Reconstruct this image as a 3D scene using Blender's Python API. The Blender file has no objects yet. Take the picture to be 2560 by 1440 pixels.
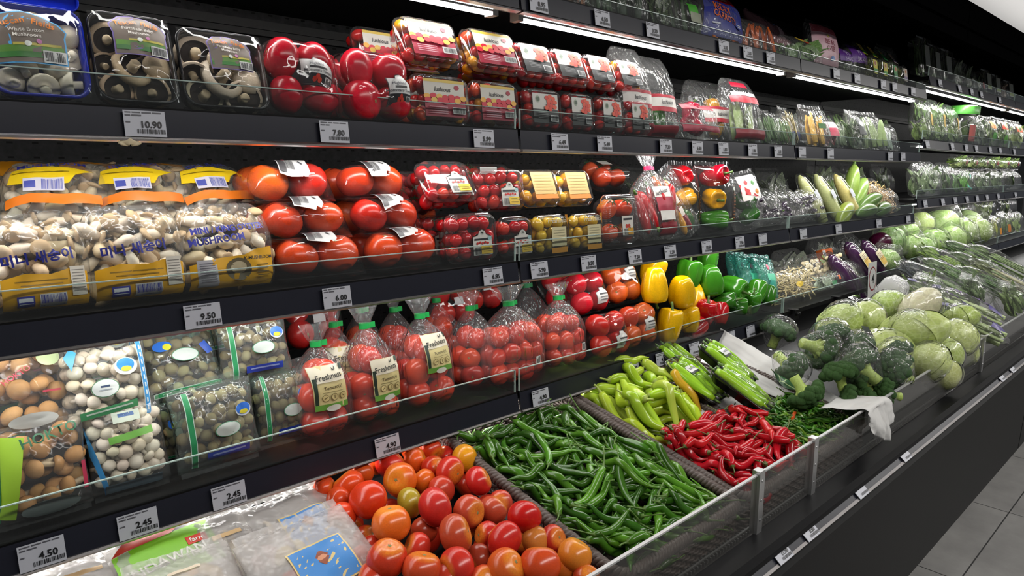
import bpy, bmesh, math, random
from mathutils import Vector, Matrix, noise, Euler
from mathutils.geometry import tessellate_polygon
PI = math.pi
rng = random.Random(11)
S = bpy.context.scene
COL = S.collection

# ---------------------------------------------------------------- camera
FPX = 1707.0                       # focal length in pixels of the 2560 px wide frame
EYE = Vector((0, 0, 1.5))
YAW, PITCH = math.radians(47.06), math.radians(9.64)
RIGHT = Vector((math.sin(YAW), -math.cos(YAW), 0))
HFWD = Vector((math.cos(YAW), math.sin(YAW), 0))
FWD = HFWD * math.cos(PITCH) - Vector((0, 0, math.sin(PITCH)))
UPV = RIGHT.cross(FWD)
cam_data = bpy.data.cameras.new('camera')
cam_data.sensor_width = 36.0
cam_data.lens = FPX / 2560 * 36.0
cam_data.clip_start = 0.02
cam = bpy.data.objects.new('camera', cam_data)
COL.objects.link(cam)
m3 = Matrix((RIGHT, UPV, -FWD)).transposed()
cam.matrix_world = Matrix.Translation(EYE) @ m3.to_4x4()
S.camera = cam

# ---------------------------------------------------------------- world and exposure
world = bpy.data.worlds.new('store_air')
S.world = world
world.use_nodes = True
world.node_tree.nodes['Background'].inputs[0].default_value = (0.86, 0.93, 1.0, 1)
world.node_tree.nodes['Background'].inputs[1].default_value = 0.10
S.view_settings.view_transform = 'Standard'
S.view_settings.look = 'None'
S.view_settings.exposure = 0.0
S.view_settings.gamma = 1.0
S.view_settings.use_curve_mapping = False
S.cycles.transparent_max_bounces = 24
S.cycles.max_bounces = 7
S.cycles.diffuse_bounces = 2
S.cycles.glossy_bounces = 2
S.cycles.transmission_bounces = 3
S.cycles.caustics_reflective = False
S.cycles.caustics_refractive = False
TUBE = 33.0                        # strength of the LED tubes under the shelves

def area_lamp(name, loc, sx, sy, power, rot=(0, 0, 0), col=(1, 0.97, 0.93)):
    l = bpy.data.lights.new(name, 'AREA')
    l.shape = 'RECTANGLE'; l.size = sx; l.size_y = sy; l.energy = power; l.color = col
    o = bpy.data.objects.new(name, l); COL.objects.link(o)
    o.location = loc; o.rotation_euler = rot
    return o
# the rows of ceiling lamps over the aisle
area_lamp('ceiling_lamp', (2.0, -0.9, 2.78), 5.0, 0.25, 90)
area_lamp('ceiling_lamp', (7.5, -0.9, 2.78), 5.0, 0.25, 95)

area_lamp('added_ceiling_fill', (7.6, 1.55, 2.42), 4.0, 0.2, 12, (PI, 0, 0))  # added fill light, hidden above the canopy, brightens the ceiling; no real fixture

# ---------------------------------------------------------------- pixel helpers
def ray(px, py):
    return RIGHT * ((px - 1280) / FPX) + UPV * ((720 - py) / FPX) + FWD
def at_y(px, py, y):
    d = ray(px, py); return EYE + d * (y / d.y)
def at_z(px, py, z):
    d = ray(px, py); return EYE + d * ((z - EYE.z) / d.z)
def proj(p):
    q = Vector(p) - EYE; t = q.dot(FWD)
    return (1280 + FPX * q.dot(RIGHT) / t, 720 - FPX * q.dot(UPV) / t)

# ---------------------------------------------------------------- mesh builder
class MB:
    def __init__(s): s.v = []; s.f = []; s.m = []; s.sm = []
    def add(s, vs, fs, mi=0, smooth=True):
        b = len(s.v); s.v.extend([tuple(p) for p in vs])
        for f in fs: s.f.append([i + b for i in f]); s.m.append(mi); s.sm.append(smooth)
    def box(s, a, b, mi=0):
        x0, y0, z0 = a; x1, y1, z1 = b
        vs = [(x0,y0,z0),(x1,y0,z0),(x1,y1,z0),(x0,y1,z0),(x0,y0,z1),(x1,y0,z1),(x1,y1,z1),(x0,y1,z1)]
        s.add(vs, [(0,3,2,1),(4,5,6,7),(0,1,5,4),(1,2,6,5),(2,3,7,6),(3,0,4,7)], mi, False)
    def grid(s, fn, nu, nv, mi=0, smooth=True, closeu=False):
        vs = [fn(i / nu, j / nv) for j in range(nv + 1) for i in range(nu + (0 if closeu else 1))]
        w = nu if closeu else nu + 1
        fs = []
        for j in range(nv):
            for i in range(nu):
                i2 = (i + 1) % w if closeu else i + 1
                fs.append((j*w+i, j*w+i2, (j+1)*w+i2, (j+1)*w+i))
        s.add(vs, fs, mi, smooth)
    def tube(s, pts, rad, sides=8, mi=0, cap=True, flat=1.0):
        pts = [Vector(p) for p in pts]; n = len(pts)
        if not hasattr(rad, '__len__'): rad = [rad] * n
        vs = []; up = Vector((0, 0, 1))
        t0 = (pts[1] - pts[0]).normalized()
        if abs(t0.dot(up)) > 0.9: up = Vector((1, 0, 0))
        a = t0.cross(up).normalized()
        for i, p in enumerate(pts):
            t = (pts[min(i+1, n-1)] - pts[max(i-1, 0)])
            t = t.normalized() if t.length > 1e-9 else t0
            a = (a - t * a.dot(t)).normalized(); b = t.cross(a)
            for k in range(sides):
                th = 2 * PI * k / sides
                vs.append(p + (a * math.cos(th) + b * math.sin(th) * flat) * rad[i])
        fs = []
        for i in range(n - 1):
            for k in range(sides):
                k2 = (k + 1) % sides
                fs.append((i*sides+k, i*sides+k2, (i+1)*sides+k2, (i+1)*sides+k))
        if cap:
            fs.append(tuple(range(sides - 1, -1, -1))); fs.append(tuple((n-1)*sides + k for k in range(sides)))
        s.add(vs, fs, mi)
    def lathe(s, prof, sides=16, mi=0, fn=None):
        # prof: list of (r, z); fn(theta, r, z) may return a moved point
        vs = []
        for r, z in prof:
            for k in range(sides):
                th = 2 * PI * k / sides
                p = Vector((r * math.cos(th), r * math.sin(th), z))
                vs.append(fn(th, r, z) if fn else p)
        fs = []
        n = len(prof)
        for i in range(n - 1):
            for k in range(sides):
                k2 = (k + 1) % sides
                fs.append((i*sides+k, i*sides+k2, (i+1)*sides+k2, (i+1)*sides+k))
        s.add(vs, fs, mi)
    def mesh(s, name, mats):
        me = bpy.data.meshes.new(name)
        me.from_pydata(s.v, [], s.f)
        me.polygons.foreach_set('material_index', s.m)
        me.polygons.foreach_set('use_smooth', s.sm)
        for m in (mats if isinstance(mats, (list, tuple)) else [mats]): me.materials.append(m)
        me.update()
        return me

def link(name, me, parent=None, loc=(0,0,0), rot=(0,0,0), scale=None, color=None):
    o = bpy.data.objects.new(name, me); COL.objects.link(o)
    o.parent = parent; o.location = loc; o.rotation_euler = rot
    if scale is not None: o.scale = (scale,)*3 if not hasattr(scale, '__len__') else scale
    if color is not None: o.color = (*color[:3], 1)
    return o
def tag(o, label, cat, group=None, kind=None):
    o['label'] = label; o['category'] = cat
    if group: o['group'] = group
    if kind: o['kind'] = kind
    return o
def thing(name, label, cat, loc=(0,0,0), rot=(0,0,0), group=None):
    o = bpy.data.objects.new(name, None); COL.objects.link(o)
    o.empty_display_size = 0.05
    o.location = loc; o.rotation_euler = rot
    return tag(o, label, cat, group)
def struct(name, me):
    o = link(name, me); o['kind'] = 'structure'; return o

# ---------------------------------------------------------------- materials
MATS = {}
def srgb(h):
    h = h.lstrip('#'); out = []
    if len(h) == 3: h = ''.join(c*2 for c in h)
    for i in (0, 2, 4):
        c = int(h[i:i+2], 16) / 255
        out.append(c / 12.92 if c <= 0.04045 else ((c + 0.055) / 1.055) ** 2.4)
    return (*out, 1)
class NT:
    def __init__(s, name):
        s.m = bpy.data.materials.new(name); s.m.use_nodes = True
        s.t = s.m.node_tree; s.t.nodes.clear(); s.out = s.n('ShaderNodeOutputMaterial')
    def n(s, kind, **kw):
        nd = s.t.nodes.new(kind)
        for k, v in kw.items():
            if hasattr(nd, k): setattr(nd, k, v)
        return nd
    def set(s, nd, **kw):
        for k, v in kw.items():
            k = k.replace('_', ' ')
            if isinstance(v, bpy.types.NodeSocket): s.t.links.new(v, nd.inputs[k])
            else: nd.inputs[k].default_value = v
        return nd
    def l(s, a, b): s.t.links.new(a, b)
    def noise(s, scale, detail=3, rough=0.55, coord='Object', vec=None, stretch=None):
        tc = s.n('ShaderNodeTexCoord'); nz = s.n('ShaderNodeTexNoise')
        nz.inputs['Scale'].default_value = scale; nz.inputs['Detail'].default_value = detail
        nz.inputs['Roughness'].default_value = rough
        src = tc.outputs[coord]
        if stretch:
            mp = s.n('ShaderNodeMapping'); mp.inputs['Scale'].default_value = stretch
            s.l(src, mp.inputs[0]); src = mp.outputs[0]
        s.l(src, nz.inputs['Vector']); return nz
    def ramp(s, fac, stops):
        r = s.n('ShaderNodeValToRGB'); e = r.color_ramp.elements
        while len(e) < len(stops): e.new(0.5)
        for i, (p, c) in enumerate(stops): e[i].position = p; e[i].color = c if len(c) == 4 else (*c, 1)
        s.l(fac, r.inputs[0]); return r
    def mix(s, fac, a, b, mode='MIX'):
        m = s.n('ShaderNodeMix'); m.data_type = 'RGBA'; m.blend_type = mode
        for sock, v in ((m.inputs[0], fac), (m.inputs[6], a), (m.inputs[7], b)):
            if isinstance(v, bpy.types.NodeSocket): s.l(v, sock)
            else: sock.default_value = v
        return m.outputs[2]
    def bump(s, h, strength, dist=0.002):
        b = s.n('ShaderNodeBump'); b.inputs['Strength'].default_value = strength
        b.inputs['Distance'].default_value = dist; s.l(h, b.inputs['Height']); return b.outputs[0]
    def principled(s, **kw):
        p = s.n('ShaderNodeBsdfPrincipled'); s.set(p, **kw); s.l(p.outputs[0], s.out.inputs[0]); return p
def flat(name, col, rough=0.5, metal=0.0, var=0.0, scale=40, bump=0.0, coat=0.0, spec=0.5):
    """plain paint, metal or plastic with a little noise in tone"""
    if name in MATS: return MATS[name]
    t = NT(name); c = srgb(col) if isinstance(col, str) else (*col[:3], 1)
    p = t.principled(Roughness=rough, Metallic=metal)
    p.inputs['Specular IOR Level'].default_value = spec
    if coat: p.inputs['Coat Weight'].default_value = coat; p.inputs['Coat Roughness'].default_value = 0.1
    nz = t.noise(scale)
    dark = tuple(x * (1 - var) for x in c[:3]) + (1,)
    t.l(t.mix(nz.outputs[0], dark, c), p.inputs['Base Color'])
    if bump: t.l(t.bump(nz.outputs[0], bump), p.inputs['Normal'])
    MATS[name] = t.m; return t.m
def ink(col):
    """print on labels, films and tags"""
    return flat('ink_' + col.lstrip('#'), col, 0.42, 0, 0.06, 90)
def produce(name, rough=0.3, spec=0.5, spots=None, spot_scale=60, spot_amt=0.5, sub=0.0, bump=0.0, bscale=60, top=None, top_r=(0.2, 0.45), veins=None, coat=0.0, lo=0.85):
    """skin whose colour is the object's own colour, mottled by noise; `top` blends in another colour near the stalk"""
    if name in MATS: return MATS[name]
    t = NT(name); p = t.principled(Roughness=rough)
    p.inputs['Specular IOR Level'].default_value = spec
    oi = t.n('ShaderNodeObjectInfo'); c = oi.outputs['Color']
    nz = t.noise(14, 3)
    r = t.ramp(nz.outputs[0], [(0.3, (lo, lo, lo)), (0.7, (1.06, 1.06, 1.06))])
    c = t.mix(1.0, c, r.outputs[0], 'MULTIPLY')
    if spots:
        sp = t.noise(spot_scale, 2)
        rr = t.ramp(sp.outputs[0], [(0.5, (0, 0, 0)), (0.72, (spot_amt,)*3)])
        c = t.mix(rr.outputs[0], c, srgb(spots))
    if top:
        tc = t.n('ShaderNodeTexCoord'); sx = t.n('ShaderNodeSeparateXYZ'); t.l(tc.outputs['Generated'], sx.inputs[0])
        rr = t.ramp(sx.outputs[2], [(top_r[0], (0, 0, 0)), (top_r[1], (1, 1, 1))])
        nz2 = t.noise(9, 2); mul = t.mix(1.0, rr.outputs[0], nz2.outputs[0], 'MULTIPLY')
        c = t.mix(mul, c, srgb(top))
    if veins:
        v = t.n('ShaderNodeTexVoronoi'); v.feature = 'DISTANCE_TO_EDGE'; v.inputs['Scale'].default_value = veins[1]
        tc = t.n('ShaderNodeTexCoord'); t.l(tc.outputs['Object'], v.inputs['Vector'])
        rr = t.ramp(v.outputs[0], [(0.0, (veins[4] if len(veins) > 4 else 0.8,)*3), (veins[2], (0, 0, 0))])
        c = t.mix(rr.outputs[0], c, srgb(veins[0]))
        if len(veins) > 3: t.l(t.bump(rr.outputs[0], veins[3], .004), p.inputs['Normal'])
    t.l(c, p.inputs['Base Color'])
    if sub: p.inputs['Subsurface Weight'].default_value = sub; p.inputs['Subsurface Radius'].default_value = (0.01, 0.004, 0.002)
    if coat: p.inputs['Coat Weight'].default_value = coat; p.inputs['Coat Roughness'].default_value = 0.06
    if bump:
        bz = t.noise(bscale, 4); t.l(t.bump(bz.outputs[0], bump), p.inputs['Normal'])
    MATS[name] = t.m; return t.m
def film(name, tint=(1, 1, 1), haze=0.04, rough=0.06, bscale=30, bump=0.5, gloss=1.0, stretch=None, base=0.03, hcol=(1, 1, 1), dist=0.004, fine=0.0):
    """clear plastic: light passes straight through, the wrinkled surface mirrors the tubes, a little milky haze"""
    if name in MATS: return MATS[name]
    t = NT(name)
    tr = t.n('ShaderNodeBsdfTransparent'); tr.inputs[0].default_value = (*tint, 1)
    gl = t.n('ShaderNodeBsdfGlossy'); gl.inputs['Roughness'].default_value = rough
    lwt = t.n('ShaderNodeLayerWeight'); fr = t.n('ShaderNodeMath'); fr.operation = 'POWER'; fr.inputs[1].default_value = 4.0
    t.l(lwt.outputs['Facing'], fr.inputs[0])
    nrm = None
    if bump:
        nz = t.noise(bscale, 2, 0.5, stretch=stretch)
        h = nz.outputs[0]
        rd = t.ramp(h, [(0.30, (0, 0, 0)), (0.5, (1, 1, 1)), (0.70, (0, 0, 0))])
        nrm = t.bump(rd.outputs[0], bump, dist)
        t.l(nrm, gl.inputs['Normal']); t.l(nrm, lwt.inputs['Normal'])
    ma = t.n('ShaderNodeMath'); ma.operation = 'MULTIPLY_ADD'; ma.use_clamp = True
    t.l(fr.outputs[0], ma.inputs[0]); ma.inputs[1].default_value = gloss; ma.inputs[2].default_value = base
    df = t.n('ShaderNodeBsdfDiffuse'); df.inputs[0].default_value = (*hcol, 1)
    m1 = t.n('ShaderNodeMixShader'); m1.inputs[0].default_value = haze
    t.l(tr.outputs[0], m1.inputs[1]); t.l(df.outputs[0], m1.inputs[2])
    m2 = t.n('ShaderNodeMixShader'); t.l(ma.outputs[0], m2.inputs[0])
    t.l(m1.outputs[0], m2.inputs[1]); t.l(gl.outputs[0], m2.inputs[2])
    t.l(m2.outputs[0], t.out.inputs[0])
    MATS[name] = t.m; return t.m
def lamp_mat(name, strength, col=(1, 0.985, 0.955)):
    if name in MATS: return MATS[name]
    t = NT(name); e = t.n('ShaderNodeEmission'); e.inputs[0].default_value = (*col, 1); e.inputs[1].default_value = strength
    t.l(e.outputs[0], t.out.inputs[0]); MATS[name] = t.m; return t.m

BLACK = flat('black_coated_steel', (0.006, 0.006, 0.007), 0.45, 0, 0.3, 60, spec=.12)
DECK = flat('black_shelf_deck', (0.006, 0.006, 0.0065), 0.5, 0, 0.3, 60, spec=.12)
STRIP = flat('charcoal_label_channel', (0.017, 0.018, 0.028), 0.30, 0, 0.2, 30, spec=.28)
STEEL = flat('brushed_metal_trim', (0.55, 0.52, 0.52), 0.3, 1.0, 0.2, 90)
ALU = flat('aluminium_post', (0.62, 0.62, 0.62), 0.32, 0.9, 0.1, 70)
GEDGE = flat('cut_glass_edge', (0.42, 0.53, 0.49), 0.2, 0, 0.1, 30)
GLASS = film('guard_glass', (0.88, 0.905, 0.90), 0.010, 0.02, 4, 0.0, 0.5, base=0.015)
BINGLASS = film('bin_front_glass', (0.80, 0.80, 0.79), 0.022, 0.04, 4, 0.0, 0.6, base=0.02, hcol=(0.8, 0.78, 0.75))
CLEARSTRIP = film('clear_label_cover', (0.98, 0.98, 1), 0.0, 0.12, 60, 0.06, 0.9, base=0.02, stretch=(1, 8, 8))
# ---------------------------------------------------------------- lettering
TXT = {}
def text_mesh(s, bold=0.0):
    """the flat mesh of a word: (verts in units of cap size, faces, width)"""
    key = (s, bold)
    if key in TXT: return TXT[key]
    c = bpy.data.curves.new('word', 'FONT'); c.body = s; c.resolution_u = 2; c.offset = bold
    o = bpy.data.objects.new('word', c); COL.objects.link(o)
    me = o.to_mesh()
    vs = [v.co.copy() for v in me.vertices]; fs = [tuple(p.vertices) for p in me.polygons]
    o.to_mesh_clear(); bpy.data.objects.remove(o); bpy.data.curves.remove(c)
    w = max([v.x for v in vs] + [0.01])
    TXT[key] = (vs, fs, w); return TXT[key]
def art(elems, fn, cell=0.012, base=0.0012, step=0.00025):
    """printed artwork laid on a surface. fn(a, b, off) -> point. Elements (all in metres):
    ('r',cx,cy,w,h,col[,rot]) ('e',cx,cy,rx,ry,col) ('p',pts,col) ('t',text,cx,cy,size,col[,rot,shear]) ('b',cx,cy,w,h,col) barcode"""
    mb = MB(); mats = []; idx = {}
    def mi(c):
        m = c if not isinstance(c, str) else ink(c)
        if m.name not in idx: idx[m.name] = len(mats); mats.append(m)
        return idx[m.name]
    for k, e in enumerate(elems):
        off = base + step * k
        if e[0] == 'r':
            _, cx, cy, w, h, c = e[:6]; ro = e[6] if len(e) > 6 else 0
            cr, sr = math.cos(ro), math.sin(ro)
            nu, nv = max(1, math.ceil(w / cell)), max(1, math.ceil(h / cell))
            def g(i, j):
                a, b = (i - .5) * w, (j - .5) * h
                return fn(cx + a*cr - b*sr, cy + a*sr + b*cr, off)
            mb.grid(g, nu, nv, mi(c))
        elif e[0] == 'e':
            _, cx, cy, rx, ry, c = e[:6]
            n = 20; rings = max(1, math.ceil(max(rx, ry) / cell))
            vs = [fn(cx, cy, off)]; fs = []
            for q in range(1, rings + 1):
                for i in range(n):
                    th = 2*PI*i/n; vs.append(fn(cx + rx*q/rings*math.cos(th), cy + ry*q/rings*math.sin(th), off))
            for i in range(n):
                fs.append((0, 1 + i, 1 + (i+1) % n))
                for q in range(rings - 1):
                    o1, o2 = 1 + q*n, 1 + (q+1)*n
                    fs.append((o1+i, o2+i, o2+(i+1) % n, o1+(i+1) % n))
            mb.add(vs, fs, mi(c))
        elif e[0] == 'p':
            pts = e[1]
            bm = bmesh.new(); vv = [bm.verts.new((x, y, 0)) for x, y in pts]; bm.faces.new(vv)
            bmesh.ops.triangulate(bm, faces=bm.faces[:])
            ext = max(max(p[0] for p in pts) - min(p[0] for p in pts), max(p[1] for p in pts) - min(p[1] for p in pts))
            cuts = min(2, int(math.log2(max(1, ext / cell)) * 0.7))
            for _ in range(cuts): bmesh.ops.subdivide_edges(bm, edges=bm.edges[:], cuts=1, use_grid_fill=True)
            bm.verts.index_update()
            mb.add([fn(v.co.x, v.co.y, off) for v in bm.verts], [[v.index for v in f.verts] for f in bm.faces], mi(e[2])); bm.free()
        elif e[0] == 't':
            _, s, cx, cy, size, c = e[:6]; ro = e[6] if len(e) > 6 else 0; sh = e[7] if len(e) > 7 else 0; sx = e[8] if len(e) > 8 else 1.0
            vs, fs, w = text_mesh(s, e[9] if len(e) > 9 else .012); cr, sr = math.cos(ro), math.sin(ro)
            out = []
            for v in vs:
                a, b = (v.x - w/2 + sh * v.y) * size * sx, (v.y - 0.35) * size
                out.append(fn(cx + a*cr - b*sr, cy + a*sr + b*cr, off + 0.0003))
            mb.add(out, fs, mi(c))
        elif e[0] == 'b':
            _, cx, cy, w, h, c = e[:6]; r2 = random.Random(int(cx*9999) + k); x = -w/2
            while x < w/2:
                bw = r2.choice([1, 1, 2, 3]) * w / 70
                nv = max(1, math.ceil(h / cell))
                mb.grid(lambda i, j: fn(cx + x + i*bw, cy + (j-.5)*h, off), 1, nv, mi(c))
                x += bw + r2.choice([1, 1, 2]) * w / 60
    return mb, mats
def label_part(name, parent, elems, fn, label=None, **kw):
    mb, mats = art(elems, fn, **kw)
    o = link(name, mb.mesh(name, mats), parent)
    if label: o['label'] = label
    return o

# ---------------------------------------------------------------- setting: floor, ceiling
def tile_mat():
    t = NT('grey_floor_tiles'); p = t.principled(Roughness=0.32)
    tc = t.n('ShaderNodeTexCoord'); sp = t.n('ShaderNodeSeparateXYZ'); t.l(tc.outputs['Object'], sp.inputs[0])
    def groove(sock, off):
        a = t.n('ShaderNodeMath'); a.operation = 'SUBTRACT'; t.l(sock, a.inputs[0]); a.inputs[1].default_value = off
        b = t.n('ShaderNodeMath'); b.operation = 'PINGPONG'; t.l(a.outputs[0], b.inputs[0]); b.inputs[1].default_value = 0.38
        c = t.n('ShaderNodeMath'); c.operation = 'LESS_THAN'; t.l(b.outputs[0], c.inputs[0]); c.inputs[1].default_value = 0.0025
        return c.outputs[0]
    g1, g2 = groove(sp.outputs[0], 3.56), groove(sp.outputs[1], 0.566)
    mx = t.n('ShaderNodeMath'); mx.operation = 'MAXIMUM'; t.l(g1, mx.inputs[0]); t.l(g2, mx.inputs[1])
    nz = t.noise(5, 6, 0.65); n2 = t.noise(1.3, 2)
    r = t.ramp(nz.outputs[0], [(0.3, (0.20, 0.195, 0.19)), (0.7, (0.29, 0.285, 0.275))])
    t.l(t.mix(mx.outputs[0], r.outputs[0], (0.03, 0.03, 0.03, 1)), p.inputs['Base Color'])
    return t.m
mb = MB(); mb.box((-2.5, -3.5, -0.05), (14, 0.82, 0)); struct('floor', mb.mesh('floor', tile_mat()))
mb = MB(); mb.box((-2.5, -3.5, 2.95), (14, 2.2, 3.05)); struct('ceiling', mb.mesh('ceiling', flat('white_ceiling_board', (0.8, 0.8, 0.8), 0.8)))
mb = MB(); mb.box((-2.5, 1.95, 0), (14, 2.05, 2.95)); struct('wall_back', mb.mesh('wall_back', flat('dark_wall', (0.08, 0.08, 0.085), 0.8)))

# ---------------------------------------------------------------- refrigerated cases
def perf_mat():
    t = NT('perforated_dark_steel'); p = t.principled(Roughness=0.5); p.inputs['Specular IOR Level'].default_value = 0.1
    tc = t.n('ShaderNodeTexCoord'); sp = t.n('ShaderNodeSeparateXYZ'); t.l(tc.outputs['Object'], sp.inputs[0])
    def near(sock, pitch, half):
        b = t.n('ShaderNodeMath'); b.operation = 'PINGPONG'; t.l(sock, b.inputs[0]); b.inputs[1].default_value = pitch / 2
        c = t.n('ShaderNodeMath'); c.operation = 'LESS_THAN'; t.l(b.outputs[0], c.inputs[0]); c.inputs[1].default_value = half
        return c.outputs[0]
    a = near(sp.outputs[0], 0.044, 0.0055); b = near(sp.outputs[2], 0.030, 0.0020)
    mu = t.n('ShaderNodeMath'); mu.operation = 'MULTIPLY'; t.l(a, mu.inputs[0]); t.l(b, mu.inputs[1])
    nz = t.noise(60, 5); r = t.ramp(nz.outputs[0], [(0.3, (0.015, 0.015, 0.0155)), (0.75, (0.032, 0.032, 0.033))])
    t.l(t.mix(mu.outputs[0], r.outputs[0], (0.002, 0.002, 0.002, 1)), p.inputs['Base Color'])
    return t.m
PERF = perf_mat()
def profile(mb, pts, x0, x1, mi=0):
    n = len(pts)
    vs = [(x0, y, z) for y, z in pts] + [(x1, y, z) for y, z in pts]
    fs = [(i, (i+1) % n, n + (i+1) % n, n + i) for i in range(n)] + [tuple(range(n-1, -1, -1)), tuple(range(n, 2*n))]
    mb.add(vs, fs, mi, False)
def case(x0, x1, label):
    t = thing('refrigerated_case', label, 'fridge', (0, 0, 0))
    mb = MB(); mb.box((x0, 1.75, 0.78), (x1, 1.78, 2.32)); link('back_panel', mb.mesh('back_panel', PERF), t)
    z = at_y(500, 48, 1.735).z; mb = MB(); mb.box((x0, 1.735, z - .018), (x1, 1.75, z + .018)); mb.box((x0, 1.728, z - .004), (x1, 1.735, z + .004)); link('back_ledge', mb.mesh('back_ledge', flat('grey_back_ledge', (0.05, 0.05, 0.05), 0.5, 0, 0.3, 30, spec=.2)), t)
    mb = MB(); mb.box((x0, 1.05, 2.13), (x1, 1.10, 2.32)); mb.box((x0, 1.10, 2.26), (x1, 1.80, 2.32)); mb.box((x0, 1.035, 2.19), (x1, 1.05, 2.205))
    link('canopy', mb.mesh('canopy', flat('dark_canopy_steel', (0.0022, 0.0022, 0.0024), 0.6, 0, 0.2, 20, spec=0.0)), t)
    mb = MB(); profile(mb, [(0.668, 0.715), (0.66, 0.715), (0.66, 0.62), (0.62, 0.60), (0.64, 0.14), (0.80, 0.11), (0.80, 0.0), (1.8, 0.0), (1.8, 0.792), (1.32, 0.788), (0.668, 0.640)], x0, x1)
    link('body_panel', mb.mesh('body_panel', flat('black_case_panel', (0.004, 0.004, 0.0042), 0.5, 0, 0.25, 8, spec=.15)), t)
    mb = MB(); profile(mb, [(0.665, 0.722), (0.60, 0.728), (0.585, 0.722), (0.583, 0.712), (0.62, 0.705), (0.665, 0.705)], x0, x1)
    link('bumper', mb.mesh('bumper', BLACK), t)
    mb = MB(); profile(mb, [(0.612, 0.708), (0.585, 0.685), (0.589, 0.682), (0.618, 0.703)], x0, x1)
    cs = link('price_channel', mb.mesh('price_channel', STRIP), t)
    mb = MB(); profile(mb, [(0.585, 0.687), (0.579, 0.684), (0.581, 0.680), (0.590, 0.682)], x0, x1)
    link('rail', mb.mesh('rail', STEEL), cs)
    # air grille between the bins and the front glass
    mb = MB(); n = int((x1 - x0) / 0.012)
    for i in range(n):
        x = x0 + i * 0.012; mb.box((x, 0.656, 0.716), (x + 0.003, 0.672, 0.730))
    mb.box((x0, 0.660, 0.730), (x1, 0.664, 0.733))
    link('air_grille', mb.mesh('air_grille', flat('grey_grille', (0.09, 0.09, 0.09), 0.4)), t)
    return t
X1 = 4.03
case(-1.0, X1, 'black open fridge of the nearer bay with tomatoes, chillies and broccoli')
case(X1 + 0.012, 9.5, 'black open fridge of the farther bay holding mostly leafy greens')

ZT, ZA, ZB, ZC = 1.912, 1.597, 1.281, 0.947
LEAN = {ZT: 0.006, ZA: 0.005, ZB: 0.007, ZC: 0.009}
def shelf(x0, x1, z, label, guard=0.05, tube=True, lean=0.012, strip=True, front=1.205, light=1.0, drop=0.0):
    t = thing('display_shelf', label, 'shelf')
    g = 0.004; x0 += g; x1 -= g
    mb = MB(); mb.box((x0, front + 0.012, z - 0.018), (x1, 1.745, z)); mb.box((x0, front, z - 0.012), (x1, front + 0.012, z + 0.004))
    link('deck', mb.mesh('deck', DECK), t)
    if strip:
        mb = MB(); profile(mb, [(front, z + 0.001), (front + 0.006, z - 0.002), (front - lean + 0.006, z - 0.044), (front - lean, z - 0.044)], x0, x1)
        cs = link('price_channel', mb.mesh('price_channel', STRIP), t)
        mb = MB(); y = front - lean
        profile(mb, [(y - 0.003, z - 0.043), (y - 0.006, z - 0.046), (y - 0.005, z - 0.049), (y + 0.010, z - 0.051), (y + 0.03, z - 0.047), (y + 0.012, z - 0.043)], x0, x1)
        link('lip_trim', mb.mesh('lip_trim', STEEL), cs)
    if guard:
        mb = MB(); mb.box((x0 + 0.003, front + 0.003, z + 0.002), (x1 - 0.003, front + 0.007, z + guard))
        gp = link('glass_guard', mb.mesh('glass_guard', GLASS), t)
        mb = MB(); mb.box((x0 + 0.003, front + 0.0028, z + guard - 0.0012), (x1 - 0.003, front + 0.0072, z + guard + 0.0006))
        for x in (x0 + 0.0025, x1 - 0.0045): mb.box((x, front + 0.0028, z + 0.002), (x + 0.002, front + 0.0072, z + guard))
        link('glass_edge', mb.mesh('glass_edge', GEDGE), gp)
    if tube:
        mb = MB(); y = front + 0.05
        mb.box((x0 + 0.04, y - 0.013, z - 0.026 - drop), (x1 - 0.04, y + 0.013, z - 0.018))
        lt = link('lamp_housing', mb.mesh('lamp_housing', flat('pale_lamp_housing', (0.6, 0.6, 0.6), 0.4)), t)
        mb = MB()
        mb.grid(lambda i, j: (x0 + 0.045 + (x1 - x0 - 0.09) * i, y - 0.011 * math.cos(PI * j), z - 0.0265 - drop - 0.007 * math.sin(PI * j)), 1, 4, 0, False)
        link('led_tube', mb.mesh('led_tube', lamp_mat('led_tube_%g' % light, TUBE * light)), lt)
        mb = MB()
        for x in (x0 + 0.028, x1 - 0.045):
            mb = MB(); mb.box((x, y - 0.015, z - 0.034 - drop), (x + 0.017, y + 0.015, z - 0.018))
            link('lamp_clip', mb.mesh('lamp_clip', flat('white_plastic_clip', (0.55, 0.55, 0.55), 0.4)), lt)
    return t
XS = [-0.30, 1.143, 2.585, X1]
xs0 = -0.98
names = [(ZT, 'top', 'greens and carrots'), (ZA, 'second', 'tomato boxes'), (ZB, 'third', 'tomatoes and mushrooms'), (ZC, 'lowest', 'bagged tomatoes')]
what = {ZT: ['empty dark left bay', 'dark greens and carrot bags', 'leek sleeves and purple salad bags'],
        ZA: ['mushroom trays and mixed cherry tomato boxes', 'red cherry tomato boxes and pepper bags', 'asparagus, baby corn and cucumbers'],
        ZB: ['yellow mushroom bags and tomato packs', 'yellow tomato boxes and three-colour pepper packs', 'aubergines, sweetcorn and pale cucumbers'],
        ZC: ['bagged shimeji mushrooms and tied tomato bags', 'loose yellow and green bell peppers', 'soybean bags and aubergine packs']}
for z, nm, _ in names:
    for k in range(3):
        a = xs0 if k == 0 else XS[k]
        shelf(a, XS[k + 1], z, '%s black shelf with price rail under the %s' % (nm, what[z][k]), guard=(0.062 if z == ZC else 0.05 if z != ZT else 0.03),
              lean=LEAN[z], drop=0.022 if z == ZT else 0, light={ZT: 0.85, ZA: 1.0, ZB: 0.72, ZC: 0.9}[z], strip=not (z == ZC and k == 2))
ZT2, ZA2, ZB2, ZC2 = 1.985, 1.665, 1.355, 0.99
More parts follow.
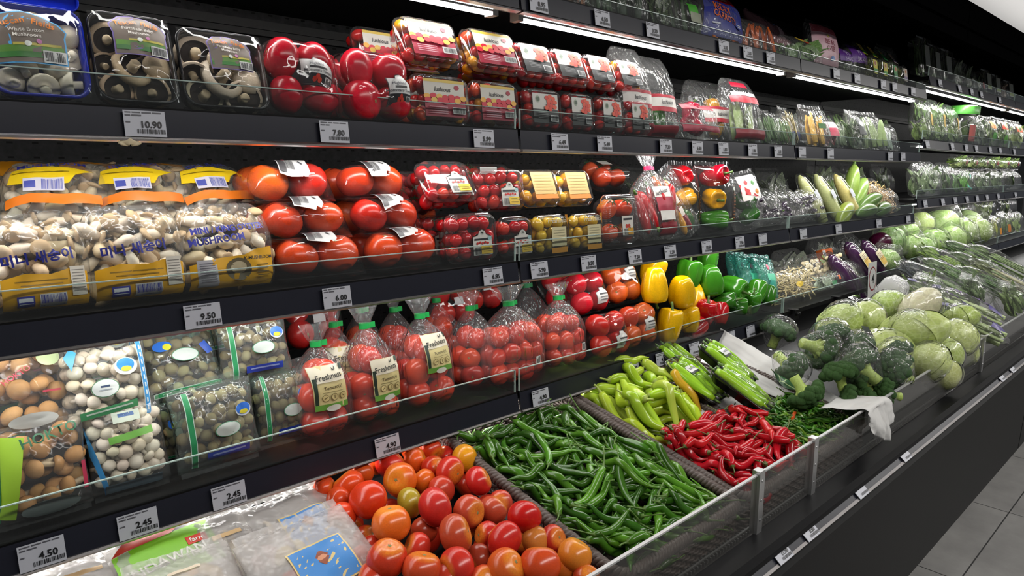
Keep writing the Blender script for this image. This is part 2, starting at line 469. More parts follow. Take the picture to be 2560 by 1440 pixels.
for z, nm, wh in [(ZT2, 'top', 'clear salad trays'), (ZA2, 'second', 'pak choi bags and salad packs'), (ZB2, 'third', 'leaf bags'), (ZC2, 'lowest', 'bagged lettuces')]:
    for a, b, w in [(X1 + 0.012, 5.9, 'nearer half'), (5.9, 9.4, 'farther half')]:
        shelf(a, b, z, '%s shelf of the far bay under the %s, %s' % (nm, wh, w), light=0.9, drop=0.03 if z == ZT2 else 0)

# front glass of the bins with its posts
PX = [-0.98, 1.333, 1.603, 3.13, X1]
for i in range(4):
    a, b = PX[i] + 0.012, PX[i + 1] - 0.012
    t = thing('bin_glass', ['long glass front panel of the bins before the tomatoes and green chillies', 'short glass panel between the two metal posts before the red chillies',
        'glass front panel before the broccoli with paper hanging over it', 'glass front panel before the cabbages and celery'][i], 'glass panel')
    mb = MB(); mb.box((a, 0.648, 0.726), (b, 0.653, 0.858)); link('pane', mb.mesh('pane', BINGLASS), t)
    mb = MB(); mb.box((a, 0.6472, 0.857), (b, 0.6538, 0.8605)); link('top_edge', mb.mesh('top_edge', flat('bright_glass_rim', (0.5, 0.5, 0.5), 0.3, 0.3)), t)
a = thing('bin_glass', 'glass front panel of the far bay bins', 'glass panel')
mb = MB(); mb.box((X1 + 0.02, 0.648, 0.726), (9.4, 0.653, 0.858)); link('pane', mb.mesh('pane', BINGLASS), a)
mb = MB(); mb.box((X1 + 0.02, 0.6472, 0.857), (9.4, 0.6538, 0.8605)); link('top_edge', mb.mesh('top_edge', MATS['bright_glass_rim']), a)
for x, lb in zip(PX[1:], ['metal post of the bin glass below the red chillies', 'metal post of the bin glass below the small green chillies', 'metal post of the bin glass before the cabbages', 'metal post of the bin glass before the celery, farthest along']):
    mb = MB(); mb.box((x - 0.011, 0.642, 0.722), (x + 0.011, 0.660, 0.868))
    for z in (0.755, 0.80, 0.845): mb.lathe([(0.0001, 0), (0.003, 0.0005), (0.003, -0.001)], 8, 0, lambda th, r, zz, x=x, z=z: (x + r*math.cos(th), 0.6415 - zz, z + r*math.sin(th)))
    tag(link('glass_post', mb.mesh('glass_post', ALU)), lb, 'post')

# ---------------------------------------------------------------- price tags
ORD = ['first', 'second', 'third', 'fourth', 'fifth', 'sixth', 'seventh', 'eighth', 'ninth', 'tenth', 'eleventh', 'twelfth', 'thirteenth', 'fourteenth']
PAPER = '#bdbfc8'
def price_tag(p, lean_v, price, label, w=0.060, h=0.040):
    """lean_v: unit vector up the tag's face; the tag sits at p"""
    up = lean_v.normalized(); nrm = Vector((1, 0, 0)).cross(up).normalized()
    fn = lambda a, b, off: p + Vector((a, 0, 0)) + up * b + nrm * off
    el = [('r', 0, 0, w, h, PAPER)]
    r2 = random.Random(label)
    x = -w*0.46
    for yy, n in ((h*0.42, 4), (h*0.31, 2), (h*0.05, 1)):
        x = -w*0.46
        for _ in range(n):
            l = r2.uniform(0.12, 0.24) * w * (0.6 if yy < h*0.1 else 1)
            el.append(('r', x + l/2, yy, l, h*0.055, '#55555c')); x += l + 0.0015
    el.append(('b', w*0.12, -h*0.30, w*0.66, h*0.17, '#222226'))
    if price: el.append(('t', price, w*0.13, -h*0.03, h*0.36, '#121216', 0, 0, 1.0, .03))
    mb, mats = art(el, fn, cell=0.05, base=0.0006, step=0.00012)
    mb.add([fn(s*w/2, q*h/2, -0.0006) for s, q in ((-1,-1),(1,-1),(1,1),(-1,1))] + [fn(s*w/2, q*h/2, 0.0006) for s, q in ((-1,-1),(1,-1),(1,1),(-1,1))],
           [(3,2,1,0),(0,1,5,4),(1,2,6,5),(2,3,7,6),(3,0,4,7)], 0, False)
    return tag(link('price_tag', mb.mesh('price_tag', mats)), label, 'price tag', 'price tags')
def tags(z, lean, lst, where, front=1.205, w=0.06, h=0.040):
    for k, (px, py, price) in enumerate(lst):
        p = at_y(px, py, front - 0.005 - lean/2); p.z = z - 0.0225
        p.y = front - 0.0075 - lean/2
        lb = ('white price tag reading %s on the rail %s' % (price, where) if price and [q[2] for q in lst].count(price) == 1
              else '%s price tag from the left on the rail %s' % (ORD[k] if k < 14 else 'last', where))
        price_tag(p, Vector((0, lean, 0.045)), price, lb, w, h)
tags(ZT, LEAN[ZT], [(1345,20,'8.95'),(1504,50,'6.50'),(1630,82,'3.30'),(1808,120,'2.50'),(1868,136,'2.50'),(1925,150,'1.50'),(2090,183,''),(2142,194,''),(2207,210,''),(2236,215,''),(2282,225,'')], 'of the top shelf')
tags(ZA, LEAN[ZA], [(362,312,'10.90'),(835,335,'7.80'),(1208,356,'5.99'),(1398,365,'6.49'),(1510,368,'5.49'),(1663,367,'7.20'),(1742,374,'6.60'),(1807,377,'1.80'),(1880,378,'1.80'),(1944,381,'1.80'),(2004,384,''),(2075,385,''),(2225,388,''),(2257,388,'')], 'under the mushroom trays and tomato boxes')
tags(ZB, LEAN[ZB], [(507,800,'9.50'),(842,753,'6.00'),(1231,702,'6.85'),(1347,687,'5.90'),(1470,666,'3.50'),(1586,648,'7.50'),(1674,636,'7.20'),(1765,628,'10.50'),(1848,612,'7.50'),(1905,607,''),(2007,588,''),(2095,575,''),(2196,560,''),(2270,548,'')], 'of the shelf with yellow mushroom bags')
tags(ZC, LEAN[ZC], [(108,1410,'4.50'),(345,1312,'2.45'),(572,1242,'2.45'),(968,1118,'4.90'),(1350,996,'4.90'),(1580,920,'4.30'),(1653,898,'4.30'),(1735,872,''),(1825,845,''),(1875,832,'')], 'of the lowest shelf above the bins')
tags(ZT2, 0.012, [(2351,192,''),(2400,208,''),(2430,219,''),(2454,226,''),(2500,240,'')], 'of the far top shelf')
tags(ZA2, 0.012, [(2318,362,''),(2380,368,''),(2415,371,''),(2440,373,''),(2475,376,''),(2500,378,''),(2535,381,'')], 'of the far second shelf')
tags(ZB2, 0.012, [(2312,512,''),(2356,509,''),(2387,506,''),(2417,503,''),(2442,501,''),(2467,498,''),(2495,495,''),(2538,491,'')], 'under the far leaf bags')
for k, (px, py) in enumerate([(1953,1367),(2022,1313),(2149,1213),(2260,1125),(2503,925),(2530,900)]):
    p = at_y(px, py, 0.594); p.y = 0.592; p.z = 0.697
    price_tag(p, Vector((0, 0.024, 0.020)), ['11.90', '5.50', '', '', '', ''][k], '%s price tag from the near end on the low rail in front of the bins' % ORD[k], 0.06, 0.036)
# ---------------------------------------------------------------- films
FBAG = film('crinkled_clear_bag', (0.985, 0.985, 0.98), 0.04, 0.13, 34, 0.8, 0.75, base=0.024, stretch=(1, 1, 0.45))
FWRAP = film('tight_cling_film', (0.99, 0.985, 0.985), 0.012, 0.045, 16, 0.35, 1.0, base=0.028)
FCLAM = film('clear_rigid_plastic', (0.975, 0.97, 0.97), 0.02, 0.05, 10, 0.12, 1.25, base=0.04)
FTIE = film('thin_poly_bag', (0.98, 0.975, 0.975), 0.045, 0.13, 40, 1.0, 1.0, base=0.03, stretch=(1.4, 1.4, 0.25))
FGREEN = film('green_tinted_bag', (0.80, 0.94, 0.88), 0.07, 0.10, 36, 0.9, 1.1, base=0.035, stretch=(1, 1, 0.5))
FTEAL = film('teal_tinted_film', (0.35, 0.85, 0.78), 0.3, 0.10, 30, 0.8, 1.0, base=0.04, hcol=(0.2, 0.62, 0.52))
FMILK = film('milky_poly_bag', (0.93, 0.92, 0.91), 0.40, 0.18, 26, 0.9, 0.7, base=0.02, hcol=(0.58, 0.55, 0.53))
FBLUE = film('translucent_blue_tray', (0.03, 0.08, 0.75), 0.55, 0.10, 10, 0.1, 1.0, base=0.03, hcol=(0.01, 0.035, 0.55))

# ---------------------------------------------------------------- produce skins
SKIN_TOM = produce('tomato_skin', 0.22, 0.5, top='#e8a030', top_r=(0.86, 1.0), sub=0.1, lo=0.9)
SKIN_TOM2 = produce('wrapped_tomato_skin', 0.25, 0.5, lo=0.85)
SKIN_CHERRY = produce('cherry_tomato_skin', 0.2, 0.5)
SKIN_PEP = produce('pepper_skin', 0.16, 0.55, lo=0.88)
SKIN_CHI = produce('chilli_skin', 0.2, 0.5, lo=0.75)
SKIN_MUSH = produce('mushroom_skin', 0.6, 0.3, spots='#8a6a48', spot_scale=50, spot_amt=0.35)
SKIN_WHITE = produce('white_mushroom_skin', 0.55, 0.3, lo=0.93)
SKIN_SMOOTH = produce('smooth_rind', 0.28, 0.5, lo=0.85)
SKIN_CABB = produce('cabbage_leaf', 0.34, 0.5, veins=('#e4ebbd', 4, 0.16, .18, .28))
SKIN_LEAF = produce('leaf_blade', 0.36, 0.5, veins=('#c8dca0', 26, 0.05), lo=0.55)
SKIN_BROC = produce('broccoli_floret', 0.65, 0.25, spots='#7f9a58', spot_scale=230, spot_amt=0.55, bump=1.0, bscale=260, lo=0.6)
SKIN_STEM = produce('pale_green_stem', 0.5, 0.35, lo=0.8)
SKIN_AUB = produce('aubergine_skin', 0.12, 0.6, lo=0.8)
STALK = flat('green_stalk', '#5d7f33', 0.5, 0, 0.35, 60)
DSTALK = flat('dark_green_stalk', '#355a24', 0.5, 0, 0.35, 60)
SCAR = flat('tomato_stem_scar', '#8d8a52', 0.7, 0, 0.4, 80)
GILL = flat('dark_brown_gills', '#2a1c14', 0.8, 0, 0.5, 120)
MSTEM = flat('cream_mushroom_stem', '#cbb794', 0.65, 0, 0.3, 50)

PROTO = {}
def proto(key):
    def deco(fn):
        def get(i=0):
            k = (key, i)
            if k not in PROTO: PROTO[k] = fn(i)
            return PROTO[k]
        return get
    return deco

@proto('tomato')
def tomato_me(i):
    r = random.Random(50 + i); k = r.choice([4, 5, 5, 6]); ph = r.random() * 6; am = r.uniform(0.012, 0.045); sq = r.uniform(0.80, 0.92)
    mb = MB(); n = 16
    prof = []
    for q in range(n + 1):
        f = PI * q / n; rr = math.sin(f) ** 0.92 if q not in (0, n) else 0.002
        zz = math.cos(f) * sq - 0.17 * math.exp(-(f / 0.36) ** 2) + 0.05 * math.exp(-((PI - f) / 0.4) ** 2)
        prof.append((rr, zz))
    prof.reverse()
    def fn(th, rr, z):
        m = 1 + am * math.cos(k * th + ph) * rr * (0.5 + 0.5 * z) + 0.02 * math.cos(2 * th + ph * 2)
        return Vector((rr * m * math.cos(th), rr * m * math.sin(th), z + 0.03 * rr * math.sin(th + ph)))
    mb.lathe(prof, 24, 0, fn)
    mb.lathe([(0.10, sq - 0.160), (0.08, sq - 0.145), (0.002, sq - 0.15)], 10, 1, lambda th, rr, z: Vector((rr*(1 + 0.35*math.cos(5*th))*math.cos(th), rr*(1 + 0.35*math.cos(5*th))*math.sin(th), z)))
    return mb.mesh('tomato', [SKIN_TOM if i < 10 else SKIN_TOM2, SCAR])
@proto('cherry')
def cherry_me(i):
    mb = MB(); el = [1.0, 1.18, 1.3][i % 3]
    prof = [(max(0.002, math.sin(PI*q/10)), -math.cos(PI*q/10) * el - (0.12 if q == 10 else 0)) for q in range(11)]
    mb.lathe(prof, 14)
    mats = [SKIN_CHERRY]
    if i >= 3:
        mats.append(DSTALK)
        for k in range(5):
            th = 2*PI*k/5
            mb.tube([(0, 0, el*0.98), (0.35*math.cos(th), 0.35*math.sin(th), el*0.99), (0.75*math.cos(th+.2), 0.75*math.sin(th+.2), el*0.78)], [0.09, 0.10, 0.02], 5, 1)
        mb.tube([(0, 0, el*0.9), (0.05, 0.1, el*1.25), (0.2, 0.2, el*1.5)], 0.06, 5, 1)
    return mb.mesh('cherry_tomato', mats)
@proto('pepper')
def pepper_me(i):
    r = random.Random(80 + i); k = r.choice([3, 4, 4]); ph = r.random() * 6; el = r.uniform(1.05, 1.35)
    mb = MB(); n = 18; prof = []
    for q in range(n + 1):
        f = PI * q / n
        rr = max(0.003, math.sin(f) ** 0.62) * (0.80 + 0.2 * math.cos(f * 0.9))
        zz = el * (math.cos(f) - 0.34 * math.exp(-(f / 0.42) ** 2) + 0.28 * math.exp(-((PI - f) / 0.45) ** 2))
        prof.append((rr, zz))
    prof.reverse()
    def fn(th, rr, z):
        c = abs(math.cos(k * th / 2 + ph)) ** 0.55
        m = 0.80 + 0.22 * c + 0.05 * math.sin(th + ph)
        return Vector((rr*m*math.cos(th), rr*m*math.sin(th), z - 0.10 * (1 - c) * (1 if z < 0 else -1) * rr))
    mb.lathe(prof, 32, 0, fn)
    mb.tube([(0, 0, el*0.60), (0.02, 0, el*0.78), (0.10, 0.03, el*1.0), (0.22, 0.06, el*1.12)], [0.22, 0.10, 0.085, 0.10], 8, 1)
    return mb.mesh('bell_pepper', [SKIN_PEP, STALK])
@proto('button')
def button_me(i):
    mb = MB()
    prof = [(0.002, -0.75), (0.30, -0.75), (0.30, -0.1), (0.55, -0.12), (0.95, -0.22), (1.0, 0.0), (0.93, 0.3), (0.72, 0.58), (0.4, 0.74), (0.002, 0.8)]
    mb.lathe(prof, 16)
    return mb.mesh('button_mushroom', [SKIN_WHITE])
@proto('porto')
def porto_me(i):
    r = random.Random(30 + i); cl = [0.0, 0.35, 0.15][i % 3]
    mb = MB()
    f = lambda th, rr, z: Vector((rr*math.cos(th)*(1 + .05*math.cos(3*th + i)), rr*math.sin(th)*(1 + .06*math.sin(2*th)), z + 0.06*rr*math.sin(2*th + i)))
    mb.lathe([(0.002, -0.5), (0.5, -0.46), (0.85, -0.25), (1.0, 0.05), (1.0 - cl*.3, 0.22), (0.86 - cl*.5, 0.22)], 22, 0, f)
    mb.lathe([(0.86 - cl*.5, 0.22), (0.80 - cl*.4, 0.06), (0.6, -0.02), (0.2, -0.02)], 22, 1, f)
    mb.lathe([(0.27, -0.06), (0.24, 0.2), (0.25, 0.42), (0.18, 0.48), (0.002, 0.47)], 14, 2, f)
    return mb.mesh('portobello', [SKIN_MUSH, GILL, MSTEM])
@proto('shimeji')
def shimeji_me(i):
    r = random.Random(60 + i); mb = MB()
    mb.lathe([(0.3, -0.25), (0.8, -0.3), (1.0, -0.08), (0.93, 0.25), (0.65, 0.55), (0.3, 0.68), (0.002, 0.7)], 14)
    b = r.uniform(-0.6, 0.6)
    mb.tube([(0, 0, -0.2), (b*.3, 0.1, -0.7), (b*.8, 0.2, -1.3), (b, 0.2, -1.8)], [0.3, 0.33, 0.36, 0.3], 8, 1)
    return mb.mesh('shimeji_mushroom', [SKIN_WHITE if i < 2 else SKIN_MUSH, MSTEM if i >= 2 else SKIN_WHITE])
@proto('kingoyster')
def king_me(i):
    r = random.Random(90 + i); mb = MB(); b = r.uniform(-0.35, 0.35)
    mb.tube([(0, 0, -1.5), (b*.3, 0, -1.2), (b*.6, 0, -0.5), (b*.6, 0, 0.3), (b*.2, 0, 0.95)], [0.18, 0.52, 0.72, 0.55, 0.42], 12, 0)
    mb.lathe([(0.4, 0.9), (0.78, 1.0), (0.86, 1.12), (0.66, 1.3), (0.3, 1.38), (0.002, 1.38)], 12, 1, lambda th, rr, z: Vector((rr*math.cos(th) + b*.1, rr*math.sin(th), z)))
    return mb.mesh('king_oyster_mushroom', [SKIN_WHITE, flat('tan_mushroom_cap', '#c6a87e', 0.6, 0, 0.3, 40)])
@proto('cabbage')
def cabbage_me(i):
    r = random.Random(20 + i); mb = MB(); el = r.uniform(0.84, 0.98)
    off = Vector((r.random()*9, r.random()*9, 0))
    def ball(rad, a0, a1, p0, p1, mi):
        def g(u, v):
            th = a0 + (a1 - a0) * u; f = p0 + (p1 - p0) * v
            d = Vector((math.sin(f)*math.cos(th), math.sin(f)*math.sin(th), math.cos(f)))
            edge = min(u, 1 - u, 1 - v) if a1 - a0 < 6 else 1
            rib = abs(math.sin(4.5*th + 2.5*noise.noise(d*1.6 + off))) ** 7 * math.sin(f) ** .5
            k = rad * (1 - 0.022 * rib + 0.05 * noise.noise(d * 2.2 + off) + 0.03 * abs(noise.noise(d * 5 + off))) + (0.012 if edge < 0.02 else 0)
            return (d.x * k, d.y * k, d.z * k * el)
        mb.grid(g, 26, 18, mi)
    ball(0.95, 0, 2*PI, 0.02, PI - 0.02, 0)
    for k in range(5):
        a = r.random() * 6.28; w = r.uniform(1.5, 2.3)
        ball(0.965 + 0.008*k, a, a + w, r.uniform(0.25, 0.7), PI - 0.1, 0)
    mb.lathe([(0.22, -el*0.9), (0.2, -el*1.02), (0.002, -el*1.03)], 10)
    return mb.mesh('cabbage', [SKIN_CABB])
@proto('broccoli_crown')
def crown_me(i):
    r = random.Random(40 + i); mb = MB()
    for k in range(46):
        z = 1 - 1.15 * (k + .5) / 46; a = k * 2.399; rr = math.sqrt(max(0, 1 - z*z))
        c = Vector((rr*math.cos(a), rr*math.sin(a), z * 0.62)) * r.uniform(0.70, 0.80)
        rad = r.uniform(0.20, 0.30); o = Vector((r.random()*9,)*3)
        def fn(u, v):
            th, f = 2*PI*u, 0.05 + (PI - 0.1) * v
            d = Vector((math.sin(f)*math.cos(th), math.sin(f)*math.sin(th), math.cos(f)))
            return c + d * rad * (1 + 0.16 * noise.noise(d * 4 + o))
        mb.grid(fn, 10, 7, 0, True, True)
    return mb.mesh('crown', [SKIN_BROC])
@proto('broccoli_stem')
def bstem_me(i):
    mb = MB()
    mb.tube([(0, 0, -1.0), (0, 0, -0.96), (0.02, 0, -0.5), (0, 0, -0.2), (0, 0, 0.2)], [0.24, 0.27, 0.25, 0.34, 0.45], 12)
    for k in range(7):
        a = k * 0.9
        mb.tube([(0, 0, -0.4), (0.35*math.cos(a), 0.35*math.sin(a), -0.05), (0.62*math.cos(a), 0.62*math.sin(a), 0.2)], [0.13, 0.13, 0.12], 8)
    return mb.mesh('stem', [SKIN_STEM])
@proto('leaves')
def leaves_me(i):
    """a clump of leaf blades filling about a unit box: |x|,|y| < .5, z 0..1"""
    r = random.Random(70 + i); mb = MB()
    for k in range(22):
        x0, y0 = r.uniform(-.25, .25), r.uniform(-.25, .25); a = r.random() * 6.28; L = r.uniform(.5, .95); w = r.uniform(.10, .2); bend = r.uniform(.05, .42)
        tw = r.uniform(-.6, .6); z0 = r.uniform(0, .25)
        def fn(u, v):
            s = (u - .5) * 2; wd = w * math.sin(PI * min(1, .12 + v * .88)) ** .7
            rad = bend * v * v + 0.10 * math.sin(6*v + s*3 + k) * 0.3
            px = s * wd; d = rad - abs(s) * wd * .35
            aa = a + tw * v
            return (x0 + d*math.cos(a) - px*math.sin(aa), y0 + d*math.sin(a) + px*math.cos(aa), z0 + L * v * (1 - .15*bend*v))
        mb.grid(fn, 4, 8)
    return mb.mesh('leaves', [SKIN_LEAF])
@proto('stalks')
def stalks_me(i):
    """upright stalks in a unit box"""
    r = random.Random(170 + i); mb = MB(); n = [16, 9, 26][i % 3]; rad = [.055, .085, .035][i % 3]
    for k in range(n):
        x, y = r.uniform(-.42, .42), r.uniform(-.42, .42); dx, dy = r.uniform(-.10, .10), r.uniform(-.06, .06)
        h = r.uniform(.82, 1.0)
        mb.tube([(x, y, 0), (x + dx*.4, y + dy*.4, h*.35), (x + dx, y + dy, h*.7), (x + dx*1.8, y + dy*1.5, h)], [rad, rad*1.1, rad, rad*.55], 7)
    return mb.mesh('stalks', [SKIN_STEM])
@proto('tangle')
def tangle_me(i):
    """a nest of thin sprouts in a unit box"""
    r = random.Random(270 + i); mb = MB()
    for k in range(120):
        c = Vector((r.uniform(-.4, .4), r.uniform(-.4, .4), r.uniform(.05, .9)))
        d = Vector((r.gauss(0, 1), r.gauss(0, .6), r.gauss(0, 1))).normalized() * r.uniform(.15, .3); e = Vector((r.gauss(0, .1), r.gauss(0, .1), r.gauss(0, .1)))
        mb.tube([c - d, c - d*.3 + e, c + d*.4 + e, c + d], .016, 4)
    return mb.mesh('sprouts', [SKIN_STEM])
@proto('gourd')
def gourd_me(i):
    """a cucumber, courgette or aubergine lying along z, length 2"""
    mb = MB(); tap = [1.0, 0.7, 0.55][i % 3]
    prof = [(0.003, -1)] + [(0.30 * math.sin(PI * (q/12)) ** .42 * (tap + (1 - tap) * (1 - q/12)), -1 + 2*q/12) for q in range(1, 12)] + [(0.003, 1)]
    mb.lathe(prof, 18, 0, lambda th, rr, z: Vector((rr*math.cos(th)*(1 + .02*math.cos(6*th)) + .08*z*z, rr*math.sin(th), z)))
    mb.tube([(0.06, 0, .94), (0.1, 0, 1.06), (0.14, 0.02, 1.14)], [.09, .05, .06], 7, 1)
    return mb.mesh('gourd', [SKIN_AUB if i >= 3 else SKIN_SMOOTH, STALK])
@proto('corn')
def corn_me(i):
    mb = MB()
    mb.lathe([(0.003, -1), (0.2, -.95), (.27, -.5), (.26, .2), (.18, .75), (.06, .98), (0.003, 1)], 14, 0, lambda th, rr, z: Vector((rr*math.cos(th)*(1 + .06*math.cos(14*th)), rr*math.sin(th)*(1 + .06*math.cos(14*th)), z + .02*math.sin(14*th))))
    return mb.mesh('corn_cob', [SKIN_SMOOTH])
@proto('kernels')
def kernels_me(i):
    """a mass of pale beans filling a unit box, front faces only"""
    r = random.Random(370 + i); mb = MB()
    for k in range(150):
        c = Vector((r.uniform(-.45, .45), -.5 + r.uniform(0, .3), r.uniform(.05, .92)))
        prof = [(max(.002, .05*math.sin(PI*q/5)), -.05*math.cos(PI*q/5)) for q in range(6)]
        mb.lathe(prof, 7, 0, lambda th, rr, z, c=c: c + Vector((rr*math.cos(th), rr*math.sin(th), z*1.2)))
    return mb.mesh('beans', [SKIN_WHITE])

# ---------------------------------------------------------------- packages
class Bag:
    """a film bag standing on z=0, front towards -y. kind: pillow, sack, tied, flat"""
    def __init__(s, W, H, D, kind='sack', seed=0, crk=0.004, neck=0.80):
        s.W, s.H, s.D, s.kind, s.crk, s.neck = W, H, D, kind, crk, neck
        s.o = Vector((seed * 7.3, seed * 3.1, seed * 1.7))
    def prof(s, v):
        """(width factor, depth factor) at height fraction v"""
        if s.kind == 'pillow':
            e = min(1, max(0.0, math.sin(PI * min(1, max(0, v)))) ** .45)
            return 0.97 + .03 * math.cos(2*PI*v), 0.06 + 0.94 * e
        if s.kind == 'sack':
            b = min(1, (0.30 + v * 9) if v < .08 else 1) if True else 1
            t = 1 if v < .55 else max(0, 1 - ((v - .55) / .45) ** 1.7)
            return (0.93 + .07*min(1, v*6)) * (0.62 + .38 * t ** .5), b * (0.05 + 0.95 * t)
        if s.kind == 'flat':
            e = min(1, max(0.0, math.sin(PI * min(1, max(0, v)))) ** .6)
            return 1.0, 0.12 + .88 * e
        n = s.neck                                   # tied
        if v < n:
            q = v / n
            b = min(1, .35 + q * 5)
            t = 1 if q < .45 else max(0.0, math.cos((q - .45) / .55 * PI / 2)) ** .75
            return max(.13, b ** .5 * t), max(.10, b * t)
        q = (v - n) / (1 - n)
        return .13 + .42 * q ** .8, .10 + .10 * q
    def pt(s, th, v, off=0.0):
        wf, df = s.prof(v); c, si = math.cos(th), math.sin(th)
        x = abs(c) ** .85 * (1 if c >= 0 else -1) * s.W / 2 * wf
        dep = s.D / 2 * df * abs(si) ** .75
        q = Vector((x * 22, (1 if si < 0 else -1) * .7, v * s.H * 22)) + s.o
        k = noise.noise(q) + .55 * abs(noise.noise(q * 2.3))
        if s.kind == 'tied':
            k += 1.3 * math.sin(9 * th + 5*noise.noise(q*.3)) * (0.2 + max(0, v - .5)) * .8
        dep = max(0.0008, dep + s.crk * k * (0.3 + abs(si) * .7))
        return Vector((x, (dep + off) * (1 if si > 0 else -1) * -1 if si != 0 else 0, v * s.H))
    def fit(s, a, b):
        """angle for a metres across, b metres up, on the front"""
        v = min(.999, max(.001, b / s.H)); wf, _ = s.prof(v)
        c = max(-.995, min(.995, a / (s.W / 2 * wf)))
        c = abs(c) ** (1/.85) * (1 if c >= 0 else -1)
        return math.acos(max(-.999, min(.999, c))), v
    def front(s, a, b, off=0.001):
        th, v = s.fit(a, b); return s.pt(th, v, off)
    def mesh(s, mat, nu=44, nv=30):
        mb = MB(); mb.grid(lambda u, v: s.pt(2*PI*u + .0001, v), nu, nv, 0, True, True)
        if s.kind in ('pillow', 'flat'):            # crimped seals
            for v0, z0, z1 in ((0, 0, -.012), (1, s.H, s.H + .014)):
                w = s.W * .47
                mb.grid(lambda u, v: Vector(((u - .5) * 2 * w, .0012 * math.sin(u * 60) - .0005, z0 + (z1 - z0) * v + .002*math.sin(u*7 + v))), 40, 2)
        return mb.mesh('film_bag', [mat])
    def fill(s, parent, name, mes, n, size, cols, r, rot='any', v0=.06, v1=.85, inset=.85, layers=2, uu=.86, flat=None):
        """front layers of contents just inside the film"""
        asp = s.W / (s.H * (v1 - v0)); nx = max(1, round(math.sqrt(n / layers * asp))); nz = max(1, round(n / layers / nx))
        for ly in range(layers):
            for j in range(nz):
                for i in range(nx):
                    u = ((i + .5 + (.5 if (j + ly) % 2 else 0) - .25) / nx - .5) * 2 * uu + r.uniform(-.25, .25) / nx
                    v = v0 + (v1 - v0) * ((j + .5 + r.uniform(-.3, .3)) / nz)
                    wf, df = s.prof(v); sz = size * r.uniform(.85, 1.12)
                    x = max(-.92, min(.92, u)) * s.W / 2 * wf
                    d = s.D / 2 * df * (1 - min(1, abs(u)) ** 2.4) ** .5
                    y = min(0.0, -d + sz * inset) + ly * size * 1.35
                    if s.D/2*df < sz * .35: continue
                    e = Euler((r.uniform(0, 6.28), r.uniform(0, 6.28), r.uniform(0, 6.28))) if rot == 'any' else Euler((r.gauss(*rot[0]), r.gauss(*rot[1]), r.gauss(0, .55)))
                    link(name, mes[r.randrange(len(mes))], parent, (x, y, v * s.H), e, sz, jit(r.choice(cols), r))
def jit(c, r, a=.10):
    c = srgb(c) if isinstance(c, str) else c
    k = r.uniform(1 - a, 1 + a)
    return tuple(min(1, x * k * r.uniform(1 - a*.4, 1 + a*.4)) for x in c[:3])

def rrect(w, h, rad, n=7):
    """rounded rectangle outline in x,z"""
    out = []
    for q, (sx, sz) in enumerate(((1, 1), (-1, 1), (-1, -1), (1, -1))):
        for k in range(n + 1):
            a = PI/2 * (q + k / n)
            out.append((sx * (w/2 - rad) + rad * math.cos(a), sz * (h/2 - rad) + rad * math.sin(a)))
    return out
def loft(mb, rings, mi=0, cap0=True, cap1=True, smooth=True):
    """rings: (y, w, h, rad)"""
    n = None; vs = []
    for y, w, h, rad in rings:
        o = rrect(w, h, min(rad, w*.49, h*.49)); n = len(o)
        vs += [(x, y, z) for x, z in o]
    fs = []
    for i in range(len(rings) - 1):
        for k in range(n):
            k2 = (k+1) % n; fs.append((i*n+k, (i+1)*n+k, (i+1)*n+k2, i*n+k2))
    mb.add(vs, fs, mi, smooth)
    if cap0: mb.add(vs[:n], [tuple(range(n))], mi, False)
    if cap1: mb.add(vs[-n:], [tuple(range(n-1, -1, -1))], mi, False)
def clam_me(w, h, d, ribbed=False):
    key = ('clam', round(w, 3), round(h, 3), round(d, 3), ribbed)
    if key in PROTO: return PROTO[key]
    mb = MB(); rd = .016; f = -d * .5
    loft(mb, [(f, w*.80, h*.80, rd), (f + .002, w*.83, h*.83, rd), (f + .0015, w*.86, h*.86, rd*1.1), (f + .006, w*.90, h*.90, rd*1.2), (f + d*.26, w*.93, h*.93, rd*1.3),
              (f + d*.27, w*.985, h*.985, rd*1.5), (f + d*.29, w, h, rd*1.6), (f + d*.34, w, h, rd*1.6), (f + d*.36, w*.93, h*.93, rd*1.3),
              (f + d*.40, w*.915, h*.915, rd*1.3), (f + d*.65, w*.88, h*.88, rd*1.3), (f + d*.92, w*.82, h*.82, rd*1.4), (f + d, w*.76, h*.76, rd*1.4)])
    if ribbed:
        for k in range(22):
            z = -h*.40 + h*.80*k/21
            for s in (-1, 1): mb.tube([(s*w*.455, f + .004, z), (s*w*.468, f + d*.25, z)], .0016, 5); mb.tube([(s*w*.38, f - .0005, z), (s*w*.42, f + .001, z)], .0014, 5)
    PROTO[key] = mb.mesh('clear_box', [FCLAM]); return PROTO[key]
